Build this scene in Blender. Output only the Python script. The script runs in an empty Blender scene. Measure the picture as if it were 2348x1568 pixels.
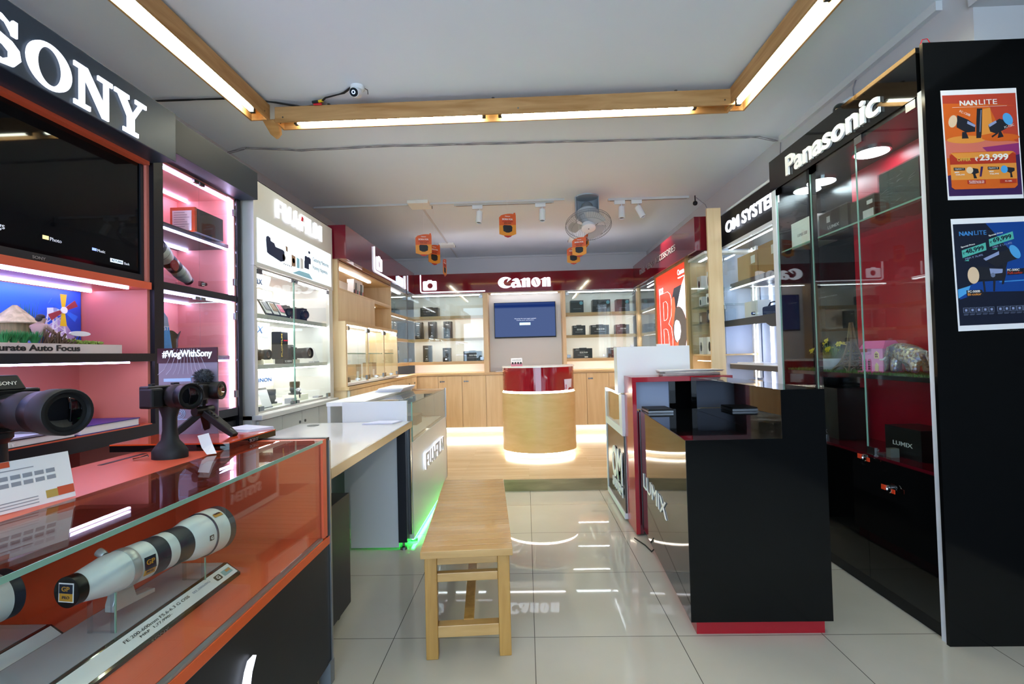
import bpy, bmesh, math, random
from mathutils import Vector, Matrix
random.seed(7)
PI = math.pi
S = bpy.context.scene
COL = S.collection

# ------------------------------------------------------------------ camera
cd = bpy.data.cameras.new('camera'); cam = bpy.data.objects.new('camera', cd); COL.objects.link(cam)
F_PX, PITCH, YAW, ROLL, CAM_H = 1119.13, 0.02420, 0.02826, -0.02506, 1.20085
cd.sensor_fit = 'HORIZONTAL'; cd.sensor_width = 36.0; cd.lens = F_PX * 36.0 / 2348.0
cd.clip_start = 0.02; cd.clip_end = 100
_f = Vector((-math.sin(YAW) * math.cos(PITCH), math.cos(YAW) * math.cos(PITCH), math.sin(PITCH)))
_r = Vector((math.cos(YAW), math.sin(YAW), 0)); _u = _r.cross(_f)
_r2 = math.cos(ROLL) * _r + math.sin(ROLL) * _u
_u2 = -math.sin(ROLL) * _r + math.cos(ROLL) * _u
_m = Matrix((_r2, _u2, -_f)).transposed().to_4x4(); _m.translation = (0, 0, CAM_H)
cam.matrix_world = _m
S.camera = cam

# ------------------------------------------------------------------ world, exposure, daylight
w = bpy.data.worlds.new('street_daylight'); S.world = w; w.use_nodes = True
w.node_tree.nodes['Background'].inputs[0].default_value = (0.60, 0.78, 1.0, 1)
w.node_tree.nodes['Background'].inputs[1].default_value = 4.6
S.view_settings.view_transform = 'Standard'; S.view_settings.look = 'None'
S.view_settings.exposure = 0.68; S.view_settings.gamma = 1.0
S.cycles.max_bounces = 8; S.cycles.diffuse_bounces = 4; S.cycles.glossy_bounces = 4
S.cycles.transparent_max_bounces = 24; S.cycles.transmission_bounces = 6
S.cycles.sample_clamp_indirect = 6.0
S.cycles.caustics_reflective = False; S.cycles.caustics_refractive = False
S.cycles.use_denoising = True
TUBE = 30.0          # radiance of the fluorescent tubes

# ------------------------------------------------------------------ materials
def lin(h):
    h = h.lstrip('#'); o = []
    for i in (0, 2, 4):
        c = int(h[i:i + 2], 16) / 255.0
        o.append(c / 12.92 if c <= 0.04045 else ((c + 0.055) / 1.055) ** 2.4)
    return (o[0], o[1], o[2], 1)
MATS = {}
def newmat(name):
    m = bpy.data.materials.new(name); m.use_nodes = True; MATS[name] = m
    return m, m.node_tree.nodes, m.node_tree.links, m.node_tree.nodes['Principled BSDF']
def mat(name, col, rough=0.5, metal=0.0, spec=0.5, coat=0.0, var=0.0, scale=8.0, stretch=(1, 1, 1)):
    if name in MATS: return MATS[name]
    m, n, l, b = newmat(name)
    c = lin(col)
    b.inputs['Base Color'].default_value = c
    b.inputs['Roughness'].default_value = rough; b.inputs['Metallic'].default_value = metal
    b.inputs['Specular IOR Level'].default_value = spec
    b.inputs['Coat Weight'].default_value = coat; b.inputs['Coat Roughness'].default_value = 0.03
    if var > 0:
        tc = n.new('ShaderNodeTexCoord'); mp = n.new('ShaderNodeMapping'); mp.inputs['Scale'].default_value = stretch
        nz = n.new('ShaderNodeTexNoise'); nz.inputs['Scale'].default_value = scale; nz.inputs['Detail'].default_value = 5
        mx = n.new('ShaderNodeMix'); mx.data_type = 'RGBA'
        mx.inputs[6].default_value = tuple(x * (1 - var) for x in c[:3]) + (1,)
        mx.inputs[7].default_value = tuple(min(1, x * (1 + var)) for x in c[:3]) + (1,)
        l.new(tc.outputs['Object'], mp.inputs[0]); l.new(mp.outputs[0], nz.inputs['Vector'])
        l.new(nz.outputs['Fac'], mx.inputs[0]); l.new(mx.outputs[2], b.inputs['Base Color'])
    return m
def emit(name, col, strength):
    if name in MATS: return MATS[name]
    m, n, l, b = newmat(name)
    b.inputs['Base Color'].default_value = (0.8, 0.8, 0.8, 1)
    b.inputs['Emission Color'].default_value = lin(col); b.inputs['Emission Strength'].default_value = strength
    return m
def wood(name, c1, c2, scale=3.0, stretch=(1, 12, 12), rough=0.4, coat=0.0):
    if name in MATS: return MATS[name]
    m, n, l, b = newmat(name)
    tc = n.new('ShaderNodeTexCoord'); mp = n.new('ShaderNodeMapping'); mp.inputs['Scale'].default_value = stretch
    nz = n.new('ShaderNodeTexNoise'); nz.inputs['Scale'].default_value = scale; nz.inputs['Detail'].default_value = 8
    nz.inputs['Distortion'].default_value = 0.6
    cr = n.new('ShaderNodeValToRGB'); e = cr.color_ramp.elements
    e[0].position = 0.32; e[0].color = lin(c2); e[1].position = 0.68; e[1].color = lin(c1)
    l.new(tc.outputs['Object'], mp.inputs[0]); l.new(mp.outputs[0], nz.inputs['Vector'])
    l.new(nz.outputs['Fac'], cr.inputs[0]); l.new(cr.outputs[0], b.inputs['Base Color'])
    b.inputs['Roughness'].default_value = rough; b.inputs['Coat Weight'].default_value = coat
    b.inputs['Coat Roughness'].default_value = 0.08
    return m
def glass(name, tint, refl=1.0):
    m = bpy.data.materials.new(name); m.use_nodes = True; MATS[name] = m
    n, l = m.node_tree.nodes, m.node_tree.links
    n.clear()
    out = n.new('ShaderNodeOutputMaterial'); mx = n.new('ShaderNodeMixShader')
    tr = n.new('ShaderNodeBsdfTransparent'); tr.inputs[0].default_value = lin(tint)
    gl = n.new('ShaderNodeBsdfGlossy'); gl.inputs['Roughness'].default_value = 0.0
    lw = n.new('ShaderNodeLayerWeight'); lw.inputs['Blend'].default_value = 0.5
    pw = n.new('ShaderNodeMath'); pw.operation = 'POWER'; pw.inputs[1].default_value = 5.0
    ma = n.new('ShaderNodeMath'); ma.operation = 'MULTIPLY_ADD'; ma.inputs[1].default_value = 0.9 * refl; ma.inputs[2].default_value = 0.042 * refl
    l.new(lw.outputs['Facing'], pw.inputs[0]); l.new(pw.outputs[0], ma.inputs[0]); l.new(ma.outputs[0], mx.inputs[0])
    l.new(tr.outputs[0], mx.inputs[1]); l.new(gl.outputs[0], mx.inputs[2]); l.new(mx.outputs[0], out.inputs[0])
    return m
GLASS = glass('clear_glass', 'f7fcfa'); GEDGE = mat('glass_edge', '7fa898', 0.15)
ACRYL = glass('clear_acrylic', 'f2f4f8', 0.8)

# ------------------------------------------------------------------ geometry builder
def rootloc(o):
    v = Vector((0, 0, 0))
    while o is not None:
        v = v + o.location; o = o.parent
    return v
class MB:
    def __init__(s): s.v = []; s.f = []
    def add(s, v, f):
        k = len(s.v); s.v += [tuple(p) for p in v]; s.f += [tuple(i + k for i in q) for q in f]; return s
    def box(s, x0, x1, y0, y1, z0, z1):
        x0, x1 = min(x0, x1), max(x0, x1); y0, y1 = min(y0, y1), max(y0, y1); z0, z1 = min(z0, z1), max(z0, z1)
        return s.add([(x0, y0, z0), (x1, y0, z0), (x1, y1, z0), (x0, y1, z0), (x0, y0, z1), (x1, y0, z1), (x1, y1, z1), (x0, y1, z1)],
                     [(3, 2, 1, 0), (4, 5, 6, 7), (0, 1, 5, 4), (1, 2, 6, 5), (2, 3, 7, 6), (3, 0, 4, 7)])
    def prism(s, poly, axis, a, b):
        n = len(poly); area = sum(poly[i][0] * poly[(i + 1) % n][1] - poly[(i + 1) % n][0] * poly[i][1] for i in range(n))
        if area < 0: poly = poly[::-1]
        def P(p, t): return {'z': (p[0], p[1], t), 'x': (t, p[0], p[1]), 'y': (p[1], t, p[0])}[axis]
        if a > b: a, b = b, a
        v = [P(p, a) for p in poly] + [P(p, b) for p in poly]
        f = [tuple(range(n - 1, -1, -1)), tuple(range(n, 2 * n))] + [(i, (i + 1) % n, n + (i + 1) % n, n + i) for i in range(n)]
        return s.add(v, f)
    def slab(s, poly3, nrm, t):
        nv = Vector(nrm).normalized() * t; n = len(poly3)
        v = [Vector(p) for p in poly3] + [Vector(p) + nv for p in poly3]
        return s.add(v, [tuple(range(n - 1, -1, -1)), tuple(range(n, 2 * n))] + [(i, (i + 1) % n, n + (i + 1) % n, n + i) for i in range(n)])
    def cyl(s, p0, p1, r0, r1=None, n=16):
        r1 = r0 if r1 is None else r1
        return s.lathe(p0, p1, [(0, r0), (1, r1)], n)
    def lathe(s, p0, p1, prof, n=24, caps=True):
        # prof: (t along p0->p1 in 0..1, radius)
        p0, p1 = Vector(p0), Vector(p1); d = (p1 - p0); L = d.length; d = d / L
        a = d.orthogonal().normalized(); b = d.cross(a); v = []; f = []
        for t, r in prof:
            c = p0 + d * (t * L)
            for i in range(n):
                g = 2 * PI * i / n; v.append(c + (a * math.cos(g) + b * math.sin(g)) * max(r, 1e-5))
        m = len(prof)
        for k in range(m - 1):
            for i in range(n):
                j = (i + 1) % n; f.append((k * n + i, k * n + j, (k + 1) * n + j, (k + 1) * n + i))
        if caps:
            f.append(tuple(range(n - 1, -1, -1))); f.append(tuple((m - 1) * n + i for i in range(n)))
        return s.add(v, f)
    def tube(s, pts, r, n=6):
        pts = [Vector(p) for p in pts]; v = []; f = []; prev = None
        for i, p in enumerate(pts):
            d = (pts[min(i + 1, len(pts) - 1)] - pts[max(i - 1, 0)]).normalized()
            a = d.orthogonal().normalized() if prev is None else (prev - d * prev.dot(d)).normalized()
            prev = a; b = d.cross(a)
            for k in range(n):
                g = 2 * PI * k / n; v.append(p + (a * math.cos(g) + b * math.sin(g)) * r)
        for i in range(len(pts) - 1):
            for k in range(n):
                j = (k + 1) % n; f.append((i * n + k, i * n + j, (i + 1) * n + j, (i + 1) * n + k))
        f.append(tuple(range(n - 1, -1, -1))); f.append(tuple((len(pts) - 1) * n + k for k in range(n)))
        return s.add(v, f)
    def ball(s, c, r, n=14, sc=(1, 1, 1)):
        m = n // 2; prof = []
        v = []; f = []
        for k in range(m + 1):
            t = PI * k / m
            for i in range(n):
                g = 2 * PI * i / n
                v.append((c[0] + r * sc[0] * math.sin(t) * math.cos(g), c[1] + r * sc[1] * math.sin(t) * math.sin(g), c[2] + r * sc[2] * math.cos(t)))
        for k in range(m):
            for i in range(n):
                j = (i + 1) % n; f.append((k * n + i, (k + 1) * n + i, (k + 1) * n + j, k * n + j))
        return s.add(v, f)
    def flat(s, vf, org, right, up, w, h=None, depth=0.002, anchor='c'):
        # planar shape (verts,faces in unit box) mapped on a plane; (w,h) metres
        v, f, asp = vf
        if h is None: h = w / asp
        if w is None: w = h * asp
        R, U = Vector(right).normalized(), Vector(up).normalized(); N = R.cross(U); o = Vector(org)
        ox = {'c': -0.5, 'l': 0.0, 'r': -1.0}[anchor]
        return s.add([o + R * ((p[0] + ox) * w) + U * ((p[1] - 0.5) * h) + N * (p[2] * depth) for p in v], f)
    def quadset(s, pts, right, up, org):  # not used for stand-ins: small printed polygons with thickness
        return s
    def build(s, name, m, parent=None, smooth=False, bevel=0.0, weld=False):
        me = bpy.data.meshes.new(name); L = rootloc(parent)
        me.from_pydata([(x - L.x, y - L.y, z - L.z) for x, y, z in s.v], [], s.f); me.validate(); me.update()
        if isinstance(m, str): m = MATS[m]
        me.materials.append(m)
        o = bpy.data.objects.new(name, me); COL.objects.link(o)
        if parent is not None: o.parent = parent
        bm = bmesh.new(); bm.from_mesh(me); bmesh.ops.recalc_face_normals(bm, faces=bm.faces); bm.to_mesh(me); bm.free()
        if smooth:
            for p in me.polygons: p.use_smooth = True
            try: me.set_sharp_from_angle(angle=math.radians(38))
            except Exception: pass
        if bevel > 0:
            md = o.modifiers.new('edge', 'BEVEL'); md.width = bevel; md.segments = 2; md.limit_method = 'ANGLE'; md.angle_limit = math.radians(50)
        return o

def tag(o, label, cat, group=None, kind=None):
    o['label'] = label; o['category'] = cat
    if group: o['group'] = group
    if kind: o['kind'] = kind
    return o
def thing(name, label, cat, loc=(0, 0, 0), group=None):
    o = bpy.data.objects.new(name, None); COL.objects.link(o); o.location = loc; o.empty_display_size = 0.05
    return tag(o, label, cat, group)
def struct(o):
    o['kind'] = 'structure'; return o
def dup(root, loc, rz=None, label=None, group=None):
    r = root.copy(); COL.objects.link(r); r.location = loc
    if rz is not None: r.rotation_euler = (0, 0, rz)
    if label: r['label'] = label
    if group: r['group'] = group
    for ch in list(root.children):
        c = ch.copy(); COL.objects.link(c); c.parent = r
        for g in list(ch.children):
            d = g.copy(); COL.objects.link(d); d.parent = c
    return r
def bx(name, m, parent, *a, bevel=0.0):
    return MB().box(*a).build(name, m, parent, bevel=bevel)

# planar shapes -----------------------------------------------------
_cache = {}
def _eval(ob):
    COL.objects.link(ob); dg = bpy.context.evaluated_depsgraph_get(); dg.update()
    me = bpy.data.meshes.new_from_object(ob.evaluated_get(dg)); v = [tuple(p.co) for p in me.vertices]; f = [tuple(p.vertices) for p in me.polygons]
    COL.objects.unlink(ob); d = ob.data; bpy.data.objects.remove(ob); bpy.data.curves.remove(d); bpy.data.meshes.remove(me)
    x0 = min(p[0] for p in v); x1 = max(p[0] for p in v); y0 = min(p[1] for p in v); y1 = max(p[1] for p in v)
    z0 = min(p[2] for p in v); z1 = max(p[2] for p in v); dz = max(z1 - z0, 1e-6)
    return [((p[0] - x0) / (x1 - x0), (p[1] - y0) / (y1 - y0), (p[2] - z0) / dz) for p in v], f, (x1 - x0) / (y1 - y0)
def TX(body, bold=0.0, shear=0.0, space=1.0):
    k = (body, bold, shear, space)
    if k not in _cache:
        c = bpy.data.curves.new('glyphs', 'FONT'); c.body = body; c.offset = bold; c.shear = shear; c.extrude = 0.05
        c.space_character = space; c.resolution_u = 4
        _cache[k] = _eval(bpy.data.objects.new('glyphs', c))
    return _cache[k]
def SHAPE(key, polys):
    if key not in _cache:
        c = bpy.data.curves.new('shape', 'CURVE'); c.dimensions = '2D'; c.fill_mode = 'BOTH'; c.extrude = 0.05
        for pl in polys:
            sp = c.splines.new('POLY'); sp.points.add(len(pl) - 1)
            for p, q in zip(sp.points, pl): p.co = (q[0], q[1], 0, 1)
            sp.use_cyclic_u = True
        _cache[key] = _eval(bpy.data.objects.new('shape', c))
    return _cache[key]
def SHAPES(key, groups):
    # several outlines filled one by one, then fitted to one unit box
    if key not in _cache:
        V, F = [], []
        for g in groups:
            xs = [p[0] for pl in g for p in pl]; ys = [p[1] for pl in g for p in pl]; x0, x1, y0, y1 = min(xs), max(xs), min(ys), max(ys)
            v, f, _a = SHAPE(key + str(len(V)), g); k = len(V)
            V += [(x0 + p[0] * (x1 - x0), y0 + p[1] * (y1 - y0), p[2]) for p in v]; F += [tuple(i + k for i in q) for q in f]
        x0, x1 = min(p[0] for p in V), max(p[0] for p in V); y0, y1 = min(p[1] for p in V), max(p[1] for p in V)
        _cache[key] = ([((p[0] - x0) / (x1 - x0), (p[1] - y0) / (y1 - y0), p[2]) for p in V], F, (x1 - x0) / (y1 - y0))
    return _cache[key]
def ell(cx, cy, rx, ry, a0=0, a1=360, n=32):
    return [(cx + rx * math.cos(math.radians(a0 + (a1 - a0) * i / n)), cy + ry * math.sin(math.radians(a0 + (a1 - a0) * i / n))) for i in range(n + (0 if abs(a1 - a0) == 360 else 1))]
def rrect(x0, x1, y0, y1, r, n=5):
    o = []
    for cx, cy, a in ((x1 - r, y0 + r, 270), (x1 - r, y1 - r, 0), (x0 + r, y1 - r, 90), (x0 + r, y0 + r, 180)):
        o += [(cx + r * math.cos(math.radians(a + 90 * i / n)), cy + r * math.sin(math.radians(a + 90 * i / n))) for i in range(n + 1)]
    return o
LW = ((0, 1, 0), (0, 0, 1)); RW = ((0, -1, 0), (0, 0, 1)); BW = ((1, 0, 0), (0, 0, 1)); UPF = ((1, 0, 0), (0, 1, 0))
def txt(parent, body, m, org, plane, w, h=None, depth=0.002, bold=0.0, shear=0.0, name='lettering', anchor='c', space=1.0):
    return MB().flat(TX(body, bold, shear, space), org, plane[0], plane[1], w, h, depth, anchor).build(name, m, parent)

# logos -------------------------------------------------------------
def rect(x0, x1, y0, y1): return [(x0, y0), (x1, y0), (x1, y1), (x0, y1)]
SL = {}
SL['S'] = [[(0, 0), (14, 0), (20, 14), (36, 5), (58, -2), (84, 2), (100, 22), (96, 42), (80, 54), (40, 64), (28, 72), (32, 84), (48, 91), (66, 87), (78, 72), (80, 66), (92, 66), (92, 100), (82, 100), (76, 90), (58, 100), (36, 101), (12, 92), (4, 74), (10, 56), (28, 46), (62, 38), (74, 30), (74, 18), (60, 8), (42, 10), (24, 22), (16, 36), (0, 36)]]
SL['O'] = [ell(50, 50, 50, 51, n=40), ell(50, 50, 27, 42, n=40)]
SL['N'] = [[(0, 0), (44, 0), (44, 11), (28, 11), (28, 74), (80, 0), (98, 0), (98, 89), (110, 89), (110, 100), (66, 100), (66, 89), (84, 89), (84, 36), (36, 100), (0, 100), (0, 89), (14, 89), (14, 11), (0, 11)]]
SL['Y'] = [[(28, 0), (80, 0), (80, 11), (66, 11), (66, 44), (96, 89), (110, 89), (110, 100), (70, 100), (70, 89), (82, 89), (60, 56), (38, 89), (48, 89), (48, 100), (0, 100), (0, 89), (12, 89), (42, 44), (42, 11), (28, 11)]]
def canon_polys():
    C = ell(122, 92, 122, 92, 40, 322, 40) + [(228, 52)] + [(205, 38), (165, 33), (125, 42), (100, 62), (88, 92), (98, 126), (124, 148), (150, 155), (172, 156), (142, 96)]
    a = [(225, 126), (252, 146), (290, 160), (326, 154), (348, 126), (380, 12), (312, 8), (302, 14), (265, 2), (232, 8), (209, 34), (212, 70), (238, 94), (282, 104), (276, 118), (252, 120)]
    def n(dx): return [(p[0] + dx, p[1]) for p in [(360, 128), (425, 160), (446, 160), (448, 147), (474, 161), (502, 161), (521, 148), (524, 10), (464, 10), (464, 122), (453, 122), (453, 10), (388, 10), (388, 124)]]
    return [[C], [a, ell(286, 52, 18, 18, n=16)], [n(0)], [ell(613, 86, 75, 78, n=36), [(588, 136), (602, 142), (640, 42), (627, 34)]], [n(328)]]
def CANON(): return SHAPES('canon', canon_polys())
def fuji_polys():
    P = []; H = 100; T = 17
    def F(x): return [(x, 0), (x + T, 0), (x + T, 40), (x + 44, 40), (x + 44, 56), (x + T, 56), (x + T, 84), (x + 48, 84), (x + 48, H), (x, H)]
    def U(x): return [(x, H), (x, 22), (x + 8, 6), (x + 22, 0), (x + 38, 0), (x + 52, 6), (x + 60, 22), (x + 60, H), (x + 43, H), (x + 43, 26), (x + 36, 17), (x + 24, 17), (x + 17, 26), (x + 17, H)]
    def J(x): return [(x, 30), (x, 18), (x + 10, 4), (x + 20, 0), (x + 32, 2), (x + 42, 12), (x + 45, 26), (x + 45, H), (x + 28, H), (x + 28, 26), (x + 22, 17), (x + 16, 20), (x + 16, 30)]
    P += [F(0), U(58), J(126), [(180, 0), (197, 0), (197, 60), (180, 60)], F(207), rect(264, 281, 0, H), [(291, 0), (336, 0), (336, 16), (308, 16), (308, H), (291, H)],
          [(344, 0), (360, 0), (360, 68), (378, 8), (392, 8), (410, 68), (410, 0), (427, 0), (427, H), (402, H), (385, 40), (368, H), (344, H)]]
    return P
def FUJI(): return SHAPE('fuji', fuji_polys())
FUJI_RED = lambda: SHAPE('fujired', [[(0, 0), (17, 0), (24, 34), (7, 40)]])
CAMICON = lambda: SHAPE('camicon', [rrect(0, 100, 0, 68, 9) , ell(52, 34, 20, 20, n=28)])
CAMHUMP = lambda: SHAPE('camhump', [[(0, 0), (40, 0), (33, 10), (8, 10)]])
ALPHA = lambda: SHAPE('alpha', [[(118, 100), (104, 84), (86, 38), (80, 8), (70, 0), (56, 0), (66, 22), (50, 4), (30, -2), (10, 6), (0, 28), (4, 56), (20, 76), (42, 82), (62, 72), (70, 54), (90, 90), (100, 100)], ell(34, 40, 19, 27, n=24)])

# common materials
mat('white_paint', 'd9dadb', 0.75); mat('wall_grey', 'cfcfcf', 0.8, var=0.04, scale=2)
mat('ceiling_white', 'e5ecf2', 0.85, var=0.03, scale=1.5)
mat('black_gloss', '08090a', 0.04, spec=.5); mat('black_front', '0b0c0d', 0.12, spec=.25); mat('black_matt', '0d0e10', 0.45, spec=.3); mat('charcoal', '22242b', 0.4, spec=.3)
mat('sign_grey', '2d3a48', 0.35, metal=0.3, var=0.06, scale=3); mat('fascia_grey', '262d36', 0.45, spec=.3)
mat('orange', 'd85c3c', 0.34); mat('orange_led_tint', 'd87e6e', .42); mat('orange_trim', 'd4551f', 0.35); mat('orange_gloss', 'cf4a1c', 0.12, coat=0.3)  # niche panels: same orange, paler and pinker to carry the LED light
mat('black_lam', '15171d', 0.4, spec=.3); mat('alu', 'a9adb2', 0.3, metal=0.9); mat('steel', '8c8f92', 0.25, metal=1.0)
mat('chrome', 'd8d8da', 0.08, metal=1.0); mat('white_gloss', 'eef0f0', 0.18); mat('white_lam', 'e4e6e8', 0.35)
mat('cream', 'f4f1e2', 0.5); mat('paper', 'ece9ea', 0.7); mat('paper_blue', 'd9dcf0', 0.7); mat('ink', '1a1a1e', 0.6)
mat('red_gloss', '7a0d1e', 0.07, coat=0.6); mat('red_dark', '5c0a18', 0.12, coat=0.4); mat('red_lam', 'a01524', 0.2, coat=0.3)
mat('rubber', '0c0d0e', 0.7); mat('cam_black', '08090b', 0.38, spec=.4); mat('cam_matt', '0c0d10', 0.55, spec=.4); mat('lens_glass', '05060a', 0.03, coat=1.0)
mat('cardboard', 'b08a5c', 0.75, var=0.06); mat('grey_print', '9a9aa2', 0.7)
emit('led_cool', 'cfc6ff', 17.0); emit('led_white', 'f2f5ff', 7.0); emit('led_warm', 'fff0d2', 8.0); emit('sign_white', 'e8eeff', 1.1)
emit('tube_glow', 'f6ffe9', TUBE); emit('lightbox', 'e0f3ff', .62); emit('added_ceiling_fill', 'efeeff', 9.5); emit('led_bay', 'f9f8ff', 26.0); emit('led_kick', 'fff6e4', 18.0); emit('green_led', '2cff5a', 45.0)
wood('beech', 'e6cba0', 'dabb8c', 2.2, (10, 10, 0.8)); wood('beech_h', 'ddc090', 'cfac7c', 2.2, (0.8, 10, 10)); wood('beech_y', 'ddc090', 'cfac7c', 2.2, (10, 0.8, 10))
wood('pine_beam', 'c79a63', 'a8783f', 2.5, (1, 10, 10), 0.55); wood('pine_beam_y', 'c79a63', 'a8783f', 2.5, (10, 1, 10), 0.55)
wood('bench_slat', 'c99f63', 'b58a4c', 3, (1.2, 9, 9), 0.32, 0.25); wood('bench_leg', 'c3964f', 'a87a38', 3, (9, 9, 1), 0.35, 0.2)

# ------------------------------------------------------------------ setting
def tile_floor():
    m, n, l, b = newmat('floor_tile')
    tc = n.new('ShaderNodeTexCoord'); sx = n.new('ShaderNodeSeparateXYZ'); l.new(tc.outputs['Object'], sx.inputs[0])
    def M(op, a, b_=None, c=None):
        k = n.new('ShaderNodeMath'); k.operation = op
        for i, q in enumerate((a, b_, c)):
            if q is None: continue
            if isinstance(q, (int, float)): k.inputs[i].default_value = q
            else: l.new(q, k.inputs[i])
        return k.outputs[0]
    ux = M('DIVIDE', M('SUBTRACT', sx.outputs[0], 0.00548), 0.6); uy = M('DIVIDE', M('SUBTRACT', sx.outputs[1], 2.0965), 0.6)
    dx = M('ABSOLUTE', M('SUBTRACT', M('FRACT', M('ADD', ux, 0.5)), 0.5)); dy = M('ABSOLUTE', M('SUBTRACT', M('FRACT', M('ADD', uy, 0.5)), 0.5))
    g = M('LESS_THAN', M('MINIMUM', dx, dy), 0.0026)
    cb = n.new('ShaderNodeCombineXYZ'); l.new(M('FLOOR', ux), cb.inputs[0]); l.new(M('FLOOR', uy), cb.inputs[1])
    wn = n.new('ShaderNodeTexWhiteNoise'); l.new(cb.outputs[0], wn.inputs['Vector'])
    nz = n.new('ShaderNodeTexNoise'); nz.inputs['Scale'].default_value = 3; nz.inputs['Detail'].default_value = 6; l.new(tc.outputs['Object'], nz.inputs['Vector'])
    f = M('ADD', M('MULTIPLY', wn.outputs['Value'], 0.35), M('MULTIPLY', nz.outputs['Fac'], 0.65))
    cr = n.new('ShaderNodeValToRGB'); e = cr.color_ramp.elements
    e[0].position = 0.2; e[0].color = lin('b9b4a6'); e[1].position = 0.85; e[1].color = lin('c9c5b9'); l.new(f, cr.inputs[0])
    mx = n.new('ShaderNodeMix'); mx.data_type = 'RGBA'; l.new(g, mx.inputs[0]); l.new(cr.outputs[0], mx.inputs[6]); mx.inputs[7].default_value = lin('55524b')
    l.new(mx.outputs[2], b.inputs['Base Color']); b.inputs['Roughness'].default_value = 0.025; b.inputs['Specular IOR Level'].default_value = 0.6
    return m
tile_floor()
def plank_floor():
    m, n, l, b = newmat('laminate')
    tc = n.new('ShaderNodeTexCoord'); br = n.new('ShaderNodeTexBrick'); l.new(tc.outputs['Object'], br.inputs['Vector'])
    br.inputs['Scale'].default_value = 1.0; br.inputs['Brick Width'].default_value = 1.2; br.inputs['Row Height'].default_value = 0.062
    br.inputs['Mortar Size'].default_value = 0.0006; br.inputs['Color1'].default_value = lin('c6b292'); br.inputs['Color2'].default_value = lin('b8a27f'); br.inputs['Mortar'].default_value = lin('a08a68')
    mp = n.new('ShaderNodeMapping'); mp.inputs['Scale'].default_value = (1.5, 22, 1); nz = n.new('ShaderNodeTexNoise'); nz.inputs['Scale'].default_value = 3; nz.inputs['Detail'].default_value = 6
    l.new(tc.outputs['Object'], mp.inputs[0]); l.new(mp.outputs[0], nz.inputs['Vector'])
    mx = n.new('ShaderNodeMix'); mx.data_type = 'RGBA'; mx.blend_type = 'MULTIPLY'; mx.inputs[0].default_value = 0.35
    cr = n.new('ShaderNodeValToRGB'); cr.color_ramp.elements[0].position = 0.3; cr.color_ramp.elements[0].color = (0.55, 0.5, 0.45, 1); cr.color_ramp.elements[1].position = 0.65
    l.new(nz.outputs['Fac'], cr.inputs[0]); l.new(br.outputs['Color'], mx.inputs[6]); l.new(cr.outputs[0], mx.inputs[7]); l.new(mx.outputs[2], b.inputs['Base Color'])
    b.inputs['Roughness'].default_value = 0.16; b.inputs['Specular IOR Level'].default_value = 0.5
plank_floor()
wood('riser_wood', '9c8768', '7d6a4c', 2.0, (1.5, 8, 9), 0.45)
ZC = 2.8
struct(bx('floor', 'floor_tile', None, -2.6, 2.6, -2.6, 8.0, -0.1, 0))
struct(bx('ceiling', 'ceiling_white', None, -2.6, 2.6, -2.6, 8.0, ZC, ZC + 0.1))
struct(bx('wall_left', 'wall_grey', None, -2.6, -2.23, -2.6, 8.0, 0, ZC))
struct(bx('wall_right', 'wall_grey', None, 1.985, 2.6, 2.15, 8.0, 0, ZC))
struct(MB().box(1.965, 2.35, -2.6, 2.15, 2.66, ZC).build('trim_1', 'wall_grey'))
struct(bx('wall_far', 'wall_grey', None, -2.6, 2.6, 7.9, 8.1, 0, ZC))
mat('rear_dark', '1c1c1f', 0.7)
rw = MB(); rw.box(1.2, 2.6, -2.6, -2.5, 0, ZC); rw.box(-2.0, 1.2, -2.6, -2.5, 2.72, ZC); rw.box(-2.6, -2.0, -2.6, -2.5, 0, ZC)
struct(rw.build('wall_front', 'rear_dark'))
struct(bx('wall_side', 'rear_dark', None, 2.5, 2.6, -2.5, 2.15, 0, ZC))
pl = bx('platform', 'laminate', None, -1.65, 1.95, 4.315, 7.9, 0.004, 0.1); struct(pl)
struct(bx('trim_2', 'riser_wood', None, -1.65, 1.95, 4.295, 4.315, 0, 0.1))
struct(bx('trim_3', 'white_paint', None, 1.955, 1.985, 2.3, 3.72, 2.755, ZC))     # cable trunking under the ceiling

# ------------------------------------------------------------------ left: television wall unit
U = thing('display_wall_unit', 'orange and black wall unit with lit white letters on a grey header above the television', 'display unit', (-1.6, 1.2, 0))
XF, XB = -1.6, -1.92
m = MB(); m.box(XB - .03, XB, -0.2, 2.06, 0.0, 2.28); m.build('back_panel', 'orange_led_tint', U)
bx('side_panel', 'orange_led_tint', U, XB, XF - .02, 2.045, 2.06, 0.0, 2.10)
m = MB(); m.box(XB - .03, XF, 2.06, 2.115, 0, 2.28); m.build('side_post', 'black_lam', U)
bx('ceiling_panel', 'orange', U, XB, XF - .005, -0.2, 2.045, 2.055, 2.10)
sb = bx('sign_box', 'sign_grey', U, XB - .03, -1.5, -0.2, 2.062, 2.07, 2.282, bevel=0.003)
for k, (y0, y1) in {'S': (1.235, 1.437), 'O': (1.418, 1.566), 'N': (1.575, 1.727), 'Y': (1.737, 1.887)}.items():
    if k == 'S': y0, y1 = 1.272, 1.402
    MB().flat(SHAPE('sl' + k, SL[k]), (-1.497, (y0 + y1) / 2, 2.152), *LW, y1 - y0, 0.146, 0.006).build('letter', 'sign_white', sb)
bx('niche_header', 'orange', U, XB, XF, -0.2, 2.045, 1.515, 1.545)
bx('light_strip', 'led_cool', U, -1.645, -1.634, -0.2, 1.965, 1.508, 1.515)
bx('light_strip', 'led_cool', U, -1.86, -1.85, -0.2, 2.03, 1.508, 1.515)
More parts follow.
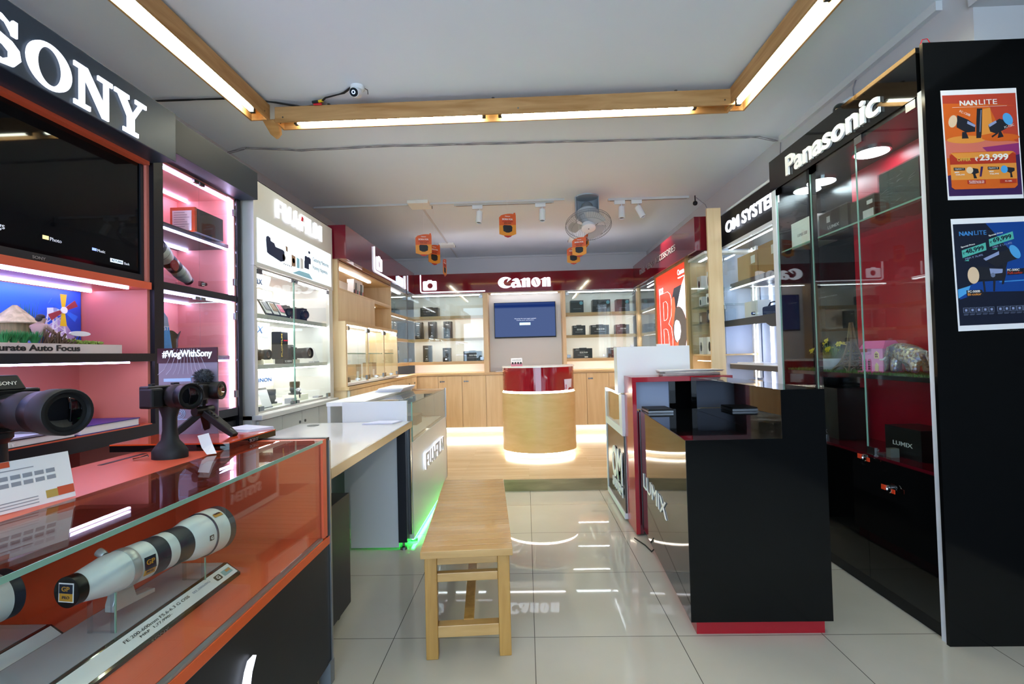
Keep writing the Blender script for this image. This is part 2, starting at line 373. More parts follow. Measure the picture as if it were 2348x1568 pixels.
def sky_panel():
    m_, n, l, b = newmat('blue_backdrop')
    tc = n.new('ShaderNodeTexCoord'); sx = n.new('ShaderNodeSeparateXYZ'); l.new(tc.outputs['Generated'], sx.inputs[0])
    cr = n.new('ShaderNodeValToRGB'); e = cr.color_ramp.elements; e[0].color = lin('2a9fe8'); e[1].color = lin('1f58d8'); e[0].position = 0.5
    l.new(sx.outputs[1], cr.inputs[0]); l.new(cr.outputs[0], b.inputs['Base Color']); b.inputs['Roughness'].default_value = 0.5
sky_panel()
bd = bx('printed_backdrop', 'blue_backdrop', U, XB, XB + .012, -0.2, 2.04, 1.24, 1.512)
mat('mountain', 'b9b4dd', 0.7)
mt = [(1.74, 1.245), (1.78, 1.29), (1.83, 1.345), (1.865, 1.375), (1.885, 1.355), (1.93, 1.385), (1.95, 1.40), (1.975, 1.365), (2.0, 1.33), (2.03, 1.29), (2.037, 1.245)]
MB().prism([(y, z) for y, z in mt], 'x', XB + .012, XB + .014).build('printed_mountain', 'mountain', bd)
sh = bx('shelf', 'black_lam', U, XB, XF, -0.2, 2.06, 1.208, 1.241)
bx('light_strip', 'led_cool', U, -1.66, -1.648, -0.2, 1.985, 1.201, 1.208)
s2 = bx('shelf', 'black_lam', U, XB, XF, -0.2, 2.06, 0.888, 0.94)
bx('shelf_top', 'orange', U, XB, XF - .002, -0.2, 2.045, 0.94, 0.944)
m = MB(); m.box(XB, XF - .05, -0.2, 2.06, 0.0, 0.70); m.build('base_cabinet', 'black_lam', U)

# television
T = thing('television', 'large black television on the orange wall unit, dark menu screen', 'television', (-1.68, 1.2, 1.55))
TX0 = -1.63
bx('casing', 'black_matt', T, -1.70, TX0 - .021, 0.90, 2.035, 1.552, 2.075)
mat('tv_screen', '07090c', 0.03, spec=.22)
fr = MB(); fr.box(TX0 - .02, TX0, 0.9, 2.04, 1.548, 1.578); fr.box(TX0 - .02, TX0, 0.9, 2.04, 2.07, 2.082); fr.box(TX0 - .02, TX0, 2.026, 2.04, 1.578, 2.07); fr.box(TX0 - .02, TX0, 0.9, 0.914, 1.578, 2.07)
b = fr.build('bezel', 'charcoal', T)
scn = bx('screen', 'tv_screen', T, TX0 - .02, TX0 - .006, 0.914, 2.026, 1.578, 2.07)
sp = MB(); sp.box(TX0 - .03, TX0 - .004, 1.50, 1.66, 1.537, 1.548); sp.build('sensor_bar', 'charcoal', T)
txt(b, 'SONY', 'alu', (TX0 + .001, 1.588, 1.563), LW, 0.045, 0.010, 0.001, 0.01)
emit('menu_yellow', 'd8b23c', 0.9); emit('menu_blue', '3f6ff0', 1.0); emit('menu_text', '8a93a8', 0.45); emit('menu_key', 'bcd6ee', 0.9)
SX = TX0 - .005
def menu(y, z, wid, body, m_): txt(scn, body, m_, (SX, y, z), LW, wid, None, 0.0008, anchor='l')
MB().box(SX - .001, SX, 1.607, 1.628, 1.633, 1.646).build('menu_icon', 'menu_yellow', scn)
menu(1.632, 1.638, 0.042, 'Photo', 'menu_text')
MB().box(SX - .001, SX, 1.797, 1.816, 1.634, 1.644).build('menu_icon', 'menu_blue', scn)
menu(1.819, 1.638, 0.034, 'Music', 'menu_text'); menu(1.40, 1.640, 0.085, 'Settings', 'menu_text')
MB().box(SX - .001, SX, 1.878, 1.938, 1.605, 1.620).build('menu_icon', 'menu_key', scn)
txt(scn, 'RETURN', 'ink', (SX + .0008, 1.908, 1.6125), LW, 0.05, 0.009, 0.0006, 0.01); menu(1.944, 1.611, 0.026, 'Back', 'menu_text')

# diorama on the upper shelf
D = thing('display_plinth', 'long white plinth board on the black shelf below the television, bold black lettering', 'display plinth', (-1.7, 1.5, 1.241))
mat('plinth_white', 'd8cbc9', 0.5)
pb = bx('board', 'plinth_white', D, -1.82, -1.605, 0.9, 1.895, 1.241, 1.275)
txt(D, 'Fast and Accurate Auto Focus', 'ink', (-1.6045, 1.712, 1.2595), LW, 0.47, 0.021, 0.001, 0.03, anchor='r')
TZ = 1.275
hut = thing('toy_hut', 'round toy hut with conical thatched roof on the plinth below the television', 'toy hut', (-1.77, 1.641, TZ))
wood('hut_wall', '9a8a62', '6a6348', 6, (14, 14, 1), 0.8); wood('thatch', 'd2cda6', '9c9a78', 5, (9, 9, 2), 0.85)
MB().lathe((-1.77, 1.641, TZ), (-1.77, 1.641, TZ + .082), [(0, .047), (1, .047)], 28).build('wall', 'hut_wall', hut, smooth=True)
MB().lathe((-1.77, 1.641, TZ + .074), (-1.77, 1.641, TZ + .138), [(0, .064), (0.05, .066), (1, .006)], 22).build('roof', 'thatch', hut)
bx('doorway', 'black_matt', hut, -1.735, -1.721, 1.648, 1.668, TZ, TZ + .058)
wm = thing('toy_windmill', 'white lattice toy windmill with yellow, red and blue sails', 'toy windmill', (-1.76, 1.775, TZ))
mat('toy_white', 'e9edf4', 0.4); mat('sail_yellow', 'e3bf1c', 0.45); mat('sail_red', '962d3c', 0.45); mat('sail_blue', '2368e6', 0.45)
m = MB(); wc = Vector((-1.76, 1.775, TZ))
for sx in (-1, 1):
    for sy in (-1, 1):
        m.tube([wc + Vector((sx * .02, sy * .030, 0)), wc + Vector((sx * .011, sy * .016, .115))], .0028, 5)
for sx in (-1, 1):
    for k in range(4):
        z0, z1 = k * .028, (k + 1) * .028; a0 = .030 - k * .0035; a1 = .030 - (k + 1) * .0035; q = sx * (.02 - .0022 * k)
        m.tube([wc + Vector((q, -a0, z0)), wc + Vector((q, a1, z1))], .0018, 4); m.tube([wc + Vector((q, a0, z0)), wc + Vector((q, -a1, z1))], .0018, 4)
m.box(-1.772, -1.748, 1.757, 1.793, TZ + .113, TZ + .140)
m.build('tower', 'toy_white', wm)
hub = Vector((-1.738, 1.785, TZ + .132))
MB().cyl(hub - Vector((.02, 0, 0)), hub + Vector((.006, 0, 0)), .0125, n=18).build('hub', 'toy_white', wm)
for k in range(6):
    a = math.radians(90 + 60 * k); d = Vector((0, math.cos(a), math.sin(a))); p = Vector((0, -math.sin(a), math.cos(a)))
    c = [hub + d * .012 - p * .006, hub + d * .060 - p * .0125, hub + d * .060 + p * .0125, hub + d * .012 + p * .006]
    MB().slab([tuple(q) for q in c], (1, 0, 0), .0025).build('sail', ('sail_yellow', 'sail_blue', 'sail_red')[k % 3], wm)
def skin_fig(name, nodes, edges, m_, parent, sub=2):
    me = bpy.data.meshes.new(name); L = rootloc(parent)
    me.from_pydata([(p[0] - L.x, p[1] - L.y, p[2] - L.z) for p, r in nodes], edges, []); o = bpy.data.objects.new(name, me); COL.objects.link(o); o.parent = parent
    me.materials.append(MATS[m_]); o.modifiers.new('skin', 'SKIN'); ly = me.skin_vertices[0] if me.skin_vertices else None
    if ly is None:
        bm = bmesh.new(); bm.from_mesh(me); bm.verts.layers.skin.verify(); bm.to_mesh(me); bm.free(); ly = me.skin_vertices[0]
    for i, (p, r) in enumerate(nodes): ly.data[i].radius = (r, r); ly.data[i].use_root = (i == 0)
    s = o.modifiers.new('sub', 'SUBSURF'); s.levels = sub; s.render_levels = sub
    dg = bpy.context.evaluated_depsgraph_get(); dg.update(); ev = bpy.data.meshes.new_from_object(o.evaluated_get(dg))
    o.modifiers.clear(); o.data = ev
    for p in ev.polygons: p.use_smooth = True
    return o
fg = thing('figurine', 'small seated man figurine with bare chest in front of the hut', 'figurine', (-1.66, 1.622, TZ))
mat('clay_skin', 'a58a80', 0.6); mat('clay_hair', '2b2a33', 0.7); mat('clay_cloth', '4f6fae', 0.7)
def fp(y, z, x=0): return (-1.66 + x, 1.622 + y, TZ + z)
nd = [(fp(-.01, .012), .016), (fp(-.006, .036), .015), (fp(-.003, .056), .017), (fp(.002, .070), .0075), (fp(.006, .082), .0125), (fp(.006, .092), .010),
      (fp(.0, .060, .020), .008), (fp(.022, .042, .022), .0062), (fp(.044, .032, .014), .0055), (fp(.052, .031, .008), .005),
      (fp(-.012, .060, -.020), .008), (fp(.010, .040, -.022), .0062), (fp(.036, .030, -.010), .0055),
      (fp(.020, .014, .012), .010), (fp(.046, .022, .014), .0075), (fp(.058, .005, .012), .006), (fp(.068, .004, .012), .005),
      (fp(.020, .012, -.012), .010), (fp(.048, .016, -.014), .0075), (fp(.062, .004, -.012), .006)]
ed = [(0, 1), (1, 2), (2, 3), (3, 4), (4, 5), (2, 6), (6, 7), (7, 8), (8, 9), (2, 10), (10, 11), (11, 12), (0, 13), (13, 14), (14, 15), (15, 16), (0, 17), (17, 18), (18, 19)]
body = skin_fig('body', nd, ed, 'clay_skin', fg)
m = MB(); m.ball(fp(.002, .0935), .0118, 14, (1, 1.05, .75)); m.ball(fp(-.005, .086), .010, 12); m.build('hair', 'clay_hair', fg, smooth=True)
m = MB(); m.ball(fp(.0178, .083, .0), .0032, 10); m.build('nose', 'clay_skin', fg, smooth=True)
m = MB(); m.ball(fp(.017, .0868, .0048), .0016, 8); m.ball(fp(.0175, .0868, -.0048), .0016, 8); m.ball(fp(.0168, .0768, 0), .0036, 8, (1, .6, .35)); m.build('face_features', 'clay_hair', fg)
m = MB(); m.lathe(fp(-.012, .0), fp(-.010, .028), [(0, .022), (.5, .021), (1, .017)], 16); m.build('loincloth', 'clay_cloth', fg, smooth=True)
mat('brushwood', '5b4836', 0.9, var=0.3, scale=60)
bw = MB(); rr = random.Random(3)
for i in range(26):
    y = 1.60 + .11 * i / 26; x = -1.63 + rr.uniform(-.012, .012); h = .045 * (1 - i / 30) + rr.uniform(-.005, .012)
    bw.tube([(x, y, TZ), (x + rr.uniform(-.006, .006), y + rr.uniform(-.012, .03), TZ + max(h, .012))], .0022, 5)
for i in range(8): bw.tube([(-1.632, 1.61 + .009 * i, TZ + .004 + .003 * (i % 3)), (-1.634, 1.665 + .009 * i, TZ + .006)], .003, 5)
tag(bw.build('brushwood_fence', 'brushwood'), 'brown brushwood fence in front of the seated figurine', 'toy fence')
mat('toy_green', '2f8a4a', 0.6, var=0.3, scale=40); mat('toy_lime', '7d9a3a', 0.7, var=0.35, scale=50); mat('terracotta', 'c85a2a', 0.7)
def tuft(name, c, r, h, nn, m_, label, group, seed):
    rr = random.Random(seed); m = MB()
    for i in range(nn):
        a = rr.uniform(0, 2 * PI); q = r * rr.uniform(.15, 1)
        b0 = Vector(c) + Vector((math.cos(a) * q * .25, math.sin(a) * q * .25, 0)); t = Vector(c) + Vector((math.cos(a) * q, math.sin(a) * q, h * rr.uniform(.55, 1)))
        s = Vector((-math.sin(a), math.cos(a), 0)) * .0022
        m.slab([tuple(b0 - s), tuple(b0 + s), tuple(t)], (math.cos(a), math.sin(a), .3), .0006)
    return tag(m.build(name, m_), label, 'artificial plant', group)
places = ['leftmost, before the hut wall', 'second from the left, before the hut', 'by the doorway of the hut', 'before the knees of the seated figurine']
for i, y in enumerate((1.472, 1.500, 1.530, 1.566)):
    tuft('grass_tuft', (-1.622, y, TZ), .026, .042, 120, 'toy_green', 'green plastic grass tuft on the plinth, ' + places[i], 'grass tufts on the plinth', i)
tuft('reed_clump', (-1.80, 1.715, TZ), .030, .165, 60, 'toy_green', 'tall green reeds between the toy hut and the windmill', None, 9)
hd = MB(); rr = random.Random(5)
for i in range(240):
    y = 1.705 + .135 * rr.random(); x = -1.65 + rr.uniform(-.018, .018); z = TZ + rr.uniform(.003, .017 - (y - 1.705) * .05)
    hd.ball((x, y, z), .0042, 6)
tag(hd.build('toy_hedge', 'toy_lime'), 'low yellow-green hedge strip beside the brushwood fence', 'artificial plant')
sb_ = thing('toy_surfboard', 'small white surfboard tilted on a stand at the end of the plinth', 'toy surfboard', (-1.66, 1.772, TZ))
MB().prism([(1.772 + .042 * math.cos(t) , 1.316 + .0095 * math.sin(t)) for t in [2 * PI * i / 20 for i in range(20)]], 'x', -1.664, -1.658).build('board', 'toy_white', sb_)
MB().tube([(-1.66, 1.757, TZ), (-1.66, 1.772, 1.312)], .0015, 5).build('stand', 'black_matt', sb_)

# books and cards on the lower shelf
BZ = 0.944
def book(x0, x1, y0, y1, h, cover, label, rz=0):
    t = thing('book', label, 'book', ((x0 + x1) / 2, (y0 + y1) / 2, BZ)); 
    c = MB(); c.box(x0, x1, y0, y1, BZ + h - .003, BZ + h); c.box(x0, x1, y0, y1, BZ, BZ + .003); c.box(x0, x0 + .004, y0, y1, BZ, BZ + h); c.build('cover', cover, t)
    bx('pages', 'paper', t, x0 + .004, x1 - .004, y0 + .004, y1 - .003, BZ + .003, BZ + h - .003)
    t.rotation_euler = (0, 0, rz); return t
mat('book_blue', '2c2d86', 0.35); mat('book_black', '14141c', 0.3)
book(-1.84, -1.61, 1.72, 1.99, .032, 'book_blue', 'thick blue hardback lying at the right end of the lower shelf')
bk = book(-1.83, -1.608, 1.42, 1.70, .026, 'book_black', 'black hardback book with a pale blue printed cover on the lower shelf')
pr = MB().slab([(-1.80, 1.47, BZ + .0262), (-1.64, 1.45, BZ + .0262), (-1.65, 1.62, BZ + .0262), (-1.78, 1.60, BZ + .0262)], (0, 0, 1), .0006).build('printed_cover', 'paper_blue', bk)
txt(bk, 'SONY', 'paper', (-1.6075, 1.455, BZ + .012), LW, 0.08, 0.012, 0.0008)
cd_ = thing('card_box', 'pale leaflet box standing against the orange back of the lower shelf', 'leaflet box', (-1.82, 1.90, BZ))
bx('box', 'paper_blue', cd_, -1.88, -1.79, 1.66, 1.93, BZ, BZ + .082)
txt(cd_, 'SONY', 'ink', (-1.7895, 1.85, BZ + .066), LW, .05, .010, .0008); bx('printed_bar', 'ink', cd_, -1.79, -1.7893, 1.83, 1.88, BZ + .045, BZ + .055)

# ------------------------------------------------------------------ left: pink glass cabinet
G = thing('glass_display_cabinet', 'black framed cabinet glowing pink with glass doors, beside the television wall unit', 'display cabinet', (-1.65, 2.45, 0))
mat('orange_led_pink', 'e8948e', 0.5)  # orange lining with the pink cast of the violet LEDs in its colour
GX = -1.655
m = MB(); m.box(-2.03, -2.0, 2.115, 2.80, 0.0, 2.30); m.build('back_panel', 'orange_led_pink', G)
bx('side_panel', 'orange_led_pink', G, -2.0, GX - .012, 2.752, 2.765, 0.90, 2.16)
bx('side_panel', 'orange_led_pink', G, -2.0, GX - .012, 2.117, 2.13, 0.90, 2.16)
bx('side_post', 'black_lam', G, -2.03, GX, 2.765, 2.80, 0, 2.16)
bx('header', 'fascia_grey', G, -2.03, -1.55, 2.064, 2.80, 2.14, 2.298, bevel=.002)
bx('top_panel', 'orange_led_pink', G, -2.0, GX - .012, 2.13, 2.752, 2.128, 2.14)
for z0, z1, x1 in ((1.843, 1.868, -1.70), (1.537, 1.572, GX), (1.208, 1.232, -1.70), (0.89, 0.935, GX)):
    bx('shelf', 'charcoal', G, -2.0, x1, 2.13, 2.752, z0, z1)
m = MB(); m.box(-2.0, GX - .02, 2.13, 2.765, 0.0, 0.86); m.build('base_cabinet', 'black_lam', G)
for z in (2.118, 1.833, 1.528, 1.199):
    bx('light_strip', 'led_cool', G, -1.70, -1.69, 2.135, 2.745, z, z + .009)
    bx('light_strip', 'led_cool', G, -1.94, -1.93, 2.135, 2.745, z, z + .007)
for z0, z1 in ((1.572, 1.843), (1.868, 2.125), (0.935, 1.208), (1.232, 1.537)):
    bx('light_strip', 'led_cool', G, -1.688, -1.678, 2.728, 2.740, z0, z1)
for y0, y1 in ((2.13, 2.437), (2.441, 2.755)):
    for z0, z1 in ((1.575, 2.125), (0.938, 1.53)):
        d = bx('glass_door', GLASS, G, GX - .006, GX, y0, y1, z0, z1)
        ye = y0 + .012 if y0 < 2.3 else y1 - .012
        for z in (z0 + .075, z1 - .075):
            MB().box(GX - .010, GX + .004, ye - .012, ye + .012, z - .02, z + .02).build('hinge', 'steel', d, bevel=.002)
        yc = y1 - .02 if y0 < 2.3 else y0 + .02
        MB().box(GX - .012, GX + .003, yc - .018, yc + .018, z1 - .016, z1).build('magnet_catch', 'steel', d)
m = MB(); m.box(GX, GX + .012, 2.425, 2.452, 1.585, 1.61); m.cyl((GX + .006, 2.455, 1.597), (GX + .022, 2.455, 1.597), .008); m.build('lock', 'chrome', G)
# its contents
c = thing('lens_carton', 'black and orange carton with a printed sheet on the top pink cabinet shelf', 'carton', (-1.74, 2.55, 1.868))
bx('box', 'charcoal', c, -1.80, -1.675, 2.445, 2.665, 1.868, 1.99); bx('end_panel', 'orange_gloss', c, -1.802, -1.673, 2.43, 2.445, 1.868, 1.992)
bx('spec_sheet', 'paper', c, -1.79, -1.69, 2.4285, 2.43, 1.872, 1.975)
for i in range(7): bx('printed_line', 'grey_print', c, -1.782, -1.725 + .012 * (i % 3), 2.4278, 2.4285, 1.963 - i * .012, 1.966 - i * .012)
def white_lens(name, label, p0, p1, r0, r1, group=None, stickers=True):
    p0, p1 = Vector(p0), Vector(p1); t = thing(name, label, 'camera lens', tuple(p0), group)
    def seg(nm, m_, prof): MB().lathe(p0, p1, prof, 40).build(nm, m_, t, smooth=True)
    mat('lens_white', 'd9dcdc', 0.32); mat('lens_ring', '1d2534', 0.45); mat('lens_silver', 'b9babb', 0.3, metal=0.5)
    R = lambda q: r0 + (r1 - r0) * q
    seg('mount_cap', 'cam_black', [(0, R(-.02)), (.0, R(.02)), (.05, R(.02)), (.05, R(0))])
    seg('mount_barrel', 'lens_white', [(.05, R(0)), (.09, R(.12)), (.19, R(.40)), (.22, R(.43)), (.27, R(.43))])
    seg('collar', 'lens_silver', [(.27, R(.46)), (.275, R(.48)), (.315, R(.48)), (.32, R(.46))])
    seg('barrel', 'lens_white', [(.32, R(.44)), (.42, R(.44)), (.42, R(.40))])
    seg('zoom_ring', 'lens_ring', [(.42, R(.42)), (.42, R(.45)), (.51, R(.45)), (.51, R(.42))])
    seg('barrel_band', 'lens_white', [(.51, R(.46)), (.575, R(.46))])
    seg('focus_ring', 'lens_ring', [(.575, R(.49)), (.58, R(.50)), (.68, R(.50)), (.685, R(.49))])
    seg('front_barrel', 'lens_white', [(.685, R(.52)), (.72, R(.64)), (.76, R(.80)), (.84, R(.84))])
    seg('hood', 'lens_white', [(.847, R(.90)), (.847, R(.95)), (.95, R(.97))])
    seg('hood_seam', 'lens_ring', [(.838, R(.90)), (.840, R(.945)), (.847, R(.945)), (.849, R(.90))])
    seg('hood_rim', 'lens_ring', [(.95, R(.975)), (1.0, R(1.0)), (1.0, R(.80)), (.93, R(.7)), (.93, R(0))])
    return t
wl = white_lens('white_telephoto_lens', 'white zoom lens with black rings leaning on a stand inside the pink cabinet', (-1.76, 2.505, 1.625), (-1.735, 2.235, 1.745), .024, .048)
mat('tag_red', '8a2436', 0.5); st_ = MB(); st_.lathe((-1.688, 2.30, 1.668), (-1.682, 2.30, 1.668), [(0, .026), (1, .026)], 24); st_.build('round_tag', 'tag_red', wl)
ls = thing('lens_stand', 'clear acrylic stand under the white lens inside the pink cabinet', 'display stand', (-1.77, 2.25, 1.572))
m = MB(); m.box(-1.83, -1.70, 2.22, 2.54, 1.572, 1.578); m.box(-1.80, -1.70, 2.33, 2.335, 1.578, 1.655); m.box(-1.80, -1.72, 2.46, 2.465, 1.578, 1.613); m.build('plate', ACRYL, ls)
ps = thing('card_poster', 'blue standing advert for rugged memory cards inside the pink cabinet', 'advert card', (-1.75, 2.24, 1.232))
mat('poster_blue', '2d8fd6', 0.4); mat('poster_grey', '8d96a4', 0.4); mat('card_yellow', 'd0c93a', 0.5)
pc = MB(); q = [(2.135, 1.232), (2.372, 1.232), (2.335, 1.42), (2.30, 1.455), (2.135, 1.475)]
pc.prism(q, 'x', -1.752, -1.748).build('card', 'poster_blue', ps)
MB().prism([(2.255, 1.45), (2.30, 1.452), (2.333, 1.42), (2.345, 1.375), (2.25, 1.385)], 'x', -1.748, -1.7475).build('printed_shape', 'poster_grey', ps)
txt(ps, 'WATER', 'paper', (-1.747, 2.19, 1.393), LW, .10, .020, .001, .02); txt(ps, '+DUST', 'paper', (-1.747, 2.29, 1.367), LW, .10, .020, .001, .02)
for i, y in enumerate((2.165, 2.235)):
    k = MB().prism([(y, 1.25), (y + .055, 1.24), (y + .045, 1.305), (y - .012, 1.31)], 'x', -1.7475, -1.746).build('printed_card', 'charcoal', ps)
    MB().prism([(y + .002, 1.285), (y + .044, 1.281), (y + .041, 1.301), (y - .004, 1.304)], 'x', -1.746, -1.7455).build('yellow_label', 'card_yellow', k)
bl = thing('wide_lens', 'black lens with petal hood standing behind the memory card advert', 'camera lens', (-1.82, 2.44, 1.232))
MB().lathe((-1.82, 2.44, 1.232), (-1.82, 2.44, 1.322), [(0, .034), (.1, .036), (.5, .036), (.55, .038), (.9, .038), (1, .040)], 30).build('barrel', 'cam_black', bl, smooth=True)
m = MB(); nn = 48; v = []; f = []
for i in range(nn):
    a = 2 * PI * i / nn; h = .040 - .020 * (0.5 + .5 * math.cos(4 * a)) ** 1.2
    for r, z in ((.040, 1.322), (.050, 1.322 + h), (.048, 1.322 + h), (.038, 1.322)): v.append((-1.82 + r * math.cos(a), 2.44 + r * math.sin(a), z))
for i in range(nn):
    j = (i + 1) % nn
    for k in range(4): f.append((i * 4 + k, j * 4 + k, j * 4 + (k + 1) % 4, i * 4 + (k + 1) % 4))
m.add(v, f).build('petal_hood', 'cam_matt', bl, smooth=True)

# ------------------------------------------------------------------ foreground display counter (orange, glass front)
K = thing('glass_counter', 'long orange and black counter with glass top and front, lit letter on its base', 'display counter', (-1.0, 1.0, 0))
CX, CB, CY0, CY1, CT = -0.745, -1.31, -0.3, 1.815, 0.905
bx('base', 'black_lam', K, CB, CX - .003, CY0, CY1, 0.085, 0.515, bevel=.002)
bx('trim', 'orange_trim', K, CB, CX, CY0, CY1, 0.515, 0.545, bevel=.002)
bx('display_floor', 'orange', K, CB + .02, CX - .022, CY0, CY1 - .06, 0.545, 0.552)
bx('back_panel', 'orange', K, CB, CB + .02, CY0, CY1, 0.545, CT - .02)
bx('end_panel', 'black_lam', K, CB, CX, CY1 - .028, CY1, 0.545, CT + .002)
bx('inner_end_panel', 'orange', K, CB + .02, CX, CY1 - .06, CY1 - .028, 0.552, CT)
bx('top_panel', 'orange', K, CB, -1.01, CY0, CY1 - .028, CT - .02, CT)
bx('cable_slot', 'black_matt', K, -1.262, -1.247, 1.40, 1.57, CT, CT + .0008)
bx('glass_top', GLASS, K, -1.01, CX - .001, CY0, CY1 - .06, CT - .008, CT)
bx('glass_edge', GEDGE, K, CX - .001, CX + .001, CY0, CY1 - .06, CT - .010, CT)
bx('front_glass', GLASS, K, CX - .014, CX - .008, CY0, CY1 - .06, 0.552, CT - .010)
bx('front_rail', 'alu', K, CX - .018, CX - .004, CY0, CY1 - .06, 0.545, 0.553)
bx('corner_strip', 'alu', K, CX - .002, CX + .003, CY1 - .008, CY1 + .004, 0.03, CT - .01)
MB().flat(ALPHA(), (CX + .002, 1.205, 0.322), *LW, .17, .20, .01).build('letter', 'sign_white', K)
for y in (1.72, 0.2):
    m = MB(); m.cyl((CX - .05, y - .012, .035), (CX - .05, y + .012, .035), .035, n=20); m.box(CX - .075, CX - .025, y - .018, y + .018, .06, .085); m.build('caster', 'rubber', K)
mat('corner_boot', '6f7479', 0.4); bx('corner_boot', 'corner_boot', K, CX - .04, CX + .004, CY1 - .03, CY1 + .006, 0.01, 0.09)

# lens on plinth inside the counter
def lens_plinth(name, label, dx, dy):
    t = thing(name, label, 'display plinth', (-1.0 + dx, 1.2 + dy, 0.552))
    y0, y1 = 0.70 + dy, 1.475 + dy
    MB().prism([(-1.075 + dx, 0.552), (-0.893 + dx, 0.552), (-0.893 + dx, 0.556), (-0.925 + dx, 0.582), (-1.075 + dx, 0.582)], 'y', y0, y1).build('body', 'black_gloss', t) if False else None
    m = MB(); pr_ = [(-1.075 + dx, 0.552), (-0.885 + dx, 0.552), (-0.885 + dx, 0.560), (-0.925 + dx, 0.588), (-1.075 + dx, 0.588)]
    v = [(x, y0, z) for x, z in pr_] + [(x, y1, z) for x, z in pr_]; n = 5
    m.add(v, [(4, 3, 2, 1, 0), (5, 6, 7, 8, 9)] + [(i, (i + 1) % n, n + (i + 1) % n, n + i) for i in range(n)]).build('base', 'black_gloss', t)
    mat('plinth_silver', 'b9bcc6', 0.05, metal=0.15, coat=.6)
    MB().slab([(-1.072 + dx, y0 + .003, .588), (-.935 + dx, y0 + .003, .588), (-.935 + dx, y1 - .003, .588), (-1.072 + dx, y1 - .003, .588)], (0, 0, 1), .001).build('top_sheet', 'plinth_silver', t)
    N = Vector((.028, 0, .040)).normalized()
    lab = MB().slab([(-.890 + dx, y0 + .02, .5642), (-.890 + dx, y1 - .006, .5642), (-.922 + dx, y1 - .006, .5870), (-.922 + dx, y0 + .02, .5870)], tuple(N), .0008).build('label_strip', 'paper', t)
    return t, lab, N, y0, y1
LP, lab, NN, ly0, ly1 = lens_plinth('lens_plinth', 'silver topped black plinth with a price strip, under the big white lens in the counter', 0, 0)
US = Vector((-.04, 0, .028)).normalized()
def strip(body, y, t, wid, h, m_='ink', anchor='l', bold=0.0):
    o = Vector((-.906, y, .5757)) + US * t + NN * .001
    MB().flat(TX(body, bold), o, (0, 1, 0), US, wid, h, .0006, anchor).build('lettering', m_, lab)
strip('FE 200-600mm F5.6-6.3 G OSS', 1.075, .006, .21, .0075); strip('MRP  1,77,990/-', 1.11, -.006, .10, .007); mat('faint_ink', '9a9eb0', .7); strip('SEL200600G', 1.30, .006, .07, .006, 'faint_ink')
b_ = MB().flat(SHAPE('gbox', [rrect(0, 22, 0, 22, 4)]), Vector((-.906, 1.40, .5757)) + NN * .001, (0, 1, 0), US, .026, .018, .0006).build('badge', 'ink', lab)
MB().flat(TX('G', .02), Vector((-.906, 1.40, .5757)) + NN * .0018, (0, 1, 0), US, .012, .011, .0006).build('lettering', 'paper', lab)
mat('print_teal', '8fb0b4', .6); mat('print_orange', 'c88a3c', .6)
MB().flat(SHAPE('sq', [rect(0, 1, 0, 1)]), Vector((-.906, 1.44, .5757)) + NN * .001, (0, 1, 0), US, .038, .018, .0006).build('printed_picture', 'print_teal', lab)
MB().flat(SHAPE('sq', [rect(0, 1, 0, 1)]), Vector((-.908, 1.447, .5772)) + NN * .0018, (0, 1, 0), US, .02, .008, .0006).build('printed_picture', 'print_orange', lab)
txt(LP, 'SONY', 'alu', (-.8848, 1.15, .5558), LW, .055, .006, .0006)
A0, A1 = Vector((-.992, 1.025, .716)), Vector((-.935, 1.445, .704))
WL = white_lens('white_telephoto_lens', 'big white zoom lens with two dark rings inside the front of the orange counter', A0, A1, .032, .0635, None)
ax = (A1 - A0).normalized()
def on_lens(tpos, r, ang, wid, h, m_, parent, key='sq', vf=None):
    c = A0 + (A1 - A0) * tpos; s0 = ax.cross(Vector((0, 0, 1))).normalized(); u0 = s0.cross(ax)
    n = s0 * math.cos(ang) + u0 * math.sin(ang); up = -s0 * math.sin(ang) + u0 * math.cos(ang)
    return MB().flat(vf or SHAPE('sq', [rect(0, 1, 0, 1)]), c + n * r, tuple(ax), tuple(up), wid, h, .0012).build('sticker', m_, parent)
mat('sticker_black', '1b2233', .4); mat('sticker_gold', 'c08a2c', .45)
R_ = lambda q: .032 + .0315 * q
s_ = on_lens(.365, R_(.45) + .0005, .12, .030, .030, 'sticker_black', WL); k_ = on_lens(.365, R_(.45) + .0012, -.32, .030, .016, 'sticker_gold', WL)
on_lens(.365, R_(.45) + .0019, .16, .022, .012, 'sticker_gold', s_, vf=TX('GP', .01)); on_lens(.365, R_(.45) + .0019, -.32, .018, .006, 'sticker_black', k_, vf=TX('PRO', .01))
gb = on_lens(.79, R_(.81) + .001, .05, .014, .014, 'ink', WL); on_lens(.79, R_(.81) + .002, .05, .008, .009, 'paper', gb, vf=TX('G', .02))
mb_ = on_lens(.90, R_(.965) + .0005, .95, .03, .011, 'sticker_gold', WL); on_lens(.90, R_(.965) + .0015, 1.02, .022, .005, 'ink', mb_, vf=TX('MASTER', .01))
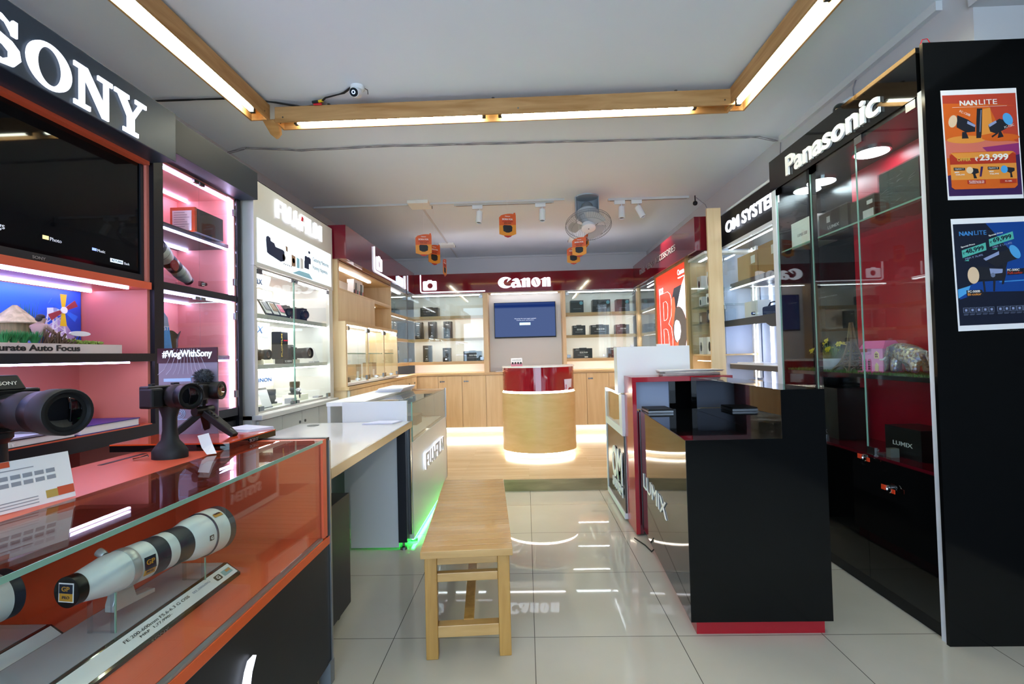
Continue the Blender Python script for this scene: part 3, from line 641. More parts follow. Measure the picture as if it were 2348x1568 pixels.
# cap label facing the aisle
cn = -ax; sr = Vector((0, 0, 1)).cross(cn).normalized() * 1
capo = A0 + cn * .0125
MB().flat(SHAPE('sq', [rect(0, 1, 0, 1)]), A0 - ax * .0004, sr, cn.cross(sr), .038, .040, .0008).build('cap_label', 'paper', WL)
MB().flat(SHAPE('sq', [rect(0, 1, 0, 1)]), A0 - ax * .0012 + Vector((0, 0, .008)), sr, cn.cross(sr), .034, .019, .0006).build('cap_label', 'sticker_black', WL)
MB().flat(SHAPE('sq', [rect(0, 1, 0, 1)]), A0 - ax * .0012 - Vector((0, 0, .010)), sr, cn.cross(sr), .034, .016, .0006).build('cap_label', 'sticker_gold', WL)
MB().flat(TX('GP', .01), A0 - ax * .0018 + Vector((0, 0, .008)), sr, cn.cross(sr), .020, .010, .0006).build('cap_lettering', 'sticker_gold', WL)
MB().flat(TX('PRO', .01), A0 - ax * .0018 - Vector((0, 0, .010)), sr, cn.cross(sr), .018, .006, .0006).build('cap_lettering', 'sticker_black', WL)
ft = MB(); fc = A0 + ax * (.42 * .29)
s0 = ax.cross(Vector((0, 0, 1))).normalized()
ft.slab([tuple(fc + ax * a + s0 * .012 + Vector((0, 0, z))) for a, z in ((-.02, -.042), (.02, -.042), (.03, -.074), (.08, -.078), (.08, -.088), (-.03, -.088), (-.03, -.072))], tuple(-s0), .024); ft.build('tripod_foot', 'lens_silver', WL, bevel=.002)
kn = fc - s0 * .045 + Vector((0, 0, .03)); MB().lathe(kn, kn - s0 * .018 + Vector((0, 0, .008)), [(0, .008), (.3, .010), (1, .010)], 16).build('collar_knob', 'lens_silver', WL, smooth=True)
def acryl_stand(label, y, dx, dz, halfw=.032, group='acrylic lens stands in the counter'):
    t = thing('lens_stand', label, 'display stand', (-.98 + dx, y, .589), group)
    m = MB(); m.box(-.98 + dx - halfw, -.98 + dx + halfw, y - .002, y + .002, .589, .593); m.box(-.98 + dx - halfw, -.98 + dx - halfw + .01, y - .002, y + .002, .589, dz); m.box(-.98 + dx + halfw - .01, -.98 + dx + halfw, y - .002, y + .002, .589, dz)
    m.build('plate', ACRYL, t); bx('edge_strip', GEDGE, t, -.98 + dx + halfw, -.98 + dx + halfw + .002, y - .002, y + .002, .589, dz)
    return t
acryl_stand('clear acrylic stand under the capped end of the big white lens', 1.10, -.003, .679)
acryl_stand('clear acrylic stand under the hood end of the big white lens', 1.36, .031, .651)
LP2, lab2, _, _, _ = lens_plinth('lens_plinth', 'second silver topped plinth, behind the big white lens in the counter', -.215, -.335)
WL2 = white_lens('white_telephoto_lens', 'second white lens in the counter, behind the first one and half hidden', (-1.215, .64, .70), (-1.165, 1.06, .70), .030, .0545)
acryl_stand('clear acrylic stand on the plinth behind the big white lens', 1.00, -.19, .651)
acryl_stand('clear acrylic stand at the far end of the plinth behind the big white lens', .74, -.225, .67)

# ------------------------------------------------------------------ cameras on the counter
def frame_of(loc, ang):
    c, s = math.cos(ang), math.sin(ang)
    return lambda x, y, z: (loc[0] + c * x - s * y, loc[1] + s * x + c * y, loc[2] + z)
def rbox(mb, F, x0, x1, y0, y1, z0, z1):
    k = MB().box(x0, x1, y0, y1, z0, z1); mb.add([F(*p) for p in k.v], k.f)
def camera_set(name, label, loc, ang, W, H, Dp, lens, hump=None, group=None):
    # local +x = lens direction, y = width, z up; loc = centre of body base
    t = thing(name, label, 'camera', loc, group); F = frame_of(loc, ang)
    b = MB(); rbox(b, F, -Dp / 2, Dp / 2, -W / 2, W / 2, 0, H); body = b.build('body', 'cam_black', t, bevel=.004)
    g = MB(); rbox(g, F, -Dp / 2 + .004, Dp / 2 + .018, -W / 2 - .002, -W / 2 + .034, .002, H - .006); g.build('grip', 'cam_matt', t, bevel=.006)
    zc = H * .50; yc = W * .06
    Lx = Dp / 2; pr = []
    prof = []
    tot = sum(s[0] for s in lens); a = 0
    p0, p1 = F(Lx, yc, zc), F(Lx + tot, yc, zc)
    for k, (ln, r, m_) in enumerate(lens):
        q0, q1 = Vector(p0).lerp(Vector(p1), a / tot), Vector(p0).lerp(Vector(p1), (a + ln) / tot); a += ln
        last = k == len(lens) - 1
        pf = [(0, r * .985), (.04, r), (.96, r), (1, r * .97)] + ([(1, r * .86), (.80, r * .80), (.78, r * .74)] if last else [])
        MB().lathe(q0, q1, pf, 36, caps=not last).build(('lens_barrel', 'zoom_ring', 'lens_front')[min(k, 2)] if not last else 'lens_front', m_, t, smooth=True)
        if last:
            e = q0.lerp(q1, .90); MB().lathe(q0.lerp(q1, .62), e, [(0, r * .8), (.6, r * .78), (.9, r * .5), (1, .002)], 30).build('front_glass', 'lens_glass', t, smooth=True)
            MB().lathe(q0.lerp(q1, .80), q0.lerp(q1, .83), [(0, r * .80), (0, r * .62), (1, r * .62), (1, r * .80)], 36, caps=False).build('lens_ring', 'cam_matt', t)
    d = MB(); rbox(d, F, -.008, .008, W * .22, W * .36, H, H + .006); q = F(0, -W * .30, H); d.cyl(q, (q[0], q[1], q[2] + .006), .009); d.build('dials', 'cam_matt', t)
    if hump:
        h = MB(); pts = [(-Dp * .45, -hump[0] / 2, H - .002), (Dp * .55, -hump[0] / 2, H - .002), (Dp * .55, hump[0] / 2, H - .002), (-Dp * .45, hump[0] / 2, H - .002)]
        top = [(-Dp * .45, -hump[0] * .34, H + hump[1]), (Dp * .35, -hump[0] * .34, H + hump[1]), (Dp * .35, hump[0] * .34, H + hump[1]), (-Dp * .45, hump[0] * .34, H + hump[1])]
        h.add([F(p[0], p[1] + yc, p[2]) for p in pts + top], [(3, 2, 1, 0), (4, 5, 6, 7), (0, 1, 5, 4), (1, 2, 6, 5), (2, 3, 7, 6), (3, 0, 4, 7)]); hb = h.build('viewfinder', 'cam_black', t, bevel=.003)
        c, s = math.cos(ang), math.sin(ang)
        MB().flat(TX('SONY', .01), F(Dp * .47, yc, H + hump[1] * .42), (-s, c, 0), (-.35 * c, -.35 * s, 1), hump[0] * .5, .008, .001).build('lettering', 'alu', hb)
    return t, F
C1, F1 = camera_set('mirrorless_camera', 'large black camera with a fat zoom lens at the left edge of the orange counter', (-1.145, 1.02, 1.058), math.radians(-16), .130, .094, .062,
    [(.05, .037, 'cam_black'), (.055, .042, 'cam_matt'), (.035, .043, 'cam_black'), (.05, .0475, 'cam_matt')], (.062, .030))
st = thing('camera_stand', 'black moulded pedestal under the large camera, behind the white price card', 'display stand', (-1.145, 1.02, CT))
MB().lathe((-1.145, 1.02, CT), (-1.145, 1.02, 1.058), [(0, .05), (.12, .05), (.2, .035), (.45, .022), (.85, .02), (.93, .03), (1, .03)], 28).build('pedestal', 'cam_matt', st, smooth=True)
C2, F2 = camera_set('mirrorless_camera', 'compact black camera with a zoom lens on a flared black pedestal', (-1.118, 1.475, 1.064), math.radians(-20), .118, .067, .044,
    [(.022, .031, 'cam_black'), (.042, .037, 'cam_matt'), (.028, .0395, 'cam_black')])
c2 = MB().flat(TX('SONY', .01), F2(.0225, .02, .060), (-math.sin(math.radians(-20)), math.cos(math.radians(-20)), 0), (0, 0, 1), .022, .005, .001).build('lettering', 'alu', C2)
st2 = thing('camera_stand', 'flared black pedestal under the compact camera on the orange counter top', 'display stand', (-1.115, 1.50, CT))
m = MB(); v = []; f = []; prof = [(0, .052, .040), (.022, .052, .040), (.036, .044, .030), (.055, .026, .022), (.085, .021, .018), (.125, .021, .018), (.145, .027, .022), (.159, .034, .024)]; n = 28
for z, rx, ry in prof:
    for i in range(n):
        g = 2 * PI * i / n; v.append((-1.115 + rx * math.cos(g), 1.495 + ry * math.sin(g), CT + z))
for k in range(len(prof) - 1):
    for i in range(n): j = (i + 1) % n; f.append((k * n + i, k * n + j, (k + 1) * n + j, (k + 1) * n + i))
f.append(tuple(range(n - 1, -1, -1))); f.append(tuple((len(prof) - 1) * n + i for i in range(n)))
m.add(v, f).build('pedestal', 'cam_matt', st2, smooth=True)
MB().tube([(-1.165, 1.47, CT + .012), (-1.185, 1.462, CT + .006), (-1.20, 1.455, CT + .004)], .004, 6).build('tether', 'chrome', st2)
C3, F3 = camera_set('mirrorless_camera', 'black vlogging camera with a furry microphone on a folding grip tripod', (-1.188, 1.755, 1.062), math.radians(4), .112, .064, .040,
    [(.016, .030, 'cam_black'), (.018, .032, 'cam_matt'), (.014, .033, 'cam_black')])
mw = MB(); rr = random.Random(2); mc = Vector(F3(-.004, .016, .086))
mw.ball(mc, .028, 12, (.85, 1.1, .8))
for i in range(420):
    d = Vector((rr.gauss(0, 1), rr.gauss(0, 1), rr.gauss(0, 1))).normalized(); p = mc + Vector((d.x * .023, d.y * .03, d.z * .021)); s = d.orthogonal().normalized() * .0012
    mw.slab([tuple(p - s), tuple(p + s), tuple(p + d * .010 + Vector((0, 0, -.002)))], tuple(d.cross(s)), .0004)
mat('fur_grey', '3c4048', .9); mw.build('microphone_windshield', 'fur_grey', C3)
tp = thing('grip_tripod', 'black three-legged grip tripod standing on the orange board', 'tripod', (-1.17, 1.75, .93))
hubp = Vector((-1.182, 1.752, 1.022))
MB().lathe((-1.185, 1.754, 1.018), (-1.188, 1.755, 1.062), [(0, .016), (.35, .018), (.4, .011), (.6, .011), (.65, .018), (1, .018)], 20).build('ball_head', 'cam_black', tp, smooth=True)
MB().lathe(hubp + Vector((-.01, -.034, 0)), hubp + Vector((.01, .034, 0)), [(0, .017), (1, .017)], 20).build('pivot', 'cam_black', tp, smooth=True)
for i, q in enumerate(((-1.262, 1.690, .933), (-1.212, 1.826, .933), (-1.050, 1.728, .933))):
    q = Vector(q); a = hubp + (q - hubp) * .08; d = (q - a).normalized(); s = d.cross(Vector((0, 0, 1))).normalized(); u = s.cross(d)
    w0 = .012 if i < 2 else .016; m = MB(); pts = []
    for p, ww, hh in ((a, w0, .012), (a.lerp(q, .6), w0 * .95, .012), (q, w0 * .8, .008)):
        pts += [p - s * ww - u * hh, p + s * ww - u * hh, p + s * ww + u * hh, p - s * ww + u * hh]
    f = [(3, 2, 1, 0), (8, 9, 10, 11)] + [(k * 4 + i2, k * 4 + (i2 + 1) % 4, k * 4 + 4 + (i2 + 1) % 4, k * 4 + 4 + i2) for k in range(2) for i2 in range(4)]
    lg = m.add(pts, f).build('leg', 'cam_matt', tp, bevel=.003)
    if i == 2:
        MB().flat(TX('SONY', .01), a.lerp(q, .86) + u * .0105, tuple(d), tuple(s), .018, .004, .001).build('lettering', 'alu', lg)
        for k in range(3): c = a.lerp(q, .12 + .1 * k) + u * .0125; MB().lathe(c, c + u * .003, [(0, .006), (1, .005)], 14).build('button', 'cam_black', lg)
ob = thing('display_board', 'low orange display board with black edge under the grip tripod', 'display board', (-1.2, 1.74, CT))
q = [(-1.40, 1.60), (-1.02, 1.595), (-.995, 1.605), (-.985, 1.885), (-1.40, 1.885)]
MB().prism(q, 'z', CT + .0003, .926).build('edge_body', 'black_gloss', ob); MB().prism(q, 'z', .926, .9305).build('top', 'orange_gloss', ob)
txt(ob, 'SONY', 'alu', (-.9885, 1.74, .9155), LW, .055, .011, .002)
lf = thing('leaflet', 'pale stapled leaflets lying at the back right corner of the orange board', 'leaflets', (-1.12, 1.86, .9305))
for k in range(3): MB().slab([(-1.20 + .006 * k, 1.85, .9305 + .003 * k), (-1.05, 1.80 + .01 * k, .9305 + .003 * k), (-1.0, 1.90, .9305 + .003 * k), (-1.15, 1.97, .9305 + .003 * k)], (0, 0, 1), .0025).build('sheet', 'paper_blue', lf)
sd = thing('vlog_standee', 'upright dark and clear sign with white hashtag lettering behind the grip tripod', 'sign', (-1.27, 1.80, .93))
mat('maroon', '3c1018', .35); mat('standee_grey', '8d8294', .3); mat('line_blue', 'a9c8ea', .4); mat('line_pale', 'c7c3d4', .4)
emit('standee_glow', 'd6f2ff', .6)
bx('panel', 'standee_grey', sd, -1.386, -1.16, 1.803, 1.808, .9305, 1.252); bx('header', 'maroon', sd, -1.388, -1.158, 1.799, 1.803, 1.198, 1.254)
txt(sd, '#VlogWithSony', 'standee_glow', (-1.272, 1.798, 1.229), BW, .190, .034, .002, .018)
m = MB()
for i, x in enumerate((-1.36, -1.335, -1.315, -1.30, -1.285, -1.27, -1.255, -1.24, -1.222, -1.20)):
    t = (x + 1.275); m.tube([(-1.275 + t * .55, 1.797, 1.25), (-1.275 + t * .8, 1.797, 1.21), (x, 1.797, 1.175), (x + t * .3, 1.797, 1.155)], .0007, 4)
m.build('printed_lines', 'line_pale', sd)
m = MB(); m.box(-1.366, -1.26, 1.8015, 1.803, 1.128, 1.140)
for a in (((-1.31, 1.085), (-1.31, 1.112), (-1.21, 1.118)), ((-1.26, 1.12), (-1.26, 1.145), (-1.17, 1.147)), ((-1.315, .985), (-1.24, .988), (-1.24, 1.03), (-1.315, 1.03)), ((-1.22, .95), (-1.22, 1.10)), ((-1.21, .95), (-1.21, 1.10))):
    m.tube([(x, 1.8015, z) for x, z in a], .0016, 4)
for r in (.008, .014, .020): m.tube([(-1.305 + r * math.cos(t), 1.8015, 1.008 + r * math.sin(t)) for t in [2 * PI * i / 20 for i in range(21)]], .0013, 4)
m.build('printed_outline', 'line_blue', sd)
pc_ = thing('price_card', 'white price card with grey spec boxes and orange corner, leaning before a black pedestal', 'price card', (-1.04, .98, CT))
c0, c1 = Vector((-1.06, .90, CT + .001)), Vector((-1.022, 1.078, CT + .001)); u_ = Vector((-.03, .012, .0985)); dd = (c1 - c0).normalized(); nn_ = dd.cross(u_).normalized()
if nn_.y > 0: nn_ = -nn_
ln_ = (c1 - c0).length
def cardq(a0, a1, b0, b1, off, m_, name, par, th=.0005):
    P = lambda a, b: tuple(c0 + dd * (ln_ * a) + u_ * b + nn_ * off)
    return MB().slab([P(a0, b0), P(a1, b0), P(a1, b1), P(a0, b1)], tuple(nn_), th).build(name, m_, par)
cardq(0, 1, 0, 1, 0, 'paper', 'card', pc_, .0012); mat('grey_box', '8f929c', .7); mat('gold_print', 'b79a4c', .6); mat('orange_print', 'c9502e', .6)
for r_, b0 in enumerate((.48, .62)):
    for k in range(6): cardq(.16 + .115 * k, .25 + .115 * k, b0, b0 + .085, .0013, 'grey_box', 'spec_box', pc_)
cardq(.70, .82, .10, .26, .0013, 'gold_print', 'printed_box', pc_); cardq(.82, .995, .10, .28, .0013, 'orange_print', 'printed_box', pc_); cardq(0.0, .4, .88, .995, .0013, 'orange_print', 'printed_bar', pc_)
for b0 in (.18, .12, .06, .80): cardq(.1, .62, b0, b0 + .018, .0013, 'grey_print', 'printed_line', pc_)
tg = thing('hang_tag', 'folded paper price tag hanging over the edge of the orange top near the pedestal', 'price tag', (-1.03, 1.53, CT))
MB().slab([(-1.062, 1.545, CT + .058), (-1.035, 1.56, CT + .064), (-1.02, 1.555, CT + .03), (-1.045, 1.54, CT + .02)], (.5, -.8, .2), .001).build('sheet', 'paper', tg)
MB().slab([(-1.045, 1.54, CT + .02), (-1.02, 1.555, CT + .03), (-.99, 1.53, CT + .003), (-1.012, 1.515, CT + .003)], (.5, -.8, .4), .001).build('sheet', 'paper', tg)

# ------------------------------------------------------------------ tall white cabinet with lit sign
W_ = thing('glass_display_cabinet', 'tall white cabinet with lit letters, glowing picture panel and brightly lit glass shelves', 'display cabinet', (-1.8, 3.4, 0))
WX, WB = -1.6, -2.1
mat('cab_white', 'd4d2cc', 0.5); mat('cab_in', 'f6f2dd', 0.5)
m = MB(); m.box(WB, WB + .02, 2.84, 4.0, .86, 2.28); m.build('back_panel', 'cab_in', W_)
bx('side_panel', 'cab_white', W_, WB, WX - .021, 2.835, 2.862, 0, 2.28); bx('side_panel', 'cab_white', W_, WB, WX - .021, 3.955, 4.01, 0, 2.28); bx('face_stile', 'cab_white', W_, WX - .021, WX, 2.835, 2.868, .877, 1.764); bx('face_stile', 'cab_white', W_, WX - .021, WX, 3.94, 4.01, .877, 1.764)
hd_ = bx('header', 'cab_white', W_, WX - .02, WX + .004, 2.833, 4.012, 1.765, 2.282)
bx('top_panel', 'cab_white', W_, WB, WX - .02, 2.862, 3.955, 1.758, 1.775)
fj = MB().flat(FUJI(), (WX + .014, 3.432, 2.178), *LW, .695, .118, .005).build('lettering', 'sign_white', hd_)
mat('fuji_red', 'd01024', .4); MB().flat(FUJI_RED(), (WX + .018, 3.435, 2.205), *LW, .034, .035, .004).build('red_accent', 'fuji_red', hd_)
lb = bx('light_panel', 'lightbox', W_, WX + .002, WX + .008, 2.868, 3.972, 1.79, 2.058)
mat('print_navy', '12264a', .6); mat('print_cyan', '9fd8f0', .6); mat('print_tan', 'a08068', .6)
lbx = WX + .0085
def pp(poly, m_, name='printed_picture'): return MB().prism(poly, 'x', lbx, lbx + .001).build(name, m_, lb)
pp([(2.962, 1.945), (2.965, 1.965), (2.985, 1.975), (3.012, 1.968), (3.016, 1.95), (3.06, 1.945), (3.075, 1.925), (3.115, 1.925), (3.17, 1.925), (3.19, 1.918), (3.19, 1.855), (3.14, 1.842), (3.05, 1.855), (3.0, 1.862), (2.972, 1.87)], 'print_navy')
pp(ell(3.185, 1.878, .022, .022, n=20), 'paper'); pp([(y, z) for y, z in ell(3.187, 1.878, .013, .013, n=18)], 'print_navy')
pp([(3.29, 1.92), (3.345, 1.915), (3.345, 1.845), (3.29, 1.84)], 'print_tan'); pp(ell(3.317, 1.882, .018, .018, n=20), 'print_navy')
pp([(3.365, 1.915), (3.405, 1.91), (3.405, 1.845), (3.365, 1.84)], 'print_cyan'); pp([(3.42, 1.925), (3.462, 1.92), (3.462, 1.85), (3.42, 1.845)], 'paper')
pp([(3.49, 1.945), (3.505, 1.955), (3.535, 1.95), (3.56, 1.955), (3.588, 1.945), (3.588, 1.905), (3.556, 1.905), (3.556, 1.862), (3.485, 1.862), (3.485, 1.908), (3.49, 1.92)], 'print_navy')
pp([(3.21, 1.962), (3.235, 1.958), (3.235, 1.925), (3.212, 1.93)], 'print_tan'); pp(ell(3.565, 1.99, .016, .010, n=14), 'print_navy')
for i in range(5): pp(rect(3.18 + .025 * i, 3.188 + .025 * i, 1.832, 1.840), 'print_navy')
pp([(3.30, 1.795), (3.62, 1.795), (3.56, 1.83), (3.40, 1.828)], 'print_cyan')
mat('print_grey', '7f93a0', .6)
txt(lb, 'Capturing Memories.', 'print_grey', (lbx, 3.775, 1.951), LW, .30, .040, .001); txt(lb, 'Framing Happiness.', 'print_grey', (lbx, 3.76, 1.890), LW, .28, .040, .001)
for z0, z1 in ((1.457, 1.487), (1.145, 1.172), (0.875, 0.892)): bx('shelf', 'cab_white', W_, WB + .02, -1.632, 2.862, 3.955, z0, z1)
for z in (1.749, 1.449, 1.137):
    bx('light_strip', 'led_bay', W_, -1.648, -1.636, 2.88, 3.94, z, z + .008)
    bx('light_strip', 'led_bay', W_, -2.0, -1.985, 2.88, 3.94, z, z + .008)
for y0, y1 in ((2.87, 3.338), (3.342, 3.935)):
    d = bx('glass_door', GLASS, W_, WX - .008, WX - .002, y0, y1, .893, 1.752)
    bx('glass_edge', GEDGE, d, WX - .008, WX - .001, y0 if y0 > 3 else y1 - .003, (y0 if y0 > 3 else y1 - .003) + .003, .893, 1.752)
    ye = y0 + .03 if y0 < 3 else y1 - .03
    for z in (1.737, .908): MB().box(WX - .014, WX + .004, ye - .025, ye + .025, z - .014, z + .014).build('hinge', 'steel', d)
    yc = y1 - .028 if y0 < 3 else y0 + .028
    for z in (1.742, .905): MB().box(WX - .014, WX + .004, yc - .02, yc + .02, z - .01, z + .01).build('magnet_catch', 'steel', d)
m = MB(); m.cyl((WX, 3.345, .99), (WX + .03, 3.345, .99), .011); m.tube([(WX + .02, 3.345, .99), (WX + .035, 3.32, .985), (WX + .04, 3.285, .985)], .005); m.tube([(WX + .02, 3.347, .985), (WX + .024, 3.35, .93)], .005); m.build('lock', 'chrome', W_)
bx('counter_sill', 'cab_white', W_, WB, WX + .04, 2.835, 4.01, .846, .876, bevel=.003)
bx('base_cabinet', 'cab_white', W_, WB, WX - .02, 2.862, 3.99, 0.02, .846)
for i in range(4):
    y0 = 2.875 + .281 * i
    d = bx('cupboard_door', 'cab_white', W_, WX - .02, WX - .002, y0, y0 + .276, .10, .835, bevel=.001)
    MB().cyl((WX - .002, y0 + (.24 if i % 2 else .04), .76), (WX + .004, y0 + (.24 if i % 2 else .04), .76), .010).build('lock', 'steel', d)
# contents of the white cabinet
def sign_card(name, label, pts, x, m_='paper'):
    t = thing(name, label, 'sign card', (x, pts[0][0], pts[0][1])); MB().prism(pts, 'x', x, x + .004).build('card', m_, t); return t
mat('ink_navy', '1b3350', .5); mat('ink_blue', '1f5f9e', .5); mat('pink_print', 'd8708e', .5); mat('print_org', 'd9622a', .5)
t = sign_card('logo_card', 'white card lettered in navy under the top of the white cabinet', [(2.872, 1.75), (2.872, 1.68), (3.15, 1.655), (3.19, 1.735), (3.19, 1.75)], -1.69)
txt(t, 'instax', 'ink_navy', (-1.685, 2.985, 1.708), LW, .20, .05, .001, .015)
t = thing('picture_panel', 'orange and pink picture panel at the back of the top shelf in the white cabinet', 'picture', (-2.07, 3.1, 1.49))
bx('panel', 'pink_print', t, -2.072, -2.06, 2.88, 3.66, 1.49, 1.745); MB().prism([(2.88, 1.745), (3.66, 1.745), (3.66, 1.66), (2.88, 1.60)], 'x', -2.06, -2.058).build('printed_band', 'print_org', t)
t = sign_card('logo_card', 'white card with a slanted blue letter at the second shelf of the white cabinet', [(2.872, 1.44), (2.872, 1.36), (3.15, 1.34), (3.17, 1.44)], -1.69)
txt(t, 'X', 'ink_blue', (-1.685, 3.05, 1.395), LW, .085, .045, .001, .0, .25)
t = sign_card('logo_card', 'white card lettered in blue at the lowest shelf of the white cabinet', [(2.872, 1.13), (2.872, 1.03), (3.21, 1.03), (3.21, 1.13)], -1.69)
txt(t, 'FUJINON', 'ink_blue', (-1.685, 3.06, 1.07), LW, .24, .032, .001, .01)
t = thing('photo_rack', 'rack of three instant photo prints on the top shelf of the white cabinet', 'photo rack', (-1.72, 3.2, 1.487))
for i in range(3):
    y = 3.05 + .095 * i; z0 = 1.49
    k = MB().slab([(-1.66, y + .02, z0), (-1.66, y + .115, z0), (-1.70, y + .085, z0 + .10), (-1.70, y - .01, z0 + .10)], (1, 0, .35), .003).build('frame', 'black_matt', t)
    MB().slab([(-1.6615, y + .032, z0 + .012), (-1.6615, y + .103, z0 + .012), (-1.694, y + .076, z0 + .09), (-1.694, y + .005, z0 + .09)], (1, 0, .35), .0046).build('print', 'paper', k)
    MB().slab([(-1.668, y + .04, z0 + .035), (-1.668, y + .094, z0 + .035), (-1.690, y + .072, z0 + .084), (-1.690, y + .02, z0 + .084)], (1, 0, .35), .0062).build('photo', ('grey_print', 'print_tan', 'pink_print')[i], k)
mat('card_yel', 'e0b428', .6); t = sign_card('logo_card', 'yellow cut-out card at the left end of the top shelf in the white cabinet', [(2.9, 1.488), (3.0, 1.488), (3.02, 1.56), (2.95, 1.60), (2.9, 1.56)], -1.75, 'card_yel')
camera_set('display_camera', 'black instant camera beside the photo rack in the white cabinet', (-1.74, 3.44, 1.487), math.radians(-25), .10, .10, .05, [(.03, .038, 'cam_matt'), (.02, .034, 'cam_black')], None, 'cameras in the white cabinet')
camera_set('display_camera', 'black instant camera at the right of the top shelf in the white cabinet', (-1.74, 3.70, 1.487), math.radians(-20), .12, .105, .05, [(.02, .036, 'cam_matt'), (.02, .033, 'cam_black')], None, 'cameras in the white cabinet')
camera_set('display_camera', 'small black camera at the left end of the middle shelf in the white cabinet', (-1.76, 3.10, 1.20), math.radians(-5), .11, .07, .045, [(.05, .03, 'cam_matt'), (.035, .033, 'cam_black')], None, 'cameras in the white cabinet')
tag(bx('display_block', 'cab_in', None, -1.80, -1.72, 3.05, 3.15, 1.172, 1.20), 'cream block under the small camera on the middle shelf', 'display block')
camera_set('display_camera', 'black camera with a long zoom lens right of the upright film box', (-1.77, 3.60, 1.20), math.radians(-8), .13, .09, .05, [(.045, .036, 'cam_black'), (.05, .038, 'cam_matt'), (.05, .04, 'cam_black')], (.05, .02), 'cameras in the white cabinet')
o_ = tag(bx('display_block', 'cab_in', None, -1.82, -1.72, 3.54, 3.66, 1.172, 1.20), 'cream block under the long zoom camera on the middle shelf', 'display block')
t = thing('film_box', 'tall black box with yellow lettering standing on the middle shelf of the white cabinet', 'box', (-1.72, 3.37, 1.172))
bx('box', 'black_matt', t, -1.76, -1.69, 3.325, 3.425, 1.205, 1.395, bevel=.006); mat('letter_yel', 'd6b84a', .5)
MB().flat(TX('FUJIFILM', .012), (-1.6895, 3.335, 1.30), (0, 0, 1), (0, -1, 0), .16, .018, .002).build('lettering', 'letter_yel', t)
bx('printed_band', 'fuji_red', t, -1.69, -1.688, 3.36, 3.42, 1.33, 1.338); bx('name_stand', 'ink', t, -1.74, -1.68, 3.335, 3.47, 1.172, 1.205)
txt(t, 'X100VI', 'paper', (-1.6795, 3.40, 1.188), LW, .10, .016, .001, .01)
def price_stand(label, x, y, z, h, wd=.09):
    t = thing('price_stand', label, 'price card', (x, y, z), 'price cards in the white cabinet')
    MB().slab([(x + .03, y - wd / 2, z), (x + .03, y + wd / 2, z), (x, y + wd / 2 - .02, z + h), (x, y - wd / 2 - .02, z + h)], (1, 0, .25), .003).build('card', 'paper', t)
    bx('base', 'grey_print', t, x - .01, x + .036, y - wd / 2, y + wd / 2, z, z + .008)
    for k in range(4): bx('printed_line', 'grey_print', t, x + .030 - .30 * h * (.3 + k * .15) , x + .0325 - .26 * h * (.3 + k * .15), y - wd * .3, y + wd * .2, z + h * (.3 + k * .15), z + h * (.3 + k * .15) + .004)
    return t
price_stand('white price card right of the long zoom camera', -1.71, 3.86, 1.172, .12); price_stand('white price card at the left end of the lowest shelf in the white cabinet', -1.70, 3.10, .892, .13, .11)
def prime(label, x, y, z, r, h, group='lenses on the lowest shelf'):
    t = thing('prime_lens', label, 'camera lens', (x, y, z), group)
    MB().lathe((x, y, z + .012), (x, y, z + .012 + h), [(0, r * .8), (.12, r * .85), (.2, r), (.45, r), (.5, r * .95), (.6, r * .95), (.65, r * 1.02), (.97, r * 1.02), (1, r * .9), (.97, r * .6)], 28).build('barrel', 'cam_black', t, smooth=True)
    MB().lathe((x, y, z), (x, y, z + .012), [(0, r * 1.25), (1, r * 1.25)], 24).build('base_disc', 'cam_matt', t); return t
prime('black lens on the lowest shelf, before the left door of the white cabinet', -1.74, 3.27, .905, .033, .085); prime('black lens on a white block at the lowest shelf, behind the door lock', -1.76, 3.66, .935, .036, .085)
tag(bx('display_block', 'cab_in', None, -1.82, -1.69, 3.59, 3.73, .892, .935), 'cream block under the lens behind the door lock', 'display block')
tag(bx('display_block', 'cab_in', None, -1.79, -1.69, 3.21, 3.33, .892, .905), 'thin cream block under the lens before the left door', 'display block')
for i, (y, lab_) in enumerate(((3.42, 'small grey accessory box near the door lock on the lowest shelf'), (3.87, 'flat grey accessory box at the right end of the lowest shelf'))):
    tag(bx('accessory_box', 'grey_print', None, -1.70, -1.65, y - .04, y + .04, .892, .892 + (.035 if i == 0 else .012)), lab_, 'box')

# ------------------------------------------------------------------ white counter, table, dark pedestal
Q = thing('glass_counter', 'white display counter with lit logo on its front and green light underneath', 'display counter', (-1.0, 3.8, 0))
mat('counter_white', 'cfd3d8', 0.4); mat('counter_front', 'c3c6c8', 0.35)
bx('front_panel', 'counter_front', Q, -.775, -.745, 3.125, 4.46, .035, .648)
bx('end_panel', 'counter_white', Q, -1.195, -.775, 3.125, 3.145, .775, .915); bx('end_panel', 'counter_white', Q, -1.195, -.745, 4.44, 4.46, .10, .895)
bx('body', 'counter_white', Q, -1.195, -.775, 3.145, 4.44, .10, .64)
bx('top_panel', 'white_lam', Q, -1.30, -1.055, 3.13, 4.46, .89, .915); bx('back_panel', 'counter_white', Q, -1.30, -1.28, 3.145, 4.44, .10, .89)
bx('glass_top', GLASS, Q, -1.055, -.745, 3.145, 4.45, .895, .903); bx('front_glass', GLASS, Q, -.752, -.746, 3.145, 4.44, .65, .895)
bx('corner_rail', 'alu', Q, -.756, -.742, 4.44, 4.46, .64, .905); bx('glass_edge', GEDGE, Q, -.752, -.744, 3.140, 3.147, .65, .905)
MB().flat(FUJI(), (-.735, 3.82, .455), *LW, .74, .112, .008).build('lettering', 'sign_white', Q)
mat('letter_front', '8d8f96', .4); MB().flat(FUJI(), (-.7265, 3.82, .455), *LW, .74, .112, .003).build('letter_face', 'letter_front', Q)
bx('green_light', 'green_led', Q, -.766, -.752, 3.15, 4.44, .022, .034)
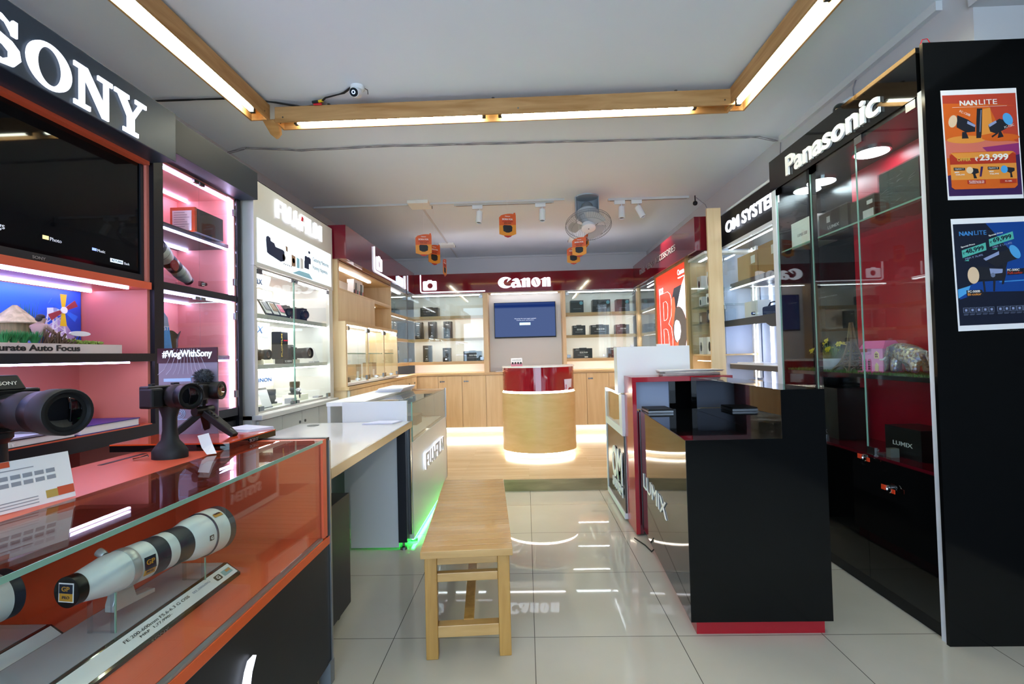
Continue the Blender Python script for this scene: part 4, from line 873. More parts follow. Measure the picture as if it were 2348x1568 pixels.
bx('green_wall_light', 'green_led', Q, -1.50, -1.31, 3.10, 3.11, .45, .46) if False else None
for y in (3.2, 4.4): MB().lathe((-.76, y, 0), (-.76, y, .035), [(0, .022), (.4, .022), (.5, .008), (1, .008)], 14).build('foot', 'steel', Q)
bx('lower_shelf', 'white_lam', Q, -1.19, -.78, 3.15, 4.43, .64, .655)
t = tag(bx('card_holder', 'paper', None, -.85, -.80, 3.22, 3.36, .656, .67), 'small white price holder inside the near end of the white counter', 'price card')
t = thing('mounted_boxes', 'grey boxed lenses lying inside the white counter under its glass top', 'box', (-.95, 3.95, .656)); bx('box', 'grey_print', t, -1.04, -.88, 3.85, 4.05, .656, .73)
pk = thing('paper_stack', 'stack of folded white papers overhanging the far end of the white counter top', 'papers', (-1.14, 4.1, .915))
for k in range(5): bx('sheet', 'paper_blue' if k % 2 else 'paper', pk, -1.23 + .01 * k, -1.02 + .008 * k, 3.92 - .01 * k, 4.36 - .012 * k, .915 + .007 * k, .921 + .007 * k)
TB = thing('side_table', 'white topped table with a metal front edge joining the orange and white counters', 'table', (-1.1, 2.5, 0))
mat('table_top', 'dcdad6', 0.12, coat=.2); mat('edge_brass', 'a8a28c', .3, metal=.7)
MB().prism([(-.752, 1.822), (-.752, 3.118), (-1.46, 3.118), (-1.46, 1.822)], 'z', .752, .786).build('tabletop', 'table_top', TB, bevel=.002)
bx('front_edge', 'edge_brass', TB, -.752, -.742, 1.822, 3.118, .748, .787)
MB().cyl((-1.335, 3.01, .786), (-1.335, 3.01, .7875), .036, n=28).build('cable_grommet', 'black_matt', TB)
bx('leg_panel', 'counter_white', TB, -1.125, -.822, 3.05, 3.075, .012, .752)
bx('post', 'charcoal', TB, -.822, -.768, 3.04, 3.10, .045, .752); bx('post_face', 'steel', TB, -.767, -.747, 3.085, 3.115, .08, .752)
MB().lathe((-.795, 3.06, 0), (-.795, 3.06, .045), [(0, .024), (.35, .022), (.4, .008), (1, .008)], 14).build('foot', 'steel', TB)
bx('rear_panel', 'counter_white', TB, -1.44, -1.42, 1.90, 3.10, .012, .752); bx('apron', 'white_lam', TB, -1.42, -1.05, 2.55, 2.57, .62, .752)
pp_ = thing('paper_sheets', 'few printed white sheets lying on the white table at the counter end', 'papers', (-.93, 3.03, .786))
for k in range(3): MB().slab([(-1.02, 2.98 + .005 * k, .787 + .003 * k), (-.83, 2.985, .787 + .003 * k), (-.80, 3.10, .787 + .003 * k), (-.95, 3.105, .787 + .003 * k)], (0, 0, 1), .002).build('sheet', 'paper_blue', pp_)
PD = thing('drawer_pedestal', 'low dark pedestal box on casters under the white table', 'pedestal', (-1.05, 2.1, 0))
bx('body', 'black_lam', PD, -1.28, -.852, 1.93, 2.30, .055, .565, bevel=.003)
for x, y in ((-.90, 1.98), (-.90, 2.25), (-1.23, 1.98), (-1.23, 2.25)):
    MB().lathe((x - .01, y, .026), (x + .01, y, .026), [(0, .026), (1, .026)], 16).build('caster', 'rubber', PD); bx('caster_fork', 'rubber', PD, x - .012, x + .012, y - .012, y + .012, .04, .055)

# ------------------------------------------------------------------ slatted bench
BN = thing('slatted_bench', 'wooden bench with a slatted seat standing on the tiled floor in the aisle', 'bench', (0, 0, 0))
def B_leg(x, y): return MB().box(x - .024, x + .024, y - .024, y + .024, 0, .405).build('leg', 'bench_leg', BN, bevel=.003)
L2 = .54; Wb = .181
for x in (-.145, .145):
    for y in (-L2 + .055, L2 - .055): B_leg(x, y)
for y in (-L2 + .055, L2 - .055):
    bx('apron', 'bench_slat', BN, -.121, .121, y - .012, y + .012, .365, .405, bevel=.002); bx('rail', 'bench_slat', BN, -.121, .121, y - .014, y + .014, .298, .332, bevel=.002); bx('stretcher', 'bench_slat', BN, -.121, .121, y - .024, y + .02, .085, .13, bevel=.002)
for x in (-.145, .145): bx('side_apron', 'bench_leg', BN, x - .012, x + .012, -L2 + .08, L2 - .08, .36, .405)
bx('long_stretcher', 'bench_leg', BN, -.02, .02, -L2 + .07, L2 - .07, .10, .135)
ns = 19
for k in range(ns):
    y0 = -L2 + k * (2 * L2 / ns); m = MB(); m.box(-Wb, Wb, y0 + .0018, y0 + 2 * L2 / ns - .0018, .407, .435); m.build('slat', 'bench_slat', BN, bevel=.0012)
BN.location = (-.297, 2.465, 0); BN.rotation_euler = (0, 0, math.radians(4.6))

# ------------------------------------------------------------------ far bay: red fascias
mat('red_fascia', '6b0f20', 0.08, coat=.5)
FZ0, FZ1 = 2.036, 2.30
fb = thing('sign_fascia', 'red gloss fascia across the far wall with a lit serif logo', 'fascia', (0, 6.55, 2.03))
bx('panel', 'red_fascia', fb, -1.49, 1.46, 6.55, 6.60, FZ0, FZ1)
bx('light_strip', 'added_ceiling_fill', fb, -1.40, 1.40, 6.612, 6.630, FZ1 - .03, FZ1 - .012)  # added glow, hidden behind the fascia to brighten the far ceiling
lo = MB().flat(CANON(), (0, 6.53, 2.158), *BW, .705, .150, .012).build('logo', 'sign_white', fb)
def neon(par, P, pts):
    MB().tube([P(a, b) for a, b in pts], .0085, 8).build('light_line', 'sign_white', par)
PB = lambda a, b: (a, 6.54, b)
neon(fb, PB, [(-1.402, FZ1 - .005), (-1.402, 2.085), (-1.398, 2.068), (-1.385, 2.058), (-1.365, 2.056), (-.53, 2.056)])
for nm, v, w_, h_, c_ in (('camera_symbol', CAMICON(), .185, .125, 2.145), ('camera_symbol', CAMHUMP(), .075, .018, 2.213)):
    MB().flat(v, (-1.275, 6.535, c_), *BW, w_, h_, .008).build(nm, 'sign_white', fb)
fl = thing('sign_fascia', 'red gloss fascia along the left side of the far bay, with lit camera symbols', 'fascia', (-1.49, 5.3, 2.03))
bx('panel', 'red_fascia', fl, -1.655, -1.49, 4.035, 6.55, FZ0, 2.32)
PLs = lambda a, b: (-1.482, a, b)
neon(fl, PLs, [(4.786, 2.30), (4.786, 2.10), (4.79, 2.075), (4.81, 2.062), (4.84, 2.06), (5.60, 2.06)])
neon(fl, PLs, [(6.01, 2.20), (6.01, 2.04)])
for v, w_, h_, c_ in ((CAMICON(), .19, .13, 2.150), (CAMHUMP(), .08, .02, 2.222)): MB().flat(v, (-1.484, 4.94, c_), *LW, w_, h_, .008).build('camera_symbol', 'sign_white', fl)
emit('sign_blue', 'b8d2ff', 2.5)
MB().flat(CAMICON(), (-1.484, 5.79, 2.10), *LW, .26, .10, .008).build('camera_symbol', 'sign_blue', fl)
fr_ = thing('sign_fascia', 'red gloss fascia along the right side of the far bay with small grey lettering', 'fascia', (1.46, 5.3, 2.03))
bx('panel', 'red_fascia', fr_, 1.46, 1.575, 4.18, 6.55, FZ0 + .005, 2.33)
mat('letter_grey', '9c9496', .7, spec=.2); txt(fr_, 'DSLR   LENS   ACCESSORIES', 'letter_grey', (1.459, 5.44, 2.185), RW, 1.46, .062, .004, .0)

# ------------------------------------------------------------------ far wall joinery
def cup_row(name, label, fx, plane, y0, y1, edges, z0, z1, depth, locks=True, zl=.85):
    t = thing(name, label, 'cabinet', (0, 0, 0))
    return t
FW = thing('base_cabinet', 'row of pale wooden cupboards along the far wall with light under its plinth', 'cabinet', (0, 6.7, .1))
bx('carcass', 'beech', FW, -1.58, 1.53, 6.62, 7.0, .22, .93); bx('plinth', 'white_paint', FW, -1.58, 1.53, 6.90, 6.95, .1, .22)
for a, b_ in ((-1.49, -1.204), (-1.198, -.879), (-.873, -.556), (-.55, -.235), (-.23, .09), (.095, .42), (.425, .80), (.805, 1.10), (1.105, 1.45)):
    d = bx('cupboard_door', 'beech', FW, a, b_, 6.60, 6.62, .222, .915)
    if a in (-1.198, -.873, .805, .095): 
        m = MB(); m.cyl((a + .03, 6.60, .845), (a + .03, 6.592, .845), .011, n=14); m.box(a + .045, a + .085, 6.596, 6.60, .837, .853); m.build('lock', 'steel', d)
bx('light_strip', 'led_kick', FW, -1.48, 1.45, 6.86, 6.875, .205, .22)
tag(bx('worktop', 'beech_h', None, -1.585, 1.53, 6.585, 7.0, .93, .96), 'pale wooden worktop along the far wall under the lit shelves', 'worktop')
mat('bay_back', 'f2f0e6', .6); mat('tv_back', 'dcdcdc', .6)
def bay(name, label, x0, x1, lower=True):
    t = thing(name, label, 'shelf unit', ((x0 + x1) / 2, 6.8, .96))
    bx('back_panel', 'bay_back', t, x0, x1, 6.97, 7.0, .96, 2.30)
    for k, z in enumerate((1.722, 1.418, 1.102)): bx('shelf', 'beech_h', t, x0, x1, 6.60, 6.97, z - .012, z + .014)
    bx('top_panel', 'white_paint', t, x0, x1, 6.60, 6.97, 2.03, 2.05)
    for z in (1.710, 1.406, 1.090): bx('shelf_lip', 'beech_h', t, x0, x1, 6.60, 6.612, z - .012, z); bx('light_strip', 'led_bay', t, x0 + .02, x1 - .02, 6.614, 6.63, z - .010, z - .001)
    bx('light_strip', 'led_white', t, x0 + .05, x1 - .05, 6.69, 6.71, 2.018, 2.03)
    n = 2; w_ = (x1 - x0) / n
    for k in range(n):
        g_ = bx('glass_door', GLASS, t, x0 + k * w_ + .002, x0 + (k + 1) * w_ - .002, 6.588, 6.594, 1.118, 2.025)
        xx = x0 + (k + (0 if k == 0 else 1)) * w_; xx += .03 if k == 0 else -.03
        for z in (1.15, 1.99): MB().box(xx - .022, xx + .022, 6.582, 6.598, z - .02, z + .02).build('hinge', 'steel', g_)
    m = MB(); m.cyl(((x0 + x1) / 2, 6.588, 1.15), ((x0 + x1) / 2, 6.566, 1.15), .012, n=14); m.build('lock', 'chrome', t)
    return t
bay('lit_shelf_unit', 'lit shelves of boxes behind glass on the far wall, left of the blue television', -1.60, -.567); bay('lit_shelf_unit', 'lit shelves of boxes behind glass on the far wall, right of the blue television', .545, 1.53)
cb_ = thing('television_bay', 'pale panelled niche between wooden posts behind the blue television', 'wall panel', (0, 6.9, .96))
bx('back_panel', 'tv_back', cb_, -.502, .497, 6.80, 6.83, .96, 2.03)
for x0, x1 in ((-.567, -.502), (.497, .545)): bx('post', 'beech', cb_, x0, x1, 6.56, 7.0, .96, 2.035)
bx('top_panel', 'beech_h', cb_, -.502, .497, 6.60, 6.80, 2.032, 2.05); bx('light_strip', 'led_white', cb_, -.465, .45, 6.69, 6.705, 2.022, 2.032)
t = thing('television', 'black framed television with a blue screen on the far wall', 'television', (0, 6.78, 1.42))
mat('screen_blue', '0b1a4a', .08, coat=.5); emit('screen_glow', '10275f', .8)
bx('casing', 'black_matt', t, -.43, .423, 6.757, 6.80, 1.418, 1.912); s_ = bx('screen', 'screen_glow', t, -.421, .414, 6.752, 6.757, 1.436, 1.906); MATS['screen_glow'].node_tree.nodes['Principled BSDF'].inputs['Roughness'].default_value = .03; MATS['screen_glow'].node_tree.nodes['Principled BSDF'].inputs['Specular IOR Level'].default_value = .2; MATS['screen_glow'].node_tree.nodes['Principled BSDF'].inputs['Base Color'].default_value = lin('060d28')
emit('screen_button', '9fe0e8', 1.6); emit('screen_text', 'c7d6f5', .8)
bx('screen_button', 'screen_button', s_, -.078, .07, 6.7505, 6.752, 1.596, 1.628)
txt(s_, 'Warning: No input signal available', 'screen_text', (0, 6.751, 1.683), BW, .30, .014, .001); txt(s_, 'Check your connection', 'screen_text', (0, 6.751, 1.661), BW, .24, .013, .001); txt(s_, 'Source', 'ink', (-.004, 6.7504, 1.612), BW, .09, .014, .0006)

# boxes on the far shelves
mat('box_black', '1c1b1b', .35); mat('box_dark', '262423', .4); mat('box_maroon', '2c161b', .35); mat('box_grey', '6f6f6b', .5); mat('print_white', 'd8d8d8', .5); mat('sticker_blue', '6fb4cc', .5)
def lens_box(x, z, w_, h, label, y=6.72, m_='box_dark', group='tall lens boxes on the far shelves'):
    t = thing('lens_box', label, 'box', (x, y, z), group)
    q = [(x + w_ / 2 * math.cos(a), y + .045 * math.sin(a)) for a in [PI + PI * i / 10 for i in range(11)]] + [(x + w_ / 2, y + .07), (x - w_ / 2, y + .07)]
    MB().prism(q, 'z', z, z + h).build('box', m_, t, smooth=True)
    MB().flat(TX('Canon', .03), (x, y - .0455, z + h * .82), *BW, w_ * .35, .014, .002).build('lettering', 'print_white', t)
    m = MB(); m.box(x - .012, x + .012, y - .0475, y - .0455, z + h * .18, z + h * .22); m.box(x - w_ * .18, x + w_ * .18, y - .0475, y - .045, z + h * .115, z + h * .13); m.box(x - .006, x + .006, y - .0475, y - .0455, z + h * .34, z + h * .36); m.build('printed_mark', 'print_white', t); return t
Z1, Z2, Z3 = 1.736, 1.432, 1.116
lens_box(-1.481, Z2, .115, .237, 'tall black lens box, leftmost of the three on the middle shelf'); lens_box(-1.29, Z2, .115, .236, 'tall black lens box, middle one of the three on the middle shelf'); lens_box(-1.076, Z2, .118, .237, 'tall black lens box, right one of the three on the middle shelf')
lens_box(-1.367, Z3, .118, .228, 'tall black lens box with a white sticker at the left of the lower shelf'); lens_box(-1.096, Z3, .112, .188, 'shorter black lens box in the middle of the lower left shelf')
def kit_box(x0, x1, z, h, label, body='EOS R50', m_='box_black', y=6.68, sticker=None, group='camera boxes on the far shelves', tabs=True, white=False):
    t = thing('camera_box', label, 'box', ((x0 + x1) / 2, y, z), group); w_ = x1 - x0
    bx('box', m_, t, x0, x1, y, y + .14, z, z + h)
    if tabs: bx('handle_tab', m_, t, x0 + w_ * .3, x1 - w_ * .3, y + .01, y + .02, z + h, z + h + .008)
    if body:
        txt(t, body, 'print_white', ((x0 + x1) / 2 + .01, y - .0005, z + h * .58), BW, w_ * .42, .020, .001, .02); txt(t, 'Canon', 'print_white', (x0 + w_ * .2, y - .0005, z + h * .86), BW, w_ * .2, .010, .001, .02)
    if sticker: MB().flat(SHAPE('disc', [ell(0, 0, 1, 1, n=20)]), (x1 - .032, y - .0005, z + h * .78), *BW, .048, .048, .001).build('round_sticker', 'sticker_blue', t)
    if white: bx('white_label', 'print_white', t, x0 + w_ * .58, x0 + w_ * .76, y - .0015, y, z + h * .06, z + h * .2)
    m = MB(); m.box(x0 + w_ * .2, x1 - w_ * .2, y - .001, y, z + h * .32, z + h * .345); m.build('printed_line', 'grey_print', t); return t
kit_box(-1.443, -1.199, Z1, .128, 'wide black camera box alone on the top left shelf', 'EOS R5'); kit_box(-.859, -.614, Z3, .135, 'wide black camera box at the right of the lower left shelf', 'EOS R50')
kit_box(.625, .801, Z1, .172, 'dark camera box with a round blue sticker, left on the top right shelf', None, sticker=1, tabs=False); kit_box(.925, 1.165, Z1, .176, 'wide dark camera box with blue and white stickers, middle of the top right shelf', None, sticker=1, tabs=False)
kit_box(1.249, 1.425, Z1, .172, 'dark reddish camera box with a blue sticker, right on the top right shelf', None, 'box_maroon', sticker=1, tabs=False)
kit_box(.644, .818, Z2, .132, 'black camera box at the left of the middle right shelf', 'EOS R50'); kit_box(.889, 1.139, Z2, .132, 'wide black camera box in the middle of the middle right shelf', 'EOS R100'); kit_box(1.23, 1.412, Z2, .13, 'dark reddish camera box at the right of the middle right shelf', 'EOS R50', 'box_maroon')
kit_box(.651, .902, Z3, .135, 'wide black camera box with a white label on the lower right shelf', 'EOS R50', white=True); kit_box(1.118, 1.364, Z3, .135, 'black and red camera box half hidden by the white panel on the lower right shelf', 'EOS R50', 'box_maroon', white=True)
t = thing('leaflet_stand', 'small white and red leaflet stand on the red desk', 'leaflet stand', (-.15, 5.42, 1.062))
bx('card', 'paper', t, -.17, -.045, 5.42, 5.428, 1.062, 1.152); bx('red_band', 'red_lam', t, -.17, -.045, 5.416, 5.42, 1.062, 1.095)
txt(t, 'CHARACTER GUIDE', 'ink', (-.107, 5.4195, 1.130), BW, .10, .009, .0006)
for k in range(4): bx('printed_bottle', 'ink', t, -.160 + .03 * k, -.142 + .03 * k, 5.4135, 5.416, 1.085, 1.108)
t = tag(bx('flyer', 'paper', None, -.42, -.26, 6.62, 6.76, .96, .972), 'low white flyer stack on the worktop below the blue television', 'papers')

# desk
DK = thing('reception_desk', 'round fronted desk of pale wood with a red gloss band and glowing rings', 'desk', (.125, 5.5, .1))
def halfell(rx, ry, y0=5.5, n=36, back=.30): return [(.128 + rx * math.cos(a), y0 + ry * math.sin(a)) for a in [PI + PI * i / n for i in range(n + 1)]] + [(.128 + rx, y0 + back), (.128 - rx, y0 + back)]
wood('desk_wood', 'd0b582', 'c6a973', 2.0, (2, 2, 9), .35)
mat('desk_red', '8e1322', .06, coat=.6); mat('kick_white', 'e9e9e6', .5)
MB().prism(halfell(.408, .36), 'z', .150, .775).build('drum', 'desk_wood', DK, smooth=True)
MB().prism(halfell(.375, .325), 'z', .1, .150).build('plinth', 'kick_white', DK, smooth=True)
MB().prism(halfell(.395, .345), 'z', .775, .797).build('glow_ring', 'led_kick', DK, smooth=True)
MB().prism(halfell(.388, .338), 'z', .141, .150).build('glow_ring', 'led_kick', DK, smooth=True)
MB().prism(halfell(.398, .352), 'z', .797, 1.048).build('red_band', 'desk_red', DK, smooth=True)
MB().prism(halfell(.404, .358), 'z', 1.048, 1.062).build('desk_top', 'white_gloss', DK, smooth=True)
t = thing('leaflet_holder', 'pale printed leaflet stuck on the right of the red desk band', 'leaflet', (.40, 5.25, .82))
q = [(.405, 5.5 - .362 * math.sqrt(1 - ((.405 - .128) / .404) ** 2) ), (.485, 5.5 - .362 * math.sqrt(1 - ((.485 - .128) / .404) ** 2))]
MB().slab([(q[0][0], q[0][1], .80), (q[1][0] - .006, q[1][1] + .012, .80), (q[1][0], q[1][1], .915), (q[0][0] - .006, q[0][1], .915)], (.5, -1, 0), .003).build('card', 'paper_blue', t)
bx('printed_figure', 'red_lam', t, .412, .424, q[0][1] - .006, q[0][1] - .002, .81, .86)

# ------------------------------------------------------------------ left side of far bay
NI = thing('niche_cabinet', 'pale wooden wall cabinet with an open lit niche under the left red fascia', 'cabinet', (-1.65, 4.9, 1.5))
bx('end_post', 'beech', NI, -1.66, -1.575, 4.065, 4.10, .02, 2.06)
bx('back_panel', 'bay_back', NI, -1.96, -1.94, 4.10, 5.70, 1.51, 2.05); bx('niche_floor', 'beech_y', NI, -1.94, -1.575, 4.10, 5.04, 1.785, 1.80); bx('front_panel', 'beech', NI, -1.59, -1.575, 4.10, 5.04, 1.513, 1.784)
bx('divider', 'beech', NI, -1.94, -1.575, 5.04, 5.07, 1.512, 1.80); bx('divider', 'beech', NI, -1.94, -1.575, 5.68, 5.70, 1.50, 2.05); bx('cubby_top', 'beech_y', NI, -1.94, -1.575, 5.07, 5.68, 1.765, 1.80)
bx('top_panel', 'beech_y', NI, -1.94, -1.577, 4.10, 5.68, 2.018, 2.033); bx('light_strip', 'led_white', NI, -1.70, -1.67, 4.12, 5.25, 2.007, 2.018); bx('light_strip', 'led_warm', NI, -1.70, -1.69, 5.09, 5.45, 1.758, 1.765)
t = thing('carton_bundle', 'leaning bundle of small white and grey cartons in the open niche', 'cartons', (-1.72, 4.75, 1.80))
for k in range(6):
    k_ = MB().slab([(-1.70, 4.62 + .05 * k, 1.80), (-1.70, 4.655 + .05 * k, 1.80), (-1.70, 4.675 + .05 * k, 1.925 + .006 * (k % 3)), (-1.70, 4.64 + .05 * k, 1.925 + .006 * (k % 3))], (1, 0, 0), .06).build('carton', ('paper', 'box_grey', 'print_white')[k % 3], t); 
    MB().slab([(-1.6395, 4.63 + .05 * k, 1.815), (-1.6395, 4.65 + .05 * k, 1.815), (-1.6395, 4.655 + .05 * k, 1.86), (-1.6395, 4.636 + .05 * k, 1.86)], (1, 0, 0), .001).build('label', 'fuji_red' if k % 2 else 'ink', k_)
tag(bx('white_carton', 'paper', None, -1.73, -1.66, 4.70, 4.95, 1.934, 1.97), 'flat white carton lying on top of the carton bundle in the niche', 'box')
LG = thing('glass_display_cabinet', 'pale wooden cabinet with three pairs of glass doors on the left of the far bay', 'display cabinet', (-1.55, 4.9, .97))
bx('end_panel', 'beech', LG, -1.62, -1.505, 4.04, 4.07, .1, 1.512); bx('light_strip', 'led_bay', LG, -1.80, -1.79, 4.08, 5.67, 1.474, 1.485); bx('back_panel', 'white_lam', LG, -1.86, -1.84, 4.07, 5.70, .97, 1.51); bx('top_panel', 'beech_y', LG, -1.86, -1.505, 4.07, 5.70, 1.485, 1.512); bx('bottom_panel', 'white_lam', LG, -1.86, -1.505, 4.07, 5.70, .965, .985); bx('end_panel', 'beech', LG, -1.86, -1.51, 5.68, 5.70, .985, 1.485)  # strip near the back panel is added to brighten the interior
bx('light_strip', 'led_bay', LG, -1.56, -1.545, 4.08, 5.67, 1.474, 1.485)
yy = [4.075, 4.615, 5.15, 5.68]
for k in range(3):
    if k: bx('mullion', 'beech', LG, -1.525, -1.507, yy[k] - .012, yy[k] + .012, .985, 1.485)
    mid = (yy[k] + yy[k + 1]) / 2; bx('glass_shelf', GLASS, LG, -1.83, -1.55, yy[k] + .01, yy[k + 1] - .02, 1.236, 1.244); bx('shelf_edge', GEDGE, LG, -1.55, -1.547, yy[k] + .01, yy[k + 1] - .02, 1.236, 1.244)
    for a, b_, hy in ((yy[k] + .013, mid - .001, yy[k] + .03), (mid + .001, yy[k + 1] - .013, yy[k + 1] - .03)):
        d = bx('glass_door', GLASS, LG, -1.512, -1.506, a, b_, .99, 1.482)
        for z in (1.015, 1.455): MB().box(-1.518, -1.50, hy - .018, hy + .018, z - .02, z + .02).build('hinge', 'steel', d)
    m = MB(); m.cyl((-1.506, mid, 1.01), (-1.486, mid, 1.01), .011, n=12); m.box(-1.51, -1.498, mid - .03, mid + .03, .998, 1.022); m.build('lock', 'chrome', LG)
mat('bag_tan', 'a58c6c', .7)
for i, (y, z, h, m_, lb_) in enumerate(((4.15, 1.244, .075, 'box_grey', 'small grey box on the glass shelf of the first pair of glass doors'), (4.20, .985, .14, 'bag_tan', 'tan carton standing inside the first pair of glass doors'), (4.76, .985, .15, 'bag_tan', 'tan carton standing inside the middle pair of glass doors'), (5.26, .985, .16, 'bag_tan', 'tan carton standing inside the last pair of glass doors'))):
    t = thing('carton', lb_, 'box', (-1.70, y, z), 'cartons in the left glass cabinet'); bx('box', m_, t, -1.76, -1.66, y - .05, y + .10, z, z + h); bx('label', 'print_white', t, -1.66, -1.658, y - .03, y + .03, z + .02, z + h * .55)
LC = thing('base_cabinet', 'pale wooden cupboards with small locks under the left glass cabinet', 'cabinet', (-1.55, 5.2, .1))
bx('carcass', 'beech', LC, -1.95, -1.50, 4.10, 6.60, .22, .93); bx('plinth', 'white_paint', LC, -1.95, -1.70, 4.10, 6.90, .1, .22); bx('light_strip', 'led_kick', LC, -1.69, -1.675, 4.12, 6.6, .205, .22)
bx('end_panel', 'cream', LC, -1.62, -1.488, 4.06, 4.075, .1, .925) ; edges = [4.085, 4.72, 5.03, 5.52, 5.99, 6.26, 6.58]
for a, b_ in zip(edges, edges[1:]):
    d = bx('cupboard_door', 'beech', LC, -1.50, -1.485, a, b_ - .005, .225, .925); m = MB(); m.box(-1.485, -1.48, (a * .45 + b_ * .55) - .02, (a * .45 + b_ * .55) + .02, .835, .86); m.build('lock', 'steel', d)
tag(MB().box(-1.95, -1.48, 4.03, 6.585, .93, .958).build('worktop', 'beech_y'), 'pale wooden worktop along the left of the far bay', 'worktop')
LS = thing('lit_shelf_unit', 'lit shelves of lens boxes behind glass at the left corner of the far bay', 'shelf unit', (-1.75, 6.2, 1.1))
bx('back_panel', 'bay_back', LS, -1.96, -1.94, 5.70, 7.0, .96, 2.05)
for z in (1.722, 1.418, 1.102): bx('shelf', 'beech_y', LS, -1.94, -1.60, 5.70, 6.97, z - .012, z + .014); bx('shelf_lip', 'beech_y', LS, -1.612, -1.60, 5.70, 6.97, z - .024, z - .012); bx('light_strip', 'led_bay', LS, -1.63, -1.614, 5.72, 6.55, z - .022, z - .013)
bx('light_strip', 'led_white', LS, -1.66, -1.63, 5.72, 6.35, 2.02, 2.035); bx('top_panel', 'white_paint', LS, -1.94, -1.585, 5.70, 6.97, 2.035, 2.05); bx('glass_door', GLASS, LS, -1.608, -1.602, 5.71, 6.57, 1.118, 2.03)
for i, (y, z, h, m_, lb_) in enumerate(((5.95, Z1, .20, 'box_grey', 'grey lens box nearer the niche on the top corner shelf'), (6.22, Z1, .20, 'box_dark', 'dark lens box nearer the corner on the top corner shelf'), (5.92, Z2, .22, 'box_dark', 'dark lens box nearest the niche on the middle corner shelf'), (6.08, Z2, .22, 'box_grey', 'grey lens box, second from the niche on the middle corner shelf'), (6.25, Z2, .22, 'box_dark', 'dark lens box nearest the corner on the middle corner shelf'), (6.15, Z3, .17, 'box_grey', 'grey box nearer the niche on the lowest corner shelf'), (6.38, Z3, .17, 'box_grey', 'grey box nearest the corner on the lowest corner shelf'))):
    t = thing('lens_box', lb_, 'box', (-1.75, y, z), 'lens boxes on the left corner shelves'); bx('box', m_, t, -1.80, -1.68, y - .055, y + .055, z, z + h, bevel=.012); MB().flat(TX('Canon', .03), (-1.679, y, z + h * .8), *LW, .04, .012, .002).build('lettering', 'print_white', t)

# ------------------------------------------------------------------ right side of far bay
RX = 1.515
RC = thing('corner_shelf_unit', 'glass fronted wooden shelves between the far wall and the red lit poster', 'shelf unit', (1.65, 6.1, .96))
bx('back_panel', 'bay_back', RC, 1.93, 1.95, 5.665, 7.0, .96, 2.05); bx('corner_post', 'beech', RC, 1.49, 1.53, 6.50, 6.58, .96, 2.035)
for z in (1.722, 1.418, 1.102): bx('shelf', 'beech_y', RC, RX + .02, 1.93, 5.665, 6.97, z - .012, z + .014); bx('shelf_lip', 'beech_y', RC, RX + .02, RX + .032, 5.665, 6.97, z - .024, z - .012); bx('light_strip', 'led_bay', RC, RX + .034, RX + .05, 5.66, 6.5, z - .022, z - .013)
bx('glass_door', GLASS, RC, RX, RX + .006, 5.665, 6.50, 1.118, 2.03); bx('light_strip', 'led_white', RC, 1.60, 1.62, 5.66, 6.4, 2.02, 2.03)
for i, (y, z) in enumerate(((5.75, Z1), (5.80, Z2), (6.0, Z2), (5.78, Z3), (5.95, Z3))):
    t = thing('accessory_box', ('grey box on the top shelf beside the red lit poster', 'grey box nearer the poster on the middle right corner shelf', 'grey box nearer the corner on the middle right corner shelf', 'grey box nearer the poster on the lowest right corner shelf', 'grey box nearer the corner on the lowest right corner shelf')[i], 'box', (1.6, y, z), 'boxes on the right corner shelves'); bx('box', 'box_grey', t, 1.58, 1.66, y - .06, y + .06, z, z + .15); bx('label', 'ink', t, 1.5785, 1.58, y - .02, y + .02, z + .03, z + .10)
RB = thing('base_cabinet', 'pale wooden cupboards and worktop along the right of the far bay', 'cabinet', (1.7, 5.3, .1))
bx('carcass', 'beech', RB, 1.53, 1.95, 4.10, 6.62, .22, .90); bx('plinth', 'white_paint', RB, 1.70, 1.95, 4.10, 6.90, .1, .22); bx('top_panel', 'beech_y', RB, 1.50, 1.95, 4.10, 6.585, .90, .93)
for k in range(6): bx('cupboard_door', 'beech', RB, 1.515, 1.53, 4.12 + .41 * k, 4.525 + .41 * k, .225, .895)
LBX = thing('lightbox_poster', 'glowing red poster with a giant letter and digit in a pale wooden frame', 'lit poster', (1.55, 5.1, .95))
mat('poster_red', 'd83a20', .35); b = MATS['poster_red'].node_tree.nodes['Principled BSDF']; b.inputs['Emission Color'].default_value = lin('e0411f'); b.inputs['Emission Strength'].default_value = .55
def glowprint(n_, c, s): m_ = mat(n_, c, .4); q = m_.node_tree.nodes['Principled BSDF']; q.inputs['Emission Color'].default_value = lin(c); q.inputs['Emission Strength'].default_value = s
glowprint('poster_white', 'f4f6fb', 1.0); glowprint('poster_navy', '20202c', .35); glowprint('poster_brown', '4f4540', .55); glowprint('poster_skin', 'd0603c', .6); glowprint('poster_pale', 'e8e6f4', .85)
wood('frame_wood', 'b0925c', '977a48', 3, (9, 9, 1), .4)
bx('box_body', 'beech', LBX, 1.53, 1.70, 4.54, 5.66, .93, 2.045)
m = MB(); m.box(RX - .02, 1.53, 5.62, 5.66, .94, 2.05); m.box(RX - .02, 1.53, 4.53, 4.58, .94, 2.05); m.box(RX - .02, 1.53, 4.58, 5.62, 2.025, 2.05); m.build('frame', 'frame_wood', LBX)
pn = bx('print_panel', 'poster_red', LBX, RX - .006, 1.53, 4.58, 5.62, .95, 2.025)
